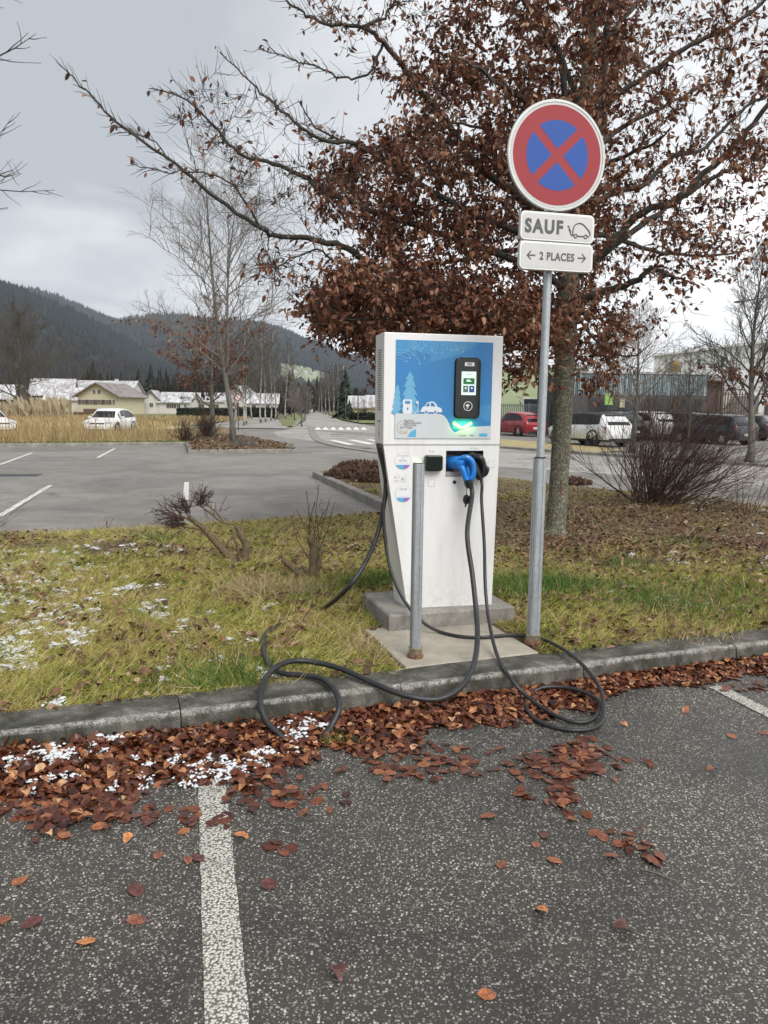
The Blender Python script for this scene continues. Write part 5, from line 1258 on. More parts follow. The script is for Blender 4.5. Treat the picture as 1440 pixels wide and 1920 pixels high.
for (x0, x1, yt, yb, m, nm) in [(1255, 1261, 679, 703, 'mauve', 'mauve_panel'), (1261, 1271, 677, 703, 'ochre', 'ochre_panel'), (1271, 1277, 678, 703, 'mauve', 'mauve_panel'), (1307, 1312, 674, 700, 'teal_back', 'slot_window'), (1350, 1356, 668, 697, 'teal_back', 'slot_window')]:
    s0, s1 = hall_x(x0), hall_x(x1); Yc = a[1]+math.sin(an)*s0; MB().box((s0, -.06, A(x0, yb, Yc)[2]), (s1, -.032, A(x0, yt, Yc)[2])).build(nm, m, rt)
rf = MB().box((-.2, -.3, 0), (L_+.2, .15, .22)).build('parapet', 'hall_wall', rt); rf.location = (0, 0, ztop); rf.rotation_euler = (0, -math.atan2(ztb-ztop, L_), 0)
p = XY(1422, 50); rt = thing('white_hut', 'low white building part with a dark window at the right edge', 'building', (p[0], 50, 0))
MB().box((0, 0, -.1), (5, 4, A(1420, 741, 50)[2])).build('wall', 'wall_white', rt); w_ = MB().box((.4, -.05, 1.3), (4, 0, 2.2)).build('window', 'fence_dark', rt); MB().box((.45, -.07, 1.35), (3.95, -.051, 2.15)).build('pane', 'glass', w_)
# snowy low roof between porch and hall
p = XY(1352, 54); rt = thing('low_annex', 'low annex with a snow-covered sloping roof right of the brown porch', 'building', (p[0], 54, 0))
MB().box((0, .02, -.1), (3.6, 5, A(1360, 730, 54)[2])).build('wall', 'wall_white', rt)
z0_, z1_ = A(1360, 728, 54)[2], A(1360, 694, 60)[2]
MB().add([(-.2, -.2, z0_), (3.8, -.2, z0_), (3.8, 6, z1_), (-.2, 6, z1_), (-.2, -.2, z0_+.2), (3.8, -.2, z0_+.2), (3.8, 6, z1_+.2), (-.2, 6, z1_+.2)], [(3, 2, 1, 0), (4, 5, 6, 7), (0, 1, 5, 4), (1, 2, 6, 5), (2, 3, 7, 6), (3, 0, 4, 7)]).build('roof', 'roof_snow', rt)
# street lamp reaching in at the right edge
rt = thing('street_lamp', 'dark street lamp head on a thin arm entering at the right edge above the cars', 'street lamp', (9.9, 15.0, 0))
hl = A(1376, 567, 15.0); he = A(1440, 557, 15.0)
q1 = np.array([hl[0]-9.9, 0, hl[2]]); q2 = np.array([he[0]-9.9, 0, he[2]]); q3 = q2+(q2-q1)*1.5
q3 = np.array([-.05, 0, q2[2]+.12])
MB().tube([(0, 0, 0), (0, 0, q3[2]+.1)], [.07, .045], 10).build('pole', 'fence_dark', rt, smooth='auto'); MB().tube([q3, q2, q1+(q2-q1)*.3], .014, 8).build('arm', 'fence_dark', rt)
MB().tube([q1+(q2-q1)*.34, q1+(q2-q1)*.2, q1+(q2-q1)*.06, q1], [.014, .04, .035, .008], 10, sx=1, sy=.6).build('lamp_head', 'fence_dark', rt, smooth=True)

# ------------------------------------------------------------------ cars
def make_car(label, loc, heading, L_=4.2, W_=1.76, Hh=1.5, paint='car_white', style='hatch', rim='rim', lights=True, roof_paint=None, cladding=False, mirror=None, group=None, wheel_r=.32, rails=False):
    """local: +x is forward, origin at the car's middle on the ground"""
    root = thing('parked_car', label, 'car', (loc[0], loc[1], loc[2] if len(loc) > 2 else 0), heading, group=group)
    hl = L_/2; suv = style == 'suv'; belt = Hh*(.62 if suv else .60); zb = .24 if suv else .19
    # stations: x (fraction rear -1 .. front 1), belt height, top height, half width at belt, half width at roof
    if style == 'suv':
        st = [(-1.0, .50, .50, .78, .60), (-.985, .60, .61, .90, .70), (-.95, .635, .66, .95, .72), (-.87, .645, .84, .98, .71), (-.76, .65, .945, 1, .73), (-.4, .635, 1.0, 1, .75), (0, .625, 1.0, 1, .78), (.25, .615, .975, 1, .77), (.40, .61, .86, 1, .76), (.56, .60, .66, .99, .80), (.62, .60, .605, .98, .84), (.85, .56, .565, .95, .82), (.95, .50, .505, .90, .78), (1.0, .40, .405, .80, .70)]
    else:
        st = [(-1.0, .46, .47, .76, .62), (-.985, .56, .565, .88, .70), (-.95, .60, .62, .93, .70), (-.84, .625, .81, .97, .69), (-.70, .625, .92, 1, .71), (-.4, .61, .985, 1, .73), (-.05, .60, 1.0, 1, .75), (.15, .59, .98, 1, .74), (.35, .58, .84, 1, .74), (.54, .565, .62, .98, .80), (.60, .56, .565, .97, .84), (.84, .52, .525, .94, .82), (.95, .45, .455, .88, .76), (1.0, .36, .365, .78, .66)]
    hw = W_/2
    def ring(s):
        x, bh, th, wb, wr = s; x = x*hl; b = bh*Hh; t = max(th*Hh, b+.004); w = wb*hw; wr = wr*hw*(1.0)
        if t-b < .12: wr = w*.80; sh = b+(t-b)*.6
        else: sh = t-.055
        e_ = .05*(abs(s[0]) > .94)
        return [(x, 0, zb), (x, w*.86, zb), (x, w*.965-e_, zb+.10), (x, w, zb+(b-zb)*.55), (x, w*.975, b-.04), (x, w*.945, b), (x, wr+(w*.94-wr)*.10, sh), (x, wr*.86, t-.008), (x, 0, t)]
    rows = [ring(s) for s in st]; n = len(rows); m = 9
    vs = []; fs = []; mi = []
    for rw in rows:
        vs += rw
    for rw in rows:
        vs += [(p[0], -p[1], p[2]) for p in rw]
    off = n*m; pts_pillar = []
    body = MB(); body.v = vs; gl = MB(); roofm = 1 if roof_paint else 0
    def glassy(i, j):
        if j != 5: return False
        x0 = (st[i][0]+st[i+1][0])/2; tall = (st[i][2]-st[i][1] > .15) and (st[i+1][2]-st[i+1][1] > .15)
        return tall
    for i in range(n-1):
        for j in range(m-1):
            f = (i*m+j, i*m+j+1, (i+1)*m+j+1, (i+1)*m+j); g = tuple(off+k for k in f)[::-1]
            k_ = 0
            if j >= 6 and roof_paint and st[i][2]-st[i][1] > .2: k_ = 1
            if roof_paint and j == 5 and st[i][2]-st[i][1] > .12 and st[i][0] > -.8: k_ = 1
            if cladding and j in (0, 1): k_ = 2
            body.f += [f[::-1], g[::-1]]; body.m += [k_, k_]
    e0 = [k for k in range(m)]; 
    body.f.append(tuple(range(m))+tuple(off+k for k in range(m-1, 0, -1))[:-0 or None]); body.m.append(0)
    q = (n-1)*m; body.f.append(tuple(q+k for k in range(m-1, -1, -1))+tuple(off+q+k for k in range(1, m))); body.m.append(0)
    o = body.build('body', [paint, roof_paint or paint, 'trim_black'], root, smooth='auto')
    # glass, built proud of the shell by a few millimetres
    def P_(s, wfrac, hf, sgn=1, out=.008):
        x, bh, th, wb, wr = s; b = bh*Hh; t = th*Hh; w = wb*hw*.945; r_ = wr*hw+(wb*hw*.94-wr*hw)*.10
        return (x*hl, sgn*((w+(r_-w)*hf)+out), b+(t-.055-b)*hf)
    def interp(x):
        for i in range(n-1):
            if st[i][0] <= x <= st[i+1][0]:
                u = (x-st[i][0])/(st[i+1][0]-st[i][0]); return tuple(st[i][k]+(st[i+1][k]-st[i][k])*u for k in range(5))
    wins = [(-.78, -.50), (-.48, -.04), (-.02, .42)] if suv else [(-.76, -.50), (-.48, -.04), (-.02, .38)]
    for sgn in (-1, 1):
        for (xa, xb) in wins:
            mb = MB(); K = 4; up = []; lo = []
            for i in range(K+1):
                s = interp(xa+(xb-xa)*i/K)
                hfm = .90 if s[2]-s[1] > .26 else .80
                if xa < -.5: hfm *= .45+.55*min(1, (i+.3)/(K*.75))
                lo.append(P_(s, 0, .07, sgn)); up.append(P_(s, 0, hfm, sgn))
            k = len(lo); mb.add(lo+up, [((i, i+1, k+i+1, k+i) if sgn < 0 else (k+i, k+i+1, i+1, i)) for i in range(k-1)])
            mb.build('side_window', 'car_glass', root, smooth=True)
    # rear screen and windscreen span the sloping ends
    def screen(ia, ib, nm, lift, crop):
        sa, sb = interp(ia), interp(ib); mb = MB(); K = 6; vs2 = []
        for s, inn in ((sa, crop), (sb, crop)):
            wa = (s[4]*hw*.86 if s[2]-s[1] > .1 else s[3]*hw*.78)
            for k in range(K+1):
                y = -wa*inn+2*wa*inn*k/K; cr = 1-(y/wa)**2 if wa else 0
                vs2.append((s[0]*hl+lift*.6*(1 if nm == 'windscreen' else -1), y, s[2]*Hh+lift*.8-.008*(1-cr)))
        mb.add(vs2, [(k, k+1, K+1+k+1, K+1+k) for k in range(K)]); mb.build(nm, 'car_glass', root)
    screen(.30, .555 if suv else .53, 'windscreen', .022, .97)
    screen(-.965, -.775, 'rear_screen', .024, .98)
    # wheels
    for fx, fy in ((-.62, 1), (-.62, -1), (.62, 1), (.62, -1)):
        x = fx*hl; y = fy*(hw-.115)
        w = bpy.data.objects.new('wheel', None); COL.objects.link(w); w.parent = root; w.location = (x, y, wheel_r)
        R0 = wheel_r
        MB().lathe([(R0*.62, -.10), (R0*.93, -.105), (R0, -.07), (R0, .07), (R0*.93, .105), (R0*.62, .10)], (0, 0, 0), 'y', 24, caps=False).build('tyre', 'tyre', w, smooth='auto')
        rb = MB(); s = fy
        rb.lathe([(R0*.66, s*.085), (R0*.60, s*.088), (R0*.55, s*.06), (0.0, s*.05)], (0, 0, 0), 'y', 24, caps=False)
        for k in range(5):
            an_ = k*2*math.pi/5; ca, sa = math.cos(an_), math.sin(an_)
            rb.tube([(ca*.03, s*.10, sa*.03), (ca*R0*.6, s*.085, sa*R0*.6)], [.035, .025], 5)
        rb.build('rim', rim, w, smooth='auto')
        ar = MB(); ar.lathe([(R0*1.16, fy*(.115)), (R0*1.16, fy*.124), (0, fy*.124)], (0, 0, 0), 'y', 24)
        MB().lathe([(R0*1.0, 0), (R0*1.18, 0), (R0*1.18, fy*.016), (R0*1.0, fy*.016)], (x, fy*(hw+.004), wheel_r+.01), 'y', 26, caps=False).build('wheel_arch', 'trim_black', root)
    for sgn in (-1, 1):
        # lamps
        tb = MB(); z1 = Hh*(.57 if suv else .54)
        tb.box((-hl*.985, sgn*hw*.60, z1-.13) if sgn > 0 else (-hl*.985, -hw*.93, z1-.13), (-hl*.90, hw*.93, z1+.03) if sgn > 0 else (-hl*.90, -hw*.60, z1+.03))
        tb.build('tail_lamp', 'tail', root, bevel=.02)
        hb_ = MB(); z2 = Hh*.43
        hb_.box((hl*.84, sgn*hw*.52 if sgn > 0 else -hw*.90, z2-.05), (hl*.985, hw*.90 if sgn > 0 else -hw*.52, z2+.09)); hb_.build('headlamp', 'lamp_clear', root, bevel=.03)
        mi_ = MB(); mi_.box((hl*.28, sgn*(hw-.02) if sgn > 0 else -(hw+.17), belt-.02), (hl*.34, (hw+.17) if sgn > 0 else -(hw-.02), belt+.12)); mi_.build('door_mirror', mirror or (paint if mirror is None else mirror), root, bevel=.03)
        if rails: MB().tube([(-hl*.6, sgn*hw*.66, Hh-.02), (-hl*.55, sgn*hw*.66, Hh+.04), (hl*.1, sgn*hw*.66, Hh+.04), (hl*.16, sgn*hw*.66, Hh-.02)], .016, 6).build('roof_rail', 'trim_black', root)
        for dx in (-.02, -.44): 
            MB().box((dx*hl-.006, sgn*(hw*.98+.004) if sgn > 0 else -(hw+.003), zb+.15), (dx*hl+.006, (hw+.003) if sgn > 0 else -(hw*.98+.004), belt-.03)).build('door_gap', 'trim_black', root)
            MB().box((dx*hl+.10*(1), sgn*(hw*.985) if sgn > 0 else -(hw+.018), belt-.17), (dx*hl+.26, (hw+.018) if sgn > 0 else -(hw*.985), belt-.135)).build('door_handle', paint, root)
    MB().box((-hl-.022, -.27, Hh*.30), (-hl+.03, .27, Hh*.30+.12)).build('number_plate', 'plate', root)
    MB().box((hl-.03, -.26, .36), (hl+.014, .26, .46)).build('number_plate', 'plate', root)
    MB().box((-hl-.018, -hw*.72, zb), (-hl+.25, hw*.72, zb+.17)).build('rear_bumper', 'trim_black', root, bevel=.03)
    MB().box((hl-.2, -hw*.66, zb), (hl+.006, hw*.66, zb+.10)).build('lower_grille', 'trim_black', root, bevel=.02)
    MB().box((hl*.93, -hw*.46, Hh*.385), (hl*.985+.02, hw*.46, Hh*.44)).build('grille', 'trim_black', root, bevel=.015)
    return root
hd = math.radians(90+25)       # away and to the left
def car_at(px, py, heading, lcl, **k):
    """put the point lcl (local x,y on the ground) of the car where px,py meets the ground"""
    g = G(px, py); c, s = math.cos(heading), math.sin(heading)
    return (g[0]-(lcl[0]*c-lcl[1]*s), g[1]-(lcl[0]*s+lcl[1]*c), 0)
make_car('dark red hatchback seen from behind, between the charging point and the sign post', car_at(972, 818, hd, (-1.27, .80)), hd, 4.1, 1.74, 1.52, 'car_red', 'hatch')
make_car('white crossover with a black roof, right behind the beech trunk', car_at(1112, 837.5, hd, (-1.33, .82)), hd, 4.3, 1.80, 1.56, 'car_white', 'suv', 'rim_dark', roof_paint='trim_black', cladding=True, wheel_r=.35)
make_car('small pale car roof showing behind the white crossover', (XY(1075, 52)[0], 52, 0), hd, 4.0, 1.7, 1.50, 'car_silver', 'hatch')
make_car('dark car with its roof just visible above the white crossover', (XY(1140, 42)[0], 42, 0), hd, 4.4, 1.8, 1.62, 'car_dark', 'suv', rails=True)
make_car('white large car half hidden by the leafless bush', car_at(1207, 826, hd, (-1.33, .82)), hd, 4.6, 1.84, 1.66, 'car_white', 'suv', 'rim_dark', rails=True, wheel_r=.35)
make_car('brownish-dark car behind the thickest twigs of the bush', car_at(1296, 829, hd, (-1.33, .82)), hd, 4.5, 1.82, 1.62, 'car_dark', 'suv', rails=True)
make_car('dark blue car with red tail lamps showing right of the bush', car_at(1352, 834, hd, (-1.33, .82)), hd, 4.4, 1.80, 1.55, 'car_blue', 'suv')
make_car('dark estate car cut by the right edge', car_at(1408, 826, hd+.35, (-1.33, .82)), hd+.35, 4.5, 1.80, 1.56, 'car_dark', 'suv', rails=True)
h1_ = math.radians(-92); make_car('white hatchback facing the camera in the dry grass', (XY(195, 43)[0], 44, .0), h1_, 4.0, 1.78, 1.46, 'car_white', 'hatch')
make_car('white car with a red door mirror cut by the left edge', (XY(4, 41)[0]-1.0, 41, .0), math.radians(-35), 3.9, 1.68, 1.46, 'car_white', 'hatch', mirror='mirror_red')
g_ = XY(581, 228); c_ = make_car('tiny white car driving far down the road', (g_[0], 228, .0), math.radians(-84), 4.2, 1.8, 1.5, 'car_white', 'hatch'); c_.name = 'distant_car'

# ------------------------------------------------------------------ concrete base
KY = math.radians(13.0); KO3 = np.array([-0.012, 5.118, 0.24])
ku = np.array([math.cos(KY), math.sin(KY), 0]); kv = np.array([-math.sin(KY), math.cos(KY), 0]); kz_ = np.array([0, 0, 1.0])
def KL(u, v, z): return KO3+ku*u+kv*v+kz_*z            # charging point frame -> world, z above the plinth
pa_ = math.radians(17.5); pu = np.array([math.cos(pa_), math.sin(pa_)])
def rough_block(nx, ny, x0, x1, y0, y1, z0, z1, seed, j=.003, ch=.012):
    rr = random.Random(seed); mb = MB()
    def ring(z, ins): 
        out = []
        for i in range(nx): out.append((x0+ins+(x1-x0-2*ins)*i/nx, y0+ins))
        for i in range(ny): out.append((x1-ins, y0+ins+(y1-y0-2*ins)*i/ny))
        for i in range(nx): out.append((x1-ins-(x1-x0-2*ins)*i/nx, y1-ins))
        for i in range(ny): out.append((x0+ins, y1-ins-(y1-y0-2*ins)*i/ny))
        return [(a+rr.uniform(-j, j), b+rr.uniform(-j, j), z+rr.uniform(-j, j)*.5) for a, b in out]
    rings = [ring(z0, 0), ring(z1-ch, 0), ring(z1, ch)]; n = len(rings[0]); mb.v = sum(rings, [])
    for k in range(2):
        for i in range(n): mb.f.append((k*n+i, k*n+(i+1) % n, (k+1)*n+(i+1) % n, (k+1)*n+i)); mb.m.append(0)
    mb.f.append(tuple(2*n+i for i in range(n))); mb.m.append(0)
    return mb
pl_ = rough_block(10, 6, 0, .95, 0, .66, -.16, .112, 2).build('concrete_plinth', 'plinth')
pl_.location = (.046, 4.972, .13); pl_.rotation_euler = (0, 0, pa_)
tag(pl_, 'grey concrete plinth block under the white charging point', 'plinth')
sl = rough_block(10, 8, 0, .90, 0, .80, -.14, 0, 3, .002, .006).build('concrete_slab', 'slab'); sl['kind'] = 'structure'
c0 = KW(.535, .252); sl.location = (c0[0], c0[1], .1295); sl.rotation_euler = (0, 0, KA)

# ------------------------------------------------------------------ charging point
K = thing('charging_point', 'white electric vehicle charging cabinet with a blue front panel on a concrete plinth', 'charging station', KO3-[0, 0, .017], KY)
ZS, ZT, WK, DK = 1.16+.017, 1.914+.017, .85, .27
mb = MB(); mb.box((0, 0, ZS), (WK, DK, ZT)); up = mb.build('upper_housing', 'white', K, bevel=.006)
# lower body: front face leans in to the left, a recess for the plugs is cut in it
BL_, BR_ = .192, .825; zl0, zl1 = 0.0, ZS-.006
RX0, RX1, RZ0, RZ1, RD = .452, .728, .955, 1.137, .115
def xl(z): return .004+(BL_-.004)*(1-z/zl1)
def xr(z): return .846-(.846-BR_)*(1-z/zl1)
mb = MB()
lv = [0, RZ0, RZ1, zl1]
def fr(x, z, y=0): return (x, y, z)
# front face strips round the recess
for i in range(3):
    a, b = lv[i], lv[i+1]
    if i == 1:
        mb.add([fr(xl(a), a), fr(RX0, a), fr(RX0, b), fr(xl(b), b)], [(0, 1, 2, 3)]); mb.add([fr(RX1, a), fr(xr(a), a), fr(xr(b), b), fr(RX1, b)], [(0, 1, 2, 3)])
    else: mb.add([fr(xl(a), a), fr(RX0, a), fr(RX1, a), fr(xr(a), a), fr(xr(b), b), fr(RX1, b), fr(RX0, b), fr(xl(b), b)], [(0, 1, 6, 7), (1, 2, 5, 6), (2, 3, 4, 5)])
D2 = .25
for i in range(3):
    a, b = lv[i], lv[i+1]
    mb.add([fr(xl(a), a), fr(xl(b), b), fr(xl(b)+.004, b, D2), fr(xl(a)-.03*(1-a), a, D2)], [(0, 1, 2, 3)]); mb.add([fr(xr(a), a), fr(xr(b), b), fr(xr(b), b, D2), fr(xr(a), a, D2)], [(3, 2, 1, 0)])
mb.add([fr(xl(0)-.03, 0, D2), fr(xr(0), 0, D2), fr(xr(zl1), zl1, D2), fr(xl(zl1), zl1, D2)], [(3, 2, 1, 0)])
low = mb.build('lower_body', 'white', K)
mb = MB(); mb.add([(RX0, 0, RZ0), (RX1, 0, RZ0), (RX1, 0, RZ1), (RX0, 0, RZ1), (RX0, RD, RZ0), (RX1, RD, RZ0), (RX1, RD, RZ1), (RX0, RD, RZ1)], [(4, 5, 6, 7), (0, 4, 7, 3), (1, 2, 6, 5), (3, 7, 6, 2), (0, 1, 5, 4)])
rc = mb.build('socket_recess', 'darkgrey', K)
MB().box((RX0+.002, .002, RZ0+.001), (RX1-.002, RD*.8, RZ0+.034)).build('recess_shelf', 'midgrey', rc, bevel=.004)
MB().box((RX0+.012, .05, RZ0+.05), (RX0+.10, RD-.002, RZ1-.02)).build('socket_holder', 'black', rc, bevel=.008)
MB().box((.004, .003, ZS-.006), (WK-.004, DK-.004, ZS)).build('shadow_gap', 'print_pale', K)
# ventilation louvres and print on the left flank
mb = MB()
for i in range(27):
    z = ZT-.115-i*.0155
    for j in range(3): mb.box((-.0016, DK*.30+j*.036, z), (.0002, DK*.30+.028+j*.036, z+.0075))
o = mb.build('vent_slots', 'print_grey', up)
mb = MB()
for j in range(4): mb.box((-.0012, DK*.34+j*.022, ZT-.60), (.0, DK*.34+.016+j*.022, ZT-.588))
mb.box((-.0012, DK*.46, ZT-.675), (0, DK*.485, ZT-.615)); mb.box((-.0012, DK*.43, ZT-.70), (0, DK*.51, ZT-.675)); mb.box((-.0012, DK*.45, ZT-.72), (0, DK*.49, ZT-.71))
mb.build('side_print', 'print_grey', up)

# printed panel: flat layers half a millimetre apart; a runs 0..1 left-right, b 0..1 downwards
PX0, PX1, PZ1, PZ0 = .081, .775, ZT-.047, ZT-.047-.662
def pp(a, b): return (PX0+(PX1-PX0)*a, PZ1-(PZ1-PZ0)*b)
panel = MB().box((PX0, -.004, PZ0), (PX1, .002, PZ1)).build('front_panel', 'poster', K)
def layer(nm, polys, lvl, m, par=panel):
    mb = MB()
    for poly in polys:
        P2 = [pp(a, b) for a, b in poly]
        ar = sum(P2[i][0]*P2[(i+1) % len(P2)][1]-P2[(i+1) % len(P2)][0]*P2[i][1] for i in range(len(P2)))
        if ar < 0: P2 = P2[::-1]
        y = -.004-.0008*lvl; mb.add([(x, y, z) for x, z in P2], [tuple(range(len(P2)))])
    return mb.build(nm, m, par)
def disc(cx, cy, rx, ry=None, n=20, a0=0, a1=2*math.pi): ry = ry or rx; return [(cx+rx*math.cos(a0+(a1-a0)*i/(n-(0 if a1-a0 > 6.2 else 1))), cy+ry*math.sin(a0+(a1-a0)*i/(n-(0 if a1-a0 > 6.2 else 1)))) for i in range(n)]
def ringp(cx, cy, r, w, n=24, a0=0, a1=2*math.pi):
    out = []
    for i in range(n):
        t0 = a0+(a1-a0)*i/n; t1 = a0+(a1-a0)*(i+1)/n
        out.append([(cx+r*math.cos(t0), cy+r*math.sin(t0)), (cx+r*math.cos(t1), cy+r*math.sin(t1)), (cx+(r-w)*math.cos(t1), cy+(r-w)*math.sin(t1)), (cx+(r-w)*math.cos(t0), cy+(r-w)*math.sin(t0))])
    return out
def rrect(x0, y0, x1, y1, r, n=5):
    out = []
    for cx, cy, a in ((x1-r, y0+r, -90), (x1-r, y1-r, 0), (x0+r, y1-r, 90), (x0+r, y0+r, 180)):
        for i in range(n+1): t = math.radians(a+90*i/n); out.append((cx+r*math.cos(t), cy+r*math.sin(t)))
    return out
layer('printed_hillside', [[(0, 0), (.86, 0), (.80, .05), (.66, .13), (.52, .17), (.36, .215), (.33, .22), (.36, .15), (.20, .10), (0, .16)]], 1, 'poster_mid')
layer('printed_slope', [[(.86, .66), (1, .64), (1, .83), (.92, .80), (.86, .76)]], 1, 'poster_mid')
# circuit traces
tr_ = []; r = random.Random(12)
def trace(pts, w=.0045):
    for i in range(len(pts)-1):
        (x0, y0), (x1, y1) = pts[i], pts[i+1]; dx, dy = x1-x0, y1-y0; l = math.hypot(dx, dy) or 1; nx_, ny_ = -dy/l*w/2, dx/l*w/2
        tr_.append([(x0+nx_, y0+ny_), (x1+nx_, y1+ny_), (x1-nx_, y1-ny_), (x0-nx_, y0-ny_)])
    tr_.append(disc(pts[-1][0], pts[-1][1], .009, n=8))
trace([(0, .13), (.10, .13), (.13, .15), (.18, .15)]); trace([(0, .155), (.06, .155), (.09, .18), (.14, .18)]); trace([(0, .185), (.05, .185), (.08, .215), (.11, .215)]); trace([(0, .10), (.12, .10), (.15, .125), (.17, .125)])
trace([(.16, .02), (.16, .08), (.20, .12), (.20, .17), (.24, .215), (.24, .235)]); trace([(.19, 0), (.19, .07), (.25, .12), (.29, .16), (.29, .18)])
for i in range(16):
    x = .13+i*.036; y = r.uniform(.06, .15)-i*.003; trace([(x, 0), (x, y*.5), (x+r.choice([-1, 1])*.014, y*.7), (x+r.choice([-1, 1])*.014, max(.03, y))], .0038)
for i in range(4): trace([(.62+i*.03, .02), (.60+i*.03, .06), (.55+i*.028, .09)], .0035)
layer('printed_circuit_lines', tr_, 2, 'poster_line')
def fir(cx, top, bot, w, n=5):
    L1 = [(cx, top)]; 
    for i in range(1, n+1):
        t = i/n; y = top+(bot-top)*t; L1 += [(cx+w*(.25+.75*t), y-.012), (cx+w*(.12+.38*t), y-.022)]
    L1[-1] = (cx+w*.5, bot); R1 = [(2*cx-x, y+.006*(i % 3)) for i, (x, y) in enumerate(L1)][::-1]; return L1+R1[:-1]
layer('printed_fir_trees', [fir(.145, .315, .745, .115), fir(.02, .45, .745, .06)], 2, 'poster_tree')
layer('printed_snow', [[(0, .745), (.46, .745), (.505, .765), (.54, .81), (.57, .88), (.60, .925), (.625, .935), (.66, .92), (.72, .895), (.82, .875), (1, .865), (1, 1), (0, 1)]], 3, 'poster_snow')
ch = [rrect(.078, .60, .168, .745, .012)]
layer('printed_charger', ch, 4, 'poster_white'); layer('printed_charger_screen', [[(.098, .615), (.152, .615), (.152, .645), (.098, .645)]], 5, 'poster_mid'); layer('printed_bolt', [[(.128, .672), (.112, .70), (.124, .70), (.12, .72), (.138, .692), (.126, .692), (.133, .672)]], 5, 'poster')
layer('printed_hose', ringp(.20, .70, .034, .006, 10, 0, math.pi)+[[(.166, .66), (.172, .66), (.172, .70), (.166, .70)], [(.228, .63), (.234, .63), (.234, .70), (.228, .70)], rrect(.212, .615, .236, .645, .008)], 4, 'poster_white')
layer('printed_car', [[(.262, .705), (.275, .68), (.30, .665), (.325, .63), (.36, .618), (.395, .62), (.42, .648), (.432, .672), (.462, .682), (.478, .70), (.48, .728), (.262, .728), (.255, .715)]]+[disc(.315, .728, .019, n=14), disc(.41, .728, .019, n=14)], 4, 'poster_white')
layer('printed_car_windows', [[(.305, .668), (.33, .638), (.348, .632), (.348, .668)], [(.362, .63), (.388, .632), (.412, .668), (.362, .668)], disc(.315, .728, .011, n=12), disc(.41, .728, .011, n=12)], 5, 'poster')
# syndicate logo
layer('printed_logo_rings', ringp(.085, .885, .068, .006, 26, .9, 5.6)+ringp(.092, .89, .046, .005, 22, .5, 5.2), 4, 'print_orange')
layer('printed_logo_square', [[(.215, .90), (.215, .985), (.125, .985), (.16, .93)]], 4, 'print_cyan')
def TM(x, y, z, sc=1): return Matrix.Translation((x, y, z)) @ Matrix.Rotation(math.pi/2, 4, 'X')
for i, tx in enumerate(['Syndicat', 'Départemental', "d'Electricité", 'des Vosges']):
    x, z = pp(.095-(.0 if i < 3 else .04)-(.012 if i == 2 else 0), .815+i*.0235); text_mesh(tx, .0195, 'print_grey', panel, TM(x, -.0082, z), .0001, .0001, align='LEFT')
x, z = pp(.70, .965); text_mesh('Vosges', .021, 'print_orange', panel, TM(x, -.0082, z), 0, .0001)
x, z = pp(.80, .965); text_mesh('Ijes', .022, 'print_grey', panel, TM(x, -.0082, z), 0, .0001)
layer('printed_badge', [rrect(.875, .945, .965, .98, .01)], 4, 'print_cyan')
# display unit
def rounded_plate(nm, x0, z0, x1, z1, r, y0, y1, m, par, bev=.0, seg=5):
    mb = MB(); mb.prism(rrect(x0, z0, x1, z1, r, seg), (0, y0, 0), (1, 0, 0), (0, 0, 1), (0, -1, 0), y0-y1); return mb.build(nm, m, par, bevel=bev)
dx0, dz1 = pp(.605, .165); dx1, dz0 = pp(.868, .785)
du = rounded_plate('display_unit', dx0, dz0, dx1, dz1, .032, -.004, -.026, 'gloss_black', K, .004)
rounded_plate('display_rim', dx0-.003, dz0-.003, dx1+.003, dz1+.003, .034, -.0045, -.012, 'black', du)
def dd(a, b): return (dx0+(dx1-dx0)*a, dz1-(dz1-dz0)*b)
def dplate(nm, a0, b0, a1, b1, y, m, r=.001, th=.001):
    x0, z1 = dd(a0, b0); x1, z0 = dd(a1, b1); return rounded_plate(nm, x0, z0, x1, z1, r, y, y-th, m, du, seg=2)
scn = dplate('screen', .23, .225, .81, .615, -.0262, 'screen')
dplate('screen_button', .30, .335, .745, .435, -.0275, 'scr_green', th=.0006); dplate('screen_button', .30, .46, .50, .57, -.0275, 'scr_grey', th=.0006); dplate('screen_button', .54, .46, .745, .57, -.0275, 'scr_navy', th=.0006)
x, z = dd(.52, .378); mb = MB(); mb.prism([(-.018, -.006), (.018, -.006), (.017, .0), (.008, .003), (.002, .009), (-.010, .009), (-.017, .003)], (x, -.0282, z), (1, 0, 0), (0, 0, 1), (0, -1, 0), .0004); mb.build('button_icon', 'screen', du)
for (a, b) in ((.40, .50), (.645, .50)): x, z = dd(a, b); mb = MB(); mb.prism([(.0065*math.cos(t*.5236), .0065*math.sin(t*.5236)) for t in range(12)], (x, -.0282, z), (1, 0, 0), (0, 0, 1), (0, -1, 0), .0004); mb.build('button_icon', 'screen', du)
for (a0, b0, a1) in ((.40, .27, .64), (.40, .42, .62), (.345, .535, .455), (.59, .535, .70)): dplate('screen_text_line', a0, b0, a1, b0+.008, -.0276, 'print_pale', th=.0003, r=.0003)
dplate('name_badge', .345, .075, .725, .135, -.0262, 'sticker', .002, .0006); x, z = dd(.535, .105); text_mesh('IIES', .020, 'gloss_black', du, TM(x, -.0272, z), .0006, .0002, spacing=1.1)
x, z = dd(.51, .80); mb = MB(); R0 = .0325
for q4 in ringp(0, 0, R0, .0045, 26): mb.add([(x+a, -.0275, z+b) for a, b in q4], [(3, 2, 1, 0)])
mb.build('card_reader_ring', 'sticker', du)
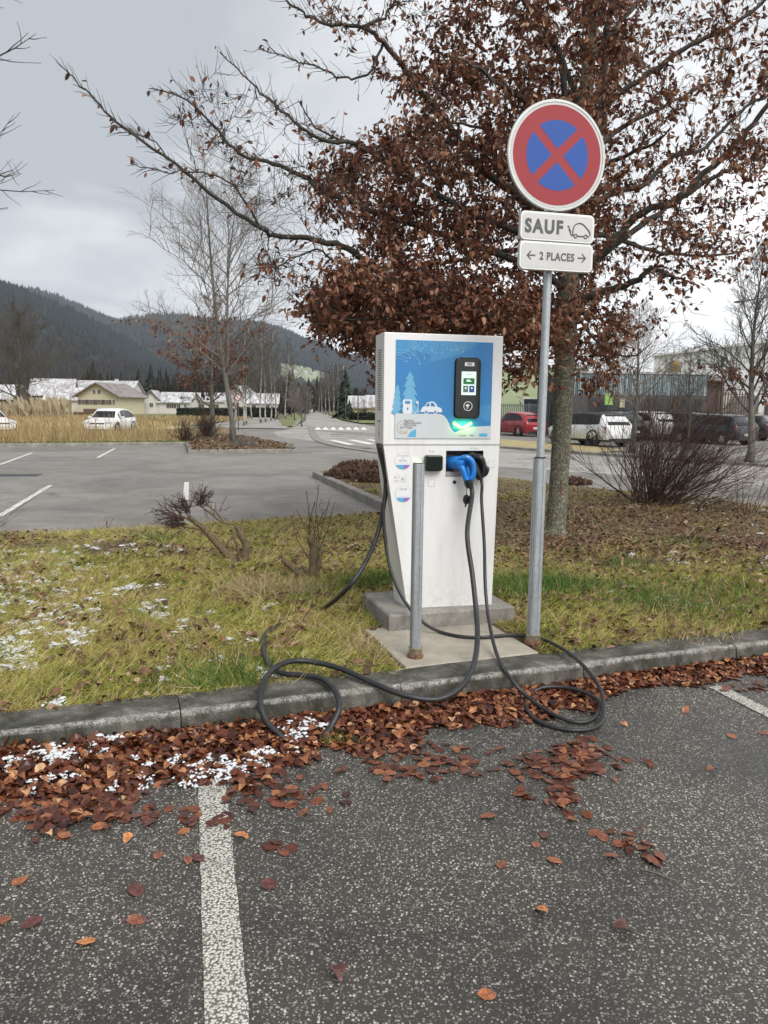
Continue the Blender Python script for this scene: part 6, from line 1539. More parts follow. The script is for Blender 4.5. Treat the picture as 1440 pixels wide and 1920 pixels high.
mb = MB(); mb.prism([(-.017, .006), (-.006, .014), (.008, .012), (.014, .003), (.008, -.006), (.002, -.010), (-.002, -.018), (-.008, -.018), (-.004, -.006), (-.012, -.002)], (x, -.027, z), (1, 0, 0), (0, 0, 1), (0, -1, 0), .0006); mb.build('card_hand_icon', 'sticker', du)
mb = MB(); mb.prism([(.004, .002), (.016, .006), (.012, -.010), (.002, -.012)], (x, -.0276, z), (1, 0, 0), (0, 0, 1), (0, -1, 0), .0004); mb.build('card_icon', 'gloss_black', du)
# green V light
def vbar(cx, cz, sgn, ln=.062, w=.017, nm='status_light', m='led', y=-.005):
    mb = MB(); a = math.radians(33)*sgn; ca, sa = math.cos(a), math.sin(a)
    pts = [(px_*ca-pz_*sa, px_*sa+pz_*ca) for px_, pz_ in rrect(0, -w/2, ln, w/2, w*.45, 4)] if sgn > 0 else [(-(px_*ca+pz_*sa), (-px_*sa+pz_*ca)) for px_, pz_ in rrect(0, -w/2, ln, w/2, w*.45, 4)][::-1]
    mb.prism(pts, (cx, y, cz), (1, 0, 0), (0, 0, 1), (0, -1, 0), .006); return mb.build(nm, m, K)
x, z = pp(.705, .895); vbar(x-.002, z, 1, .075, .02); vbar(x-.012, z, -1, .075, .02)
vbar(.270, 1.045, -1, .062, .022, 'status_light', 'led2', -.001)
ld_ = bpy.data.lights.new('status_glow', 'AREA'); ld_.shape = 'RECTANGLE'; ld_.size = .12; ld_.size_y = .03; ld_.energy = .10; ld_.color = (.25, 1, .15)
lo_ = bpy.data.objects.new('status_glow', ld_); COL.objects.link(lo_); lo_.parent = K; lo_.location = (x, -.035, z+.02); lo_.rotation_euler = (R_(90), 0, 0)
# lower front details
def lp(nm, x0, z0, x1, z1, r, y, th, m, par=low, bev=0): return rounded_plate(nm, x0, z0, x1, z1, r, y, y-th, m, par, bev)
sk = lp('left_socket', .292, .998, .418, 1.108, .02, 0.0, .045, 'black', K, .006)
rounded_plate('socket_flap', .299, 1.005, .411, 1.101, .016, -.0452, -.050, 'gloss_black', sk, .002)
text_mesh('T2 AC', .016, 'print_pale', low, TM(.347, -.001, 1.133), .0002, .0002); text_mesh('DC CCS', .015, 'print_pale', low, TM(.655, -.001, 1.152), .0002, .0002)
mb = MB()
for q4 in ringp(0, 0, .014, .002, 16): mb.add([(.350+a, -.001, .968+b) for a, b in q4], [(3, 2, 1, 0)])
mb.build('socket_symbol', 'print_pale', low); text_mesh('C', .015, 'print_pale', low, TM(.350, -.001, .968), 0, .0001)
for (x0, z0, w) in ((.325, .886, .05), (.762, 1.015, .05)):
    s_ = lp('sticker', x0, z0, x0+w, z0+w, .004, -.0005, .0008, 'print_pale'); lp('sticker_field', x0+.003, z0+.003, x0+w-.003, z0+w-.003, .003, -.0014, .0006, 'sticker', s_)
for (cx, cz, lines) in ((.142, 1.066, ((.036, 'RECHARGE'), (.022, 'ICI'))), (.148, .838, ())):
    mb = MB(); mb.prism(disc(0, 0, .059, n=36), (cx, -.0005, cz), (1, 0, 0), (0, 0, 1), (0, -1, 0), .0008); s_ = mb.build('round_sticker', 'print_pale', low)
    mb = MB(); mb.prism(disc(0, 0, .0565, n=36), (cx, -.0014, cz), (1, 0, 0), (0, 0, 1), (0, -1, 0), .0006); mb.build('sticker_field', 'sticker', s_)
    seg = disc(0, 0, .0562, n=16, a0=math.radians(208), a1=math.radians(332)); k = len(seg)//2
    mb = MB(); mb.prism(seg[:k+1]+[(seg[k][0], seg[0][1])], (cx, -.0021, cz), (1, 0, 0), (0, 0, 1), (0, -1, 0), .0005); mb.build('sticker_band', 'print_cyan', s_)
    mb = MB(); mb.prism(seg[k:]+[(seg[k][0], seg[0][1])], (cx, -.0021, cz), (1, 0, 0), (0, 0, 1), (0, -1, 0), .0005); mb.build('sticker_band', 'print_purple', s_)
    for dz, tx in lines: text_mesh(tx, .013, 'print_grey', s_, TM(cx, -.0022, cz+dz), 0, .0001)
    text_mesh('IZIVIA', .021, 'print_grey', s_, TM(cx, -.0022, cz+(.002 if lines else .032)), 0, .0001)
    mb = MB(); mb.box((cx-.04, -.0024, cz-.0205), (cx+.04, -.002, cz-.0190)); mb.build('sticker_rule', 'print_cyan', s_)
mb = MB(); 
for (a, b, w, h) in ((.085, .965, .03, .003), (.07, .948, .012, .012), (.086, .952, .016, .003), (.086, .944, .012, .003), (.105, .95, .006, .006), (.07, .931, .045, .003), (.07, .922, .03, .003), (.123, .945, .016, .003), (.123, .931, .018, .02), (.121, .92, .022, .003), (.15, .92, .0016, .055), (.112, .92, .04, .0014)):
    mb.box((a+.01, -.0012, b), (a+.01+w, -.0004, b+h))
mb.build('pictogram_print', 'print_pale', low)
for x in (.518, .645):
    MB().lathe([(.0125, 0), (.0125, -.006), (.006, -.008), (0, -.008)], (x, -.0003, .917), 'y', 14).build('bolt', 'black', low)

# ------------------------------------------------------------------ plugs and cables
def cable(name, label, spans, rad, top, n=7):
    rt = thing(name, label, 'cable', top)
    P = spline([np.array(p)-np.array(top) for p in spans], n)
    MB().tube(P, rad, 12).build('cable', 'rubber', rt, smooth=True); return rt
K0 = KO3-np.array([0, 0, .017])
def KLw(u, v, z): return K0+ku*u+kv*v+kz_*z
plugA = KLw(.595, -.10, .905)
spA = [plugA+[0, 0, .02], KLw(.607, -.125, .84), A(876, 1000, 4.86), A(886, 1080, 4.72), A(893, 1150, 4.56), A(895, 1200, 4.36), A(888, 1245, 4.16), A(864, 1288, 3.96), G(820, 1311, .09), G(760, 1304, .11), G(700, 1281, .145), G(650, 1258, .165), G(603, 1244, .175), G(553, 1239, .19), G(516, 1252, .20), G(494, 1280, .19), G(488, 1318, .14), G(500, 1352, .075), G(523, 1377, .03), G(548, 1392, .0),
      G(575, 1394, -.012), G(602, 1386, .01), G(622, 1360, .05), G(636, 1325, .12), G(627, 1293, .155), G(602, 1272, .155), G(565, 1266, .15), G(528, 1262, .145), G(504, 1244, .145), G(494, 1214, .14), G(497, 1190, .135), G(514, 1177, .115), G(540, 1168, .085), G(570, 1158, .085), G(602, 1144, .125), A(648, 1107, 5.05), A(685, 1055, 5.12), A(708, 1000, 5.18), A(719, 950, 5.22), A(723, 900, 5.235), KLw(-.012, .10, ZS+.004)]
cA = cable('charging_cable', 'thick black cable from the blue plug, looping over the kerb and through the grass', spA, .0165, plugA)
# blue plug: a hollow-handled gun hanging in the recess
def rel(u, v, z, o=plugA): return KLw(u, v, z)-o
def sweep(pts, rads, m, nm, par, k=14, sx=1.0, sy=1.0): MB().tube(spline(pts, 5), np.interp(np.linspace(0, len(rads)-1, (len(pts)-1)*5+1), range(len(rads)), rads).tolist(), k, sx=sx, sy=sy).build(nm, m, par, smooth='auto')
sweep([rel(.500, .05, 1.045), rel(.520, .0, 1.052), rel(.545, -.045, 1.052), rel(.566, -.075, 1.040)], [.046, .048, .046, .040], 'plugblue', 'plug_nose', cA)
sweep([rel(.532, -.06, 1.085), rel(.572, -.085, 1.092), rel(.606, -.10, 1.070), rel(.619, -.105, 1.020), rel(.618, -.105, .975), rel(.600, -.10, .935)], [.020, .026, .024, .021, .022, .023], 'plugblue', 'plug_handle', cA, sy=.9)
sweep([rel(.530, -.055, 1.045), rel(.548, -.085, 1.015), rel(.560, -.095, .975), rel(.575, -.10, .935)], [.026, .022, .020, .022], 'plugblue', 'plug_grip', cA)
sweep([rel(.575, -.098, 1.03), rel(.585, -.10, .99), rel(.590, -.10, .955)], [.010, .011, .008], 'plugblue', 'plug_web', cA)
sweep([rel(.583, -.10, .945), rel(.590, -.10, .918), rel(.597, -.105, .885)], [.032, .033, .026], 'black', 'plug_collar', cA)
MB().lathe([(.006, 0), (.012, .002), (.012, .006), (0, .008)], rel(.575, -.105, 1.118-.02), 'z', 10).build('plug_button', 'sticker', cA)
MB().tube([rel(.575, -.12, .905), rel(.568, -.128, .872), rel(.565, -.128, .845)], .003, 6).build('cap_strap', 'black', cA)
o = MB().lathe([(0, -.010), (.024, -.009), (.027, 0), (.024, .009), (0, .010)], (0, 0, 0), 'y', 20).build('dust_cap', 'black', cA, smooth='auto'); o.location = Vector(rel(.565, -.13, .808)); o.scale = (1.0, 1, 1.35); o.rotation_euler = (0, 0, KY+.3)
MB().tube([rel(.562, -.13, .782), rel(.560, -.13, .755)], [.007, .005], 8).build('cap_tab', 'black', cA)

plugB = KLw(.690, -.04, .965)
spB = [plugB+[0, 0, .02], KLw(.702, -.06, .90), A(903, 940, 5.10), A(908, 1020, 4.98), A(910, 1100, 4.86), A(917, 1165, 4.70), A(932, 1228, 4.42), A(957, 1272, 4.12), G(985, 1303, .055), G(1025, 1332, .03), G(1068, 1352, .022), G(1104, 1352, .022), G(1125, 1332, .03), G(1121, 1313, .045), G(1095, 1298, .05), G(1060, 1289, .045), G(1020, 1289, .04), G(990, 1303, .018), G(984, 1322, .016), G(1004, 1349, .014), G(1045, 1365, .014), G(1092, 1369, .014), G(1125, 1358, .02), G(1132, 1330, .05), G(1126, 1293, .10), G(1102, 1257, .155), G(1062, 1221, .165), G(1015, 1198, .15), G(960, 1191, .145), G(905, 1195, .143), G(862, 1193, .143), A(824, 1184, 4.93), A(795, 1168, 4.935), A(768, 1140, 4.96), A(748, 1108, 5.02), A(733, 1070, 5.08), A(723, 1020, 5.14), A(719, 960, 5.17), A(722, 900, 5.19), KLw(-.014, .045, ZS+.004)]
cB = cable('charging_cable', 'thinner black cable from the black plug, coiled on the leaves at right', spB, .0115, plugB)
def relB(u, v, z): return KLw(u, v, z)-plugB
sweep([relB(.62, .06, 1.09), relB(.640, .02, 1.095), relB(.655, -.02, 1.085)], [.036, .038, .034], 'black', 'plug_nose', cB)
sweep([relB(.650, -.02, 1.09), relB(.690, -.045, 1.085), relB(.714, -.05, 1.03), relB(.712, -.05, .98), relB(.698, -.045, .955)], [.024, .026, .021, .02, .018], 'black', 'plug_handle', cB)
sweep([relB(.640, -.02, 1.06), relB(.660, -.04, 1.01), relB(.678, -.045, .965), relB(.690, -.045, .94)], [.03, .026, .024, .020], 'black', 'plug_grip', cB)
sweep([relB(.700, -.05, .965), relB(.724, -.06, .975), relB(.736, -.065, 1.01), relB(.730, -.06, 1.03)], [.011, .015, .016, .010], 'black', 'plug_lever', cB)

# ------------------------------------------------------------------ posts
def oct_post(mb, h0, h1, r, ri=None):
    prof = []
    for i in range(8):
        a = math.radians(22.5+45*i); prof.append((r*math.cos(a), r*math.sin(a)))
    return prof
def post(name, label, cat, pos, rz, r, h, cap=True):
    rt = thing(name, label, cat, pos, rz)
    # rounded-square section with a groove in each face
    prof = []
    for q in range(4):
        for (x, y) in ((-.62, -1.0), (-.30, -1.0), (-.22, -.90), (.22, -.90), (.30, -1.0), (.62, -1.0), (.86, -.86)):
            c, s = math.cos(q*math.pi/2), math.sin(q*math.pi/2); prof.append((r*(x*c-y*s), r*(x*s+y*c)))
    mb = MB(); mb.prism(prof, (0, 0, .06), (1, 0, 0), (0, 1, 0), (0, 0, 1), h-.06); mb.build('shaft', 'galv', rt)
    nb = MB(); nb.prism([(r*1.52*math.cos(math.radians(60*i+15)), r*1.52*math.sin(math.radians(60*i+15))) for i in range(6)], (0, 0, .022), (1, 0, 0), (0, 1, 0), (0, 0, 1), .042)
    nb.build('base_nut', 'brass', rt, bevel=.004)
    MB().lathe([(r*1.62, -.004), (r*1.62, .010), (r*1.45, .024), (r*1.0, .026)], (0, 0, 0), 'z', 24).build('base_flange', 'rust', rt, smooth='auto')
    if cap: MB().lathe([(r*.93, h), (r*.90, h+.004), (0, h+.005)], (0, 0, 0), 'z', 20).build('end_cap', 'fence_dark', rt)
    return rt
post('steel_post', 'short galvanised steel post standing on the slab in front of the charging point', 'post', (.203, 4.445, .130), math.radians(14), .031, 1.195)
sp_pos = (.990, 4.755, .130)
sg = post('no_stopping_sign', 'round red and blue no-stopping sign on a tall galvanised pole with two white plates', 'road sign', sp_pos, math.radians(13.5), .036, 1.215)
MB().lathe([(.0255, 1.21), (.0255, 2.98), (0, 2.985)], (0, 0, 0), 'z', 20).build('pole', 'galv', sg, smooth='auto')
MB().lathe([(.037, 1.215), (.037, 1.222), (.026, 1.224)], (0, 0, 0), 'z', 20).build('pole_collar', 'black', sg)
dz_ = 3.148-.130; R = .313; Rot = Matrix.Rotation(0, 4, 'Z')
yf = -.045
rim = MB().lathe([(0, .004), (R*.97, .004), (R, -.002), (R+.004, -.014), (R, -.024), (R-.014, -.024), (R-.016, -.018), (0, -.018)], (0, yf, dz_), 'y', 72).build('sign_disc', 'sign_rim', sg, smooth='auto')
dw = MB().lathe([(R-.0165, -.019), (R-.0165, -.0215), (R-.034, -.0215), (R-.034, -.019)], (0, yf, dz_), 'y', 72); dw.build('sign_border', 'sign_white', rim)
def flat(nm, polys, y, m, par, cz):
    mb = MB()
    for poly in polys:
        ar = sum(poly[i][0]*poly[(i+1) % len(poly)][1]-poly[(i+1) % len(poly)][0]*poly[i][1] for i in range(len(poly)))
        if ar < 0: poly = poly[::-1]
        mb.add([(a, y, cz+b) for a, b in poly], [tuple(range(len(poly)))])
    return mb.build(nm, m, par)
fc = flat('sign_face_red', [disc(0, 0, R-.030, n=72)], yf-.0225, 'sign_red', rim, dz_)
Ri = .199; bw = .026; quads = []
for q in range(4):
    A0 = math.radians(45+90*q); lim = math.asin(bw/Ri); a0 = A0+lim; a1 = A0+math.pi/2-lim
    apex = (math.cos(A0+math.pi/4)*bw*math.sqrt(2), math.sin(A0+math.pi/4)*bw*math.sqrt(2))
    quads.append([apex]+[(Ri*math.cos(a0+(a1-a0)*i/14), Ri*math.sin(a0+(a1-a0)*i/14)) for i in range(15)])
for qd in quads: flat('sign_face_blue', [qd], yf-.0233, 'sign_blue', rim, dz_)
# two supplementary plates
def plate(nm, z0, z1, lab=None, w=.485, x0=-.222):
    rr_ = .032; mb = MB(); mb.prism(rrect(x0, z0, x0+w, z1, rr_, 6), (0, -.040, 0), (1, 0, 0), (0, 0, 1), (0, -1, 0), .030); p_ = mb.build(nm, 'sign_rim', sg, bevel=.004)
    mb = MB(); mb.prism(rrect(x0+.003, z0+.003, x0+w-.003, z1-.003, rr_, 6), (0, -.0701, 0), (1, 0, 0), (0, 0, 1), (0, -1, 0), .0012); mb.build('plate_border', 'sign_rim_w', p_)
    mb = MB(); mb.prism(rrect(x0+.013, z0+.013, x0+w-.013, z1-.013, rr_-.008, 6), (0, -.0714, 0), (1, 0, 0), (0, 0, 1), (0, -1, 0), .001); mb.build('plate_face', 'sign_white', p_)
    if lab: p_['label'] = lab
    return p_
zA1, zA0, zB1, zB0 = 2.823-.13, 2.655-.13, 2.652-.13, 2.485-.13
pA = plate('upper_plate', zA0, zA1, 'white plate reading SAUF with an electric car symbol'); pB = plate('lower_plate', zB0, zB1, 'white plate reading 2 PLACES between two arrows')
text_mesh('SAUF', .118, 'sign_ink', pA, TM(-.070, -.0735, (zA0+zA1)/2), .0052, .0004, spacing=1.22, fit=(.248, .084))
text_mesh('2 PLACES', .069, 'sign_ink', pB, TM(.022, -.0735, (zB0+zB1)/2), .0022, .0004, spacing=1.12, fit=(.228, .048))
zc = (zB0+zB1)/2; mb = MB()
for sgn, cx in ((-1, -.147), (1, .186)):
    def fl(p): return [(cx+sgn*a, b) for a, b in p]
    for poly in (fl([(-.027, -.0045), (.020, -.0045), (.020, .0045), (-.027, .0045)]), fl([(.030, 0), (.006, .025), (-.004, .025), (.019, 0)]), fl([(.030, 0), (.019, 0), (-.004, -.025), (.006, -.025)])):
        ar = sum(poly[i][0]*poly[(i+1) % 4][1]-poly[(i+1) % 4][0]*poly[i][1] for i in range(len(poly)))
        if ar < 0: poly = poly[::-1]
        mb.prism(poly, (0, -.0730, zc), (1, 0, 0), (0, 0, 1), (0, -1, 0), .0006)
mb.build('arrow', 'sign_ink', pB)
mb = MB(); zc = (zA0+zA1)/2-.006
out = [(-.044, -.036), (-.052, -.025), (-.050, .005), (-.038, .028), (-.015, .038), (.010, .034), (.036, .014), (.054, -.004), (.062, -.018), (.058, -.032), (.048, -.036)]
def stroke(pts, w, cx=.172, y=-.0734):
    P3 = spline([(a, 0, b) for a, b in pts], 4); mb.tube([(cx+p[0], y, zc+p[2]) for p in P3], w, 6, sy=1, sx=1)
stroke(out, .0034); stroke([(-.022, -.037), (.018, -.037)], .0034)
for cx in (-.033, .033): stroke([(cx+.0105*math.cos(t*.6283), -.037+.0105*math.sin(t*.6283)) for t in range(11)], .003)
stroke([(-.050, -.030), (-.056, -.036), (-.064, -.030), (-.068, -.018)], .003)
mb.prism([(-.084, .000), (-.072, -.020), (-.062, -.014), (-.074, .008)], (.172, -.0732, zc), (1, 0, 0), (0, 0, 1), (0, -1, 0), .0006)
for q in (-.082, -.075): mb.tube([(.172+q, -.0734, zc+.008), (.172+q-.006, -.0734, zc+.020)], .002, 5)
mb.build('electric_car_symbol', 'sign_ink', pA)
for z in (dz_+.12, dz_-.12, (zA0+zA1)/2, (zB0+zB1)/2):
    MB().box((-.05, -.040, z-.012), (.05, .032, z+.012)).build('clamp', 'galv', sg, bevel=.003)

# ------------------------------------------------------------------ verge vegetation
r9 = np.random.default_rng(91)
SLAB = [KW(.50, .2), KW(1.47, .2), KW(1.47, 1.08), (1.03, 5.35), (.92, 5.92), (-.12, 5.60), (.0, 4.95), KW(.50, 1.08)]
def verge_pts(n, x0, x1, y0, y1, t_min=.20):
    x = r9.uniform(x0, x1, n); y = r9.uniform(y0, y1, n); k = inpoly(x, y, VP) | False
    s_, t_ = TOK(x, y); k = (inpoly(x, y, VP) | ((t_ > t_min) & (t_ < .4))) & (t_ > t_min) & ~inpoly(x, y, SLAB)
    return x[k], y[k]
def nmap(x, y, s, seed=0.0):
    return np.array([mnoise.noise(Vector((a*s+seed, b*s-seed, seed))) for a, b in zip(x, y)])
BLV = np.array([(-.5, 0, 0), (.5, 0, 0), (-.38, .0, .55), (.38, .0, .55), (0, .22, 1.0)], float); BLF = np.array([(0, 1, 3), (0, 3, 2), (2, 3, 4)])
def blades(name, x, y, z, ln, wd, tilt, m, label=None, bend=1.0, parent=None, field=None):
    n = len(x); Rm = rot_mats(r9.uniform(0, 6.28, n), r9.normal(0, tilt, n), r9.normal(0, tilt, n)) if field is None else rot_mats(field*5.0+r9.normal(0, 1.0, n), r9.normal(tilt, .38, n), r9.normal(0, .45, n))
    V, F = scatter(BLV*np.array([1, bend, 1]), BLF, np.stack([x, y, z], -1), Rm, np.stack([wd, ln, ln], -1))
    return tag(np_mesh(name, V, F, m, parent), label, None, None, 'stuff')
# matted winter grass; thin under the beech and the bush where litter lies, thick elsewhere
def grass_zone(n, x0, x1, y0, y1, lmin, lmax, wmin, wmax):
    x, y = verge_pts(n, x0, x1, y0, y1)
    f = nmap(x, y, .8, 3.0)+.5*nmap(x, y, 2.3, 7.0)
    s_, t_ = TOK(x, y)
    bare = np.clip(1-np.hypot((x-2.4)/2.6, (y-9.6)/3.0), 0, 1)*.9+np.clip(1-np.hypot((x-5.0)/3.2, (y-11.2)/3.2), 0, 1)*1.1+np.clip((t_-1.6)/3, 0, 1)*(x > 1.2)*.35
    k = (f-bare*1.1) > -.42+r9.uniform(-.2, .2, len(x)); x, y, s_, t_ = x[k], y[k], s_[k], t_[k]; n = len(x)
    ln = r9.uniform(lmin, lmax, n)*np.clip(.55+(t_-.2)*1.2, .5, 1); wd = r9.uniform(wmin, wmax, n)
    return x, y, ln, wd
parts = [grass_zone(300000, -4.2, 4.6, 3.2, 7.4, .045, .115, .0024, .0046), grass_zone(170000, -8, 8, 6.4, 14, .05, .11, .004, .007), grass_zone(26000, -14, 14, 4, 19, .05, .1, .006, .012)]
x, y, ln, wd = [np.concatenate([p[i] for p in parts]) for i in range(4)]
blades('grass', x, y, vz(x, y)-.004, ln, wd, 1.02, 'grass', 'matted yellow-green winter grass on the verge', 1.8, field=nmap(x, y, 3.2, 4.0)+1.2*nmap(x, y, 7.0, 9.0))
print('grass', len(x))
# greener tufts (right of the slab, left near the kerb)
gx = []; gy = []
for (px_, py_, sd, n) in [(935, 1110, .22, 700), (985, 1095, .20, 700), (1050, 1095, .22, 900), (1010, 1105, .2, 600), (1240, 1130, .3, 700), (1330, 1110, .35, 700), (560, 1110, .2, 300), (440, 1250, .2, 260), (400, 1275, .15, 260), (690, 1100, .14, 500), (730, 1090, .12, 400), (1185, 1060, .2, 300), (300, 1010, .2, 200), (1280, 1020, .3, 250), (1160, 1110, .3, 500), (1350, 1150, .3, 400)]:
    c = G(px_, py_, .12); gx.append(r9.normal(c[0], sd, n)); gy.append(r9.normal(c[1], sd*.8, n))
x = np.concatenate(gx); y = np.concatenate(gy); k = inpoly(x, y, VP) & ~inpoly(x, y, SLAB); x, y = x[k], y[k]
blades('green_grass', x, y, vz(x, y)-.004, r9.uniform(.07, .15, len(x)), r9.uniform(.004, .007, len(x)), .42, 'grass_green', 'fresher green grass tufts on the verge', 1.6)
# pale straw tussocks
def tussock(px_, py_, n, sd, ln, label, lean=(0, 0), m='straw'):
    c = G(px_, py_, .12); x = r9.normal(c[0], sd, n); y = r9.normal(c[1], sd*.8, n); k = ~inpoly(x, y, SLAB); x, y = x[k], y[k]; z = vz(x, y)
    root = thing('grass_tussock', label, 'grass tuft', (c[0], c[1], float(vz(c[0], c[1]))))
    n = len(x); V, F = scatter(BLV*np.array([1, 2.2, 1]), BLF, np.stack([x-c[0], y-c[1], z-float(vz(c[0], c[1]))-.004], -1), rot_mats(r9.uniform(0, 6.28, n), r9.normal(lean[0], .55, n), r9.normal(lean[1], .55, n)), np.stack([r9.uniform(.003, .005, n), ln*r9.uniform(.5, 1.2, n), ln*r9.uniform(.5, 1.2, n)], -1))
    np_mesh('blades', V, F, m, root, kind='stuff')
tussock(492, 1112, 900, .16, .20, 'pale straw tussock drooping left below the cut stump', (-.5, 0)); tussock(560, 1112, 400, .12, .16, 'smaller straw tussock right below the cut stump'); tussock(1300, 1190, 260, .16, .10, 'low straw tuft at the kerb near the right edge')
tussock(700, 1215, 420, .14, .12, 'straw tuft against the left side of the slab'); tussock(820, 1160, 60, .05, .16, 'few straw blades in the joint left of the plinth front') if False else None
# stray straws, flattened
x, y = verge_pts(26000, -5, 7.5, 3.3, 13.5); n = len(x)
blades('fallen_straw', x, y, vz(x, y)+r9.uniform(.005, .04, n), r9.uniform(.08, .22, n), r9.uniform(.0024, .0042, n), 1.6, 'straw', 'loose dry straws lying over the verge grass', 1.2)
# weeds in the kerb joint
for (px_, py_, lb) in [(800, 1318, 'small green grass tuft growing at the kerb foot under the thick cable'), (472, 1345, 'tiny yellow-green weed at the kerb foot left of the cable loop'), (630, 1395, 'little green weed poking through the leaves'),]:
    c = G(px_, py_-4, .02); n = 46; root = thing('kerb_weed', lb, 'weed', (c[0], c[1]+.02, 0))
    V, F = scatter(BLV*np.array([1, 2, 1]), BLF, np.stack([r9.normal(0, .05, n), r9.normal(0, .012, n), np.zeros(n)], -1), rot_mats(r9.uniform(0, 6.28, n), r9.normal(0, .5, n), r9.normal(0, .5, n)), np.stack([r9.uniform(.003, .006, n), r9.uniform(.04, .09, n), r9.uniform(.04, .09, n)], -1))
    np_mesh('blades', V, F, 'grass_green', root, kind='stuff')

# ------------------------------------------------------------------ fallen leaves
def leaf_proto(seed, cup=.12, curl=.1, L_=.066, W_=.0205):
    r = random.Random(seed); xs = [0, .08, .22, .40, .58, .74, .88, 1.0]; hw = [0, .42, .84, 1.0, .96, .74, .38, 0]; V = []; F = []
    tw = r.uniform(-.4, .4); bend_ = r.uniform(-.02, .02); cr = r.uniform(.4, 1.4)*curl; cp = r.uniform(.3, 1.6)*cup
    for i, (x, w) in enumerate(zip(xs, hw)):
        zc = -cr*L_*(x-.5)**2*4+cr*L_; jw = 1+r.uniform(-.16, .12)
        if w == 0: V.append((x*L_, 0, zc))
        else:
            k = W_*w*jw
            k2 = k*r.uniform(.80, 1.08); V += [(x*L_, -k, zc+cp*k*1.6+tw*k*x+r.uniform(-.0022, .0022)), (x*L_, bend_*(x-.5)**2, zc), (x*L_, k2, zc+cp*k*1.6-tw*k*x+r.uniform(-.0022, .0022))]
    F = [(0, 1, 2), (0, 2, 3)]
    for i in range(5):
        a = 1+3*i; F += [(a, a+3, a+4), (a, a+4, a+1), (a+1, a+4, a+5), (a+1, a+5, a+2)]
    n = len(V)-1; F += [(n-3, n, n-2), (n-2, n, n-1)]
    V = np.array(V); V[:, 0] -= L_/2; return V, np.array(F)
LPR = [leaf_proto(i, cup, curl) for i, (cup, curl) in enumerate([(.1, .05), (.25, .08), (.4, .12), (.15, .2), (.55, .12), (.05, .02), (.3, .3), (.6, .25)])]
FLAT = [leaf_proto(20+i, .03, .015) for i in range(4)]
def leafmesh(nm, pv, m):
    o = np_mesh(nm, pv[0], pv[1], m, smooth=True); d = o.data; bpy.data.objects.remove(o)
    # a short stalk
    return d
def drift_w(s):   # how far the drift reaches out from the kerb
    return np.interp(s, [-2.6, -1.9, -1.3, -.7, -.2, .2, .55, .9, 1.15, 1.4, 1.6, 2.0, 3.0, 5], [.46, .50, .56, .52, .46, .42, .34, .30, .38, .30, .16, .18, .20, .2])
def drift_h(s, t):  # pile height
    w = drift_w(s); q = np.clip(-t/w, 0, 1); base_ = np.interp(s, [-3, -1.6, -.9, -.3, .2, 1, 2, 3], [.055, .07, .05, .032, .024, .016, .020, .022])
    return base_*np.clip(1-q*1.25, 0, 1)**.7
def gen_drift(n, smin, smax, spill=1.0):
    s = r9.uniform(smin, smax, n); w = drift_w(s); q = r9.beta(1.0, 1.5, n)*1.12; t = -q*w*(1+.18*np.sin(s*9)+.12*np.sin(s*23+1))*spill
    h = drift_h(s, t); z = h*r9.uniform(.35, 1.0, n)+.004; x = KO[0]+KU[0]*s+KN[0]*(t-.015); y = KO[1]+KU[1]*s+KN[1]*(t-.015)
    return s, t, x, y, z, h
# mass of the drift
Vs = []; Fs = []; off = 0
s, t, x, y, z, h = gen_drift(9500, -2.9, 4.2)
extra = []
n = len(s); flatness = np.clip(h/.06, .10, .85)
ids = r9.integers(0, len(LPR), n)
for k in range(len(LPR)):
    q = ids == k; m_ = q.sum(); 
    Rm = rot_mats(r9.uniform(0, 6.28, m_), r9.normal(0, .75, m_)*flatness[q], r9.normal(0, .8, m_)*flatness[q])
    V, F = scatter(LPR[k][0], LPR[k][1], np.stack([x[q], y[q], z[q]], -1), Rm, r9.uniform(.48, 1.05, m_)); Vs.append(V); Fs.append(F+off); off += len(V)
tag(np_mesh('leaf_litter', np.concatenate(Vs), np.concatenate(Fs), 'leaf_ground', smooth=True), 'drift of fallen brown beech leaves along the foot of the kerb', None, None, 'stuff')
# wet flattened leaves at the ragged outer edge and in the stray patches
Vs = []; Fs = []; off = 0
s, t, x, y, z, h = gen_drift(2400, -2.9, 4.2, 1.18); px_l = [x]; py_l = [y]
for (cx, cy, sx_, sy_, n) in [(1050, 1440, 60, 14, 110), (1090, 1410, 30, 14, 60), (1055, 1480, 16, 20, 40), (1060, 1512, 12, 10, 16), (850, 1425, 60, 12, 40), (760, 1450, 40, 8, 30), (540, 1490, 60, 12, 40), (250, 1530, 90, 8, 50), (90, 1525, 70, 8, 60), (400, 1545, 12, 6, 6), (1178, 1590, 20, 10, 9), (1225, 1612, 18, 6, 8), (1410, 1290, 26, 8, 16), (1330, 1270, 40, 6, 14), (530, 1592, 18, 8, 5), (985, 1490, 10, 8, 5), (1180, 1565, 28, 4, 4)]:
    g_ = np.array([G(a, b) for a, b in zip(r9.normal(cx, sx_, n), r9.normal(cy, sy_, n))]); px_l.append(g_[:, 0]); py_l.append(g_[:, 1])
x = np.concatenate(px_l); y = np.concatenate(py_l); s_, t_ = TOK(x, y); k = t_ < -.02; x, y = x[k], y[k]; n = len(x); ids = r9.integers(0, 4, n)
for k in range(4):
    q = ids == k; m_ = q.sum(); V, F = scatter(FLAT[k][0], FLAT[k][1], np.stack([x[q], y[q], r9.uniform(.003, .012, m_)], -1), rot_mats(r9.uniform(0, 6.28, m_), r9.normal(0, .06, m_), r9.normal(0, .06, m_)), r9.uniform(.7, 1.1, m_)); Vs.append(V); Fs.append(F+off); off += len(V)
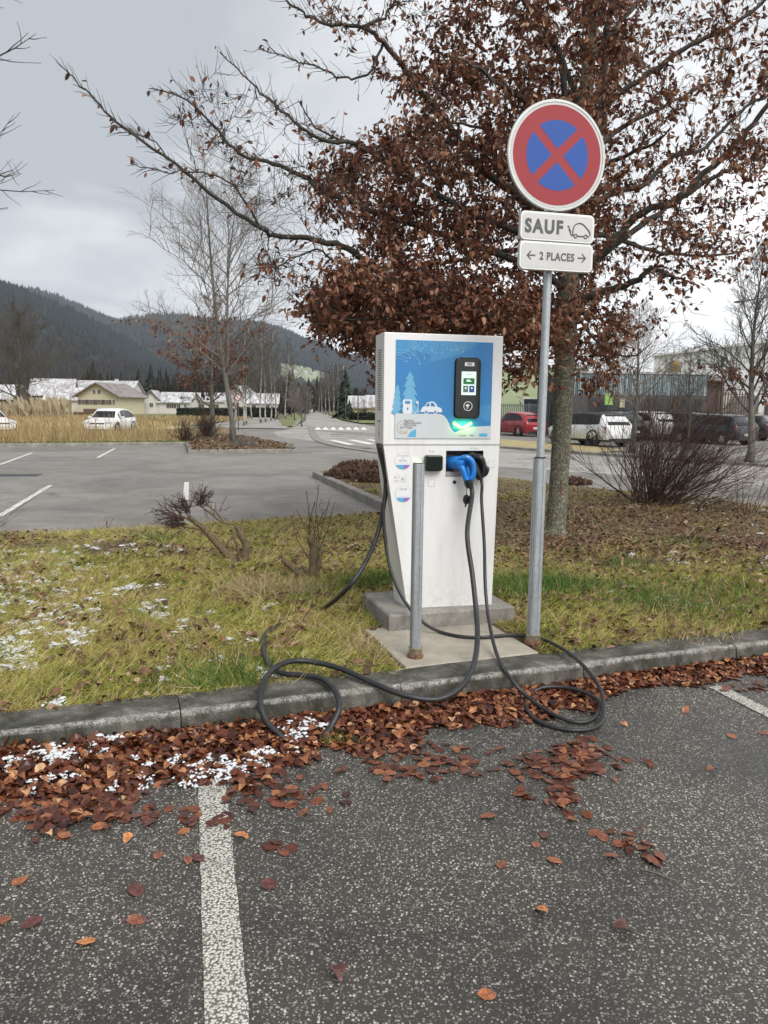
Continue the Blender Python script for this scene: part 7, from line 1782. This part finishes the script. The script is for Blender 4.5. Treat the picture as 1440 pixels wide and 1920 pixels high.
tag(np_mesh('wet_leaf_litter', np.concatenate(Vs), np.concatenate(Fs), 'leaf_wet', smooth=True), 'wet flattened leaves stuck to the asphalt beyond the drift', None, None, 'stuff')
# leaves caught in the verge grass
Vs = []; Fs = []; off = 0
xa, ya = verge_pts(9500, -4.8, 4.8, 3.4, 9); k = (nmap(xa, ya, 1.1, 12.)+.6*nmap(xa, ya, 3.5, 2.) > .02) | ((xa > 1.4) & (r9.random(len(xa)) < .6)); xa, ya = xa[k], ya[k]
xb = r9.normal(3.6, 2.2, 9500); yb = r9.normal(10.0, 2.3, 9500); k = inpoly(xb, yb, VP) & ~inpoly(xb, yb, SLAB); xb, yb = xb[k], yb[k]
xc = r9.normal(-.9, .7, 340); yc = r9.normal(6.9, .7, 340)
xd = r9.uniform(-1.6, 1.0, 700); yd = r9.uniform(9.5, 17.6, 700); k = inpoly(xd, yd, VP); xd, yd = xd[k], yd[k]
x = np.concatenate([xa, xb, xc, xd]); y = np.concatenate([ya, yb, yc, yd]); n = len(x); ids = r9.integers(0, len(LPR), n)
for k in range(len(LPR)):
    q = ids == k; m_ = q.sum(); V, F = scatter(LPR[k][0], LPR[k][1], np.stack([x[q], y[q], vz(x[q], y[q])+r9.uniform(.014, .045, m_)], -1), rot_mats(r9.uniform(0, 6.28, m_), r9.normal(0, .35, m_), r9.normal(0, .35, m_)), r9.uniform(.55, 1.1, m_)); Vs.append(V); Fs.append(F+off); off += len(V)
tag(np_mesh('verge_leaf_litter', np.concatenate(Vs), np.concatenate(Fs), 'leaf_old', smooth=True), 'brown leaves scattered through the verge grass', None, None, 'stuff')
# 230 leaves of the drift that show largest, one object each
LM = [leafmesh('fallen_leaf', p, 'leaf_ground') for p in LPR]
s, t, x, y, z, h = gen_drift(250, -2.0, 3.2)
for i in range(len(s)):
    o = bpy.data.objects.new('fallen_leaf', LM[i % len(LM)]); COL.objects.link(o); fl_ = float(np.clip(h[i]/.05, .15, 1))
    o.location = (x[i], y[i], h[i]+.012); o.rotation_euler = (random.gauss(0, .55)*fl_, random.gauss(0, .55)*fl_, random.uniform(0, 6.28)); k = random.uniform(.85, 1.15); o.scale = (k, k*random.uniform(.85, 1.15), k)
    tag(o, 'brown beech leaf lying on top of the drift along the kerb', 'leaf', 'leaves on top of the kerb drift')
# single leaves on the open asphalt: pixel, colour, shape, size, label
SL = [
 (240, 1575, 'leaf_orange', 1, .85, 'small bright orange leaf on the asphalt left of the painted line, near the drift'),
 (450, 1572, 'leaf_orange', 1, 1.05, 'bright orange leaf just touching the right side of the painted line'),
 (160, 1768, 'leaf_orange', 0, .95, 'flat orange leaf alone at lower left, pointing up to the right'),
 (38, 1654, 'leaf_rust', 0, .95, 'rusty leaf near the left edge, level with the double dark leaves'),
 (1016, 1711, 'leaf_orange', 2, .9, 'orange curled leaf in the middle of the lower right asphalt'),
 (914, 1532, 'leaf_brown', 0, 1.1, 'round brown leaf alone below the middle of the drift'),
 (940, 1623, 'leaf_brown', 0, .85, 'dark-edged brown leaf left of the round rusty one'),
 (1040, 1616, 'leaf_rust', 0, .95, 'round rusty leaf right of the dark-edged one'),
 (297, 1606, 'leaf_brown', 0, .75, 'small brown leaf left of the painted line, beside the doubled leaves'),
 (345, 1561, 'leaf_rust', 0, .8, 'pale rusty leaf left of the painted line under the drift'),
 (352, 1618, 'leaf_brown', 2, .8, 'curled brown leaf lying against the left edge of the painted line'),
 (374, 1612, 'leaf_dark', 0, 1.05, 'dark leaf overlapping the left edge of the painted line'),
 (255, 1672, 'leaf_dark', 0, 1.2, 'broad dark leaf upper of the pair left of the painted line'),
 (255, 1728, 'leaf_brown', 0, 1.0, 'brown leaf lower of the pair left of the painted line'),
 (60, 1732, 'leaf_dark', 0, 1.1, 'dark torn leaf near the left edge below the rusty one'),
 (4, 1728, 'leaf_brown', 0, .9, 'brown leaf cut by the left edge of the picture'),
 (503, 1660, 'leaf_dark', 0, 1.05, 'dark leaf right of the painted line, pointing up'),
 (1020, 1568, 'leaf_dark', 0, .8, 'dark leaf between the drift tail and the round rusty leaf'),
 (1005, 1586, 'leaf_brown', 0, .7, 'small brown leaf under the dark one at the middle right'),
 (1166, 1747, 'leaf_dark', 3, 1.0, 'dark wine-brown leaf alone at lower right'),
 (630, 1833, 'leaf_dark', 4, 1.1, 'dark curled-up leaf standing alone near the bottom'),
 (912, 1868, 'leaf_rust', 0, .85, 'round rusty leaf near the bottom edge'),
 (162, 1540, 'leaf_orange', 3, 1.0, 'orange leaf standing upright at the drift edge on the left'),
 (185, 1552, 'leaf_rust', 0, 1.05, 'rusty leaf just right of the upright orange one'),
 (1285, 1334, 'leaf_rust', 2, .85, 'rusty leaf at upper right, left of the second painted line'),
 (1372, 1382, 'leaf_rust', 0, .85, 'flat rusty leaf right of the wet patch'),
 (1334, 1448, 'leaf_rust', 3, .8, 'crumpled rusty leaf below the wet patch at right'),
 (1432, 1376, 'leaf_brown', 0, .9, 'brown leaf at the right edge'),
 (1170, 1362, 'leaf_orange', 3, .6, 'small pale orange leaf right of the coiled thin cable'),
 (1202, 1563, 'leaf_orange', 3, .6, 'small orange leaf on the right-hand group of wet leaves'),
 (1130, 1572, 'leaf_brown', 0, .9, 'brown leaf at the left tip of the right-hand group'),
 (1072, 1537, 'leaf_brown', 0, .6, 'small brown leaf below the drift tail'),
]
r = random.Random(77)
for (px_, py_, m, pr, k, lb) in SL:
    pv = FLAT[r.randrange(4)] if pr == 0 else LPR[{1: 1, 2: 2, 3: 6, 4: 7}[pr]]
    o = np_mesh('fallen_leaf', pv[0], pv[1], m, smooth=True); c = G(px_, py_); o.location = (c[0], c[1], .006 if pr == 0 else .010)
    o.rotation_euler = (r.gauss(0, .05 if pr == 0 else .3), r.gauss(0, .05 if pr == 0 else .3), r.uniform(0, 6.28))
    o.scale = (k, k*(1.2 if pr == 0 else 1.05), k); tag(o, lb, 'leaf', 'single leaves on the asphalt')
# twig on the asphalt
c = G(1232, 1640); o = MB().tube([(-.05, .03, .004), (0, 0, .006), (.06, -.045, .004)], [.002, .0022, .0014], 6).build('fallen_twig', 'twig_pale'); o.location = Vector(c); tag(o, 'thin pale twig on the asphalt below the right-hand group of wet leaves', 'twig')

# ------------------------------------------------------------------ snow remnants
def snow_patch(V, F, cx, cy, cz, rx, ry, h, r):
    k = 9; n = len(V); V.append((cx, cy, cz+h)); ph = r.uniform(0, 6); a0 = r.uniform(0, 3.14); ca, sa = math.cos(a0), math.sin(a0)
    rad = [r.uniform(.45, 1.15) for _ in range(k)]
    for ring_, (q, hh) in enumerate(((.55, .85), (1.0, -.3))):
        for i in range(k):
            t = 2*math.pi*i/k; x = math.cos(t)*rx*q*rad[i]; y = math.sin(t)*ry*q*rad[i]
            V.append((cx+x*ca-y*sa, cy+x*sa+y*ca, cz+h*hh*r.uniform(.7, 1.2)))
    for i in range(k): F.append((n, n+1+i, n+1+(i+1) % k))
    for i in range(k): a, b = n+1+i, n+1+(i+1) % k; F += [(a, a+k, b+k), (a, b+k, b)]
V = []; F = []; r = random.Random(5)
clusters = [(30, 1110, 60, 18, 44), (15, 1160, 40, 22, 40), (20, 1220, 30, 16, 30), (110, 1080, 60, 14, 30), (60, 1060, 50, 10, 22), (120, 1145, 40, 14, 22), (130, 1190, 40, 12, 16), (280, 1138, 16, 5, 7), (300, 1150, 10, 4, 4), (240, 1105, 30, 8, 10), (100, 1330, 40, 10, 12), (230, 1035, 60, 10, 10), (160, 1030, 60, 8, 12), (400, 1195, 60, 40, 10), (520, 1262, 12, 4, 4), (495, 1135, 8, 3, 3), (1420, 1062, 20, 6, 10), (1280, 1050, 60, 10, 8), (1180, 1085, 60, 20, 12), (1340, 945, 60, 6, 16), (1400, 985, 30, 20, 12), (1290, 1130, 40, 6, 5), (10, 1100, 20, 30, 22), (330, 1235, 60, 30, 6)]
def crust(cx, cy, zf, q, nbits, size):
    # one patch = many small overlapping crumbs, dense at its middle, breaking up at its rim
    el = r.uniform(.4, .8); an = r.uniform(0, 3.14); ca, sa = math.cos(an), math.sin(an)
    for w_ in range(3):
        xm, ym = cx+r.gauss(0, q*.25), cy+r.gauss(0, q*.15); zm = zf(xm, ym)
        if zm is not None: snow_patch(V, F, xm, ym, zm+.004, q*r.uniform(.25, .5), q*el*r.uniform(.2, .45), .005, r)
    for i in range(nbits):
        u, v = r.gauss(0, .5)*q, r.gauss(0, .5)*q*el; x = cx+u*ca-v*sa; y = cy+u*sa+v*ca
        z = zf(x, y)
        if z is None: continue
        k = size*r.uniform(.5, 1.4)*(1.2-min(1, math.hypot(u, v)/q)*.6)
        snow_patch(V, F, x, y, z, k, k*r.uniform(.4, .9), .004, r)
def zv(x, y):
    s_, t_ = TOK(x, y)
    if t_ < .28: return None
    return float(vz(x, y))+r.uniform(.006, .028)
for (cx, cy, sx_, sy_, n) in clusters:
    for i in range(n):
        c = G(r.gauss(cx, sx_), r.gauss(cy, sy_), .12); s_, t_ = TOK(c[0], c[1])
        if t_ < .3 or not inpoly(np.array([c[0]]), np.array([c[1]]), VP)[0]: continue
        crust(c[0], c[1], zv, r.uniform(.03, .10), 11, .010+.0012*c[1])
tag(np_mesh('snow', np.array(V), np.array(F), 'snow', smooth=True), 'thin thawing snow crusts on the verge grass', None, None, 'stuff')
V = []; F = []
def zd(x, y):
    s_, t_ = TOK(x, y)
    if t_ > -.035: return None
    return float(drift_h(s_, t_))+r.uniform(-.004, .020)
for (cx, cy, sx_, sy_, n, q0) in [(555, 1365, 16, 6, 8, .07), (590, 1352, 16, 5, 5, .05), (75, 1412, 12, 5, 4, .07), (110, 1420, 12, 5, 4, .06), (20, 1430, 14, 6, 4, .05), (215, 1385, 16, 6, 5, .06), (300, 1415, 30, 8, 5, .05), (350, 1440, 30, 8, 8, .05), (400, 1430, 24, 8, 10, .06), (440, 1420, 24, 9, 10, .06), (480, 1405, 20, 9, 6, .05), (260, 1440, 40, 10, 6, .04), (70, 1450, 40, 10, 5, .04), (510, 1395, 20, 6, 4, .04), (180, 1400, 30, 10, 5, .05)]:
    for i in range(n):
        c = G(r.gauss(cx, sx_), r.gauss(cy, sy_), .05); crust(c[0], c[1], zd, q0*r.uniform(.6, 1.2), 8, .012)
tag(np_mesh('drift_snow', np.array(V), np.array(F), 'snow', smooth=True), 'patches of snow lying on the leaf drift', None, None, 'stuff')
# green strip with a dusting of snow along the far field kerb
n = 5200; x = r9.uniform(-28, -8.6, n); y = 28.9+(x+14.8)*.5+r9.uniform(.25, 1.5, n)
blades('field_edge_grass', x, y, np.full(n, .07), r9.uniform(.06, .13, n), r9.uniform(.02, .035, n), .6, 'grass_green', 'short greener grass along the far kerb', 1.2)
# lichen spots and scuffs on the kerb are in its material; one pale lichen patch
# ------------------------------------------------------------------ dry field plants at left
n = 26000; x = r9.uniform(-26, -8.0, n); y = r9.uniform(24, 47, n)
k = ((y-28.9)-(x+14.8)*.5 > .3) & ~((x > -9.4)); x, y = x[k], y[k]; n = len(x)
f = nmap(x, y, .35, 5.0)
blades('dry_field_grass', x, y, np.full(n, .07), r9.uniform(.12, .42, n)*(1+.9*np.clip(f, -.5, 1)), r9.uniform(.012, .028, n), .30, 'field_grass', 'pale dry grass of the field at left', 1.5)
n = 2200; x = r9.uniform(-24, -9.0, n); y = (28.9)+(x+14.8)*.5+r9.uniform(1.2, 4.5, n); k = r9.random(n) < np.clip(.25+nmap(x, y, .5, 2.0)*1.6, 0.03, 1); x, y = x[k], y[k]; n = len(x)
blades('dry_stalks', x, y, np.full(n, .07), r9.uniform(.6, 1.45, n), r9.uniform(.018, .034, n), .14, 'field_grass', 'tall thin dry stalks in front of the white hatchback', .6)
n = 16000; x = r9.uniform(-60, -16, n); y = r9.uniform(46, 105, n); k = (x > -y*.62) & (x < -y*.18); x, y = x[k], y[k]; n = len(x)
blades('far_field_grass', x, y, np.full(n, .05), r9.uniform(.2, .5, n), r9.uniform(.05, .12, n), .35, 'field_grass', 'pale dry grass farther out in the field', 1.5)
# island litter
n = 1800; x = r9.uniform(-9, -3, n); y = r9.uniform(26, 40, n); k = inpoly(x, y, ISL); x, y = x[k], y[k]; n = len(x)
V, F = scatter(LPR[1][0]*1.8, LPR[1][1], np.stack([x, y, np.full(n, .13)], -1), rot_mats(r9.uniform(0, 6.28, n), r9.normal(0, .5, n), r9.normal(0, .5, n)), r9.uniform(.8, 1.3, n))
tag(np_mesh('island_leaf_litter', V, F, 'leaf_old'), 'pale brown leaves lying on the kerbed tree island', None, None, 'stuff')
# pampas grass clumps before the houses
for (x0, Y, n, sd, hh, lb) in [(20, 88, 60, 1.2, 2.1, 'feathery pale pampas clump at the far left'), (58, 88, 80, 1.2, 2.7, 'tallest feathery pampas clump below the wide dark tree'), (105, 84, 110, .7, 2.7, 'dense upright reed clump left of the white annex'), (85, 90, 30, 1.0, 1.8, 'thin pampas stems between the two larger clumps')]:
    p = A(x0, 770, Y); root = thing('pampas_grass', lb, 'grass clump', (p[0], Y, 0)); x = r9.normal(0, sd, n); y = r9.normal(0, .6, n); ln = hh*r9.uniform(.6, 1.05, n)
    Rm = rot_mats(r9.uniform(-.4, .4, n), r9.normal(-.12, .22, n), r9.normal(0, .2, n))
    PV = np.array([(-.02, 0, 0), (.02, 0, 0), (-.035, 0, .5), (.035, 0, .5), (-.10, 0, .78), (.06, 0, .8), (-.14, 0, 1.0)]); PF = np.array([(0, 1, 3), (0, 3, 2), (2, 3, 5), (2, 5, 4), (4, 5, 6)])
    V, F = scatter(PV, PF, np.stack([x, y, np.zeros(n)], -1), Rm, np.stack([np.full(n, 1.6), ln, ln], -1)); np_mesh('plumes', V, F, 'pampas', root, kind='stuff')
print('script end')
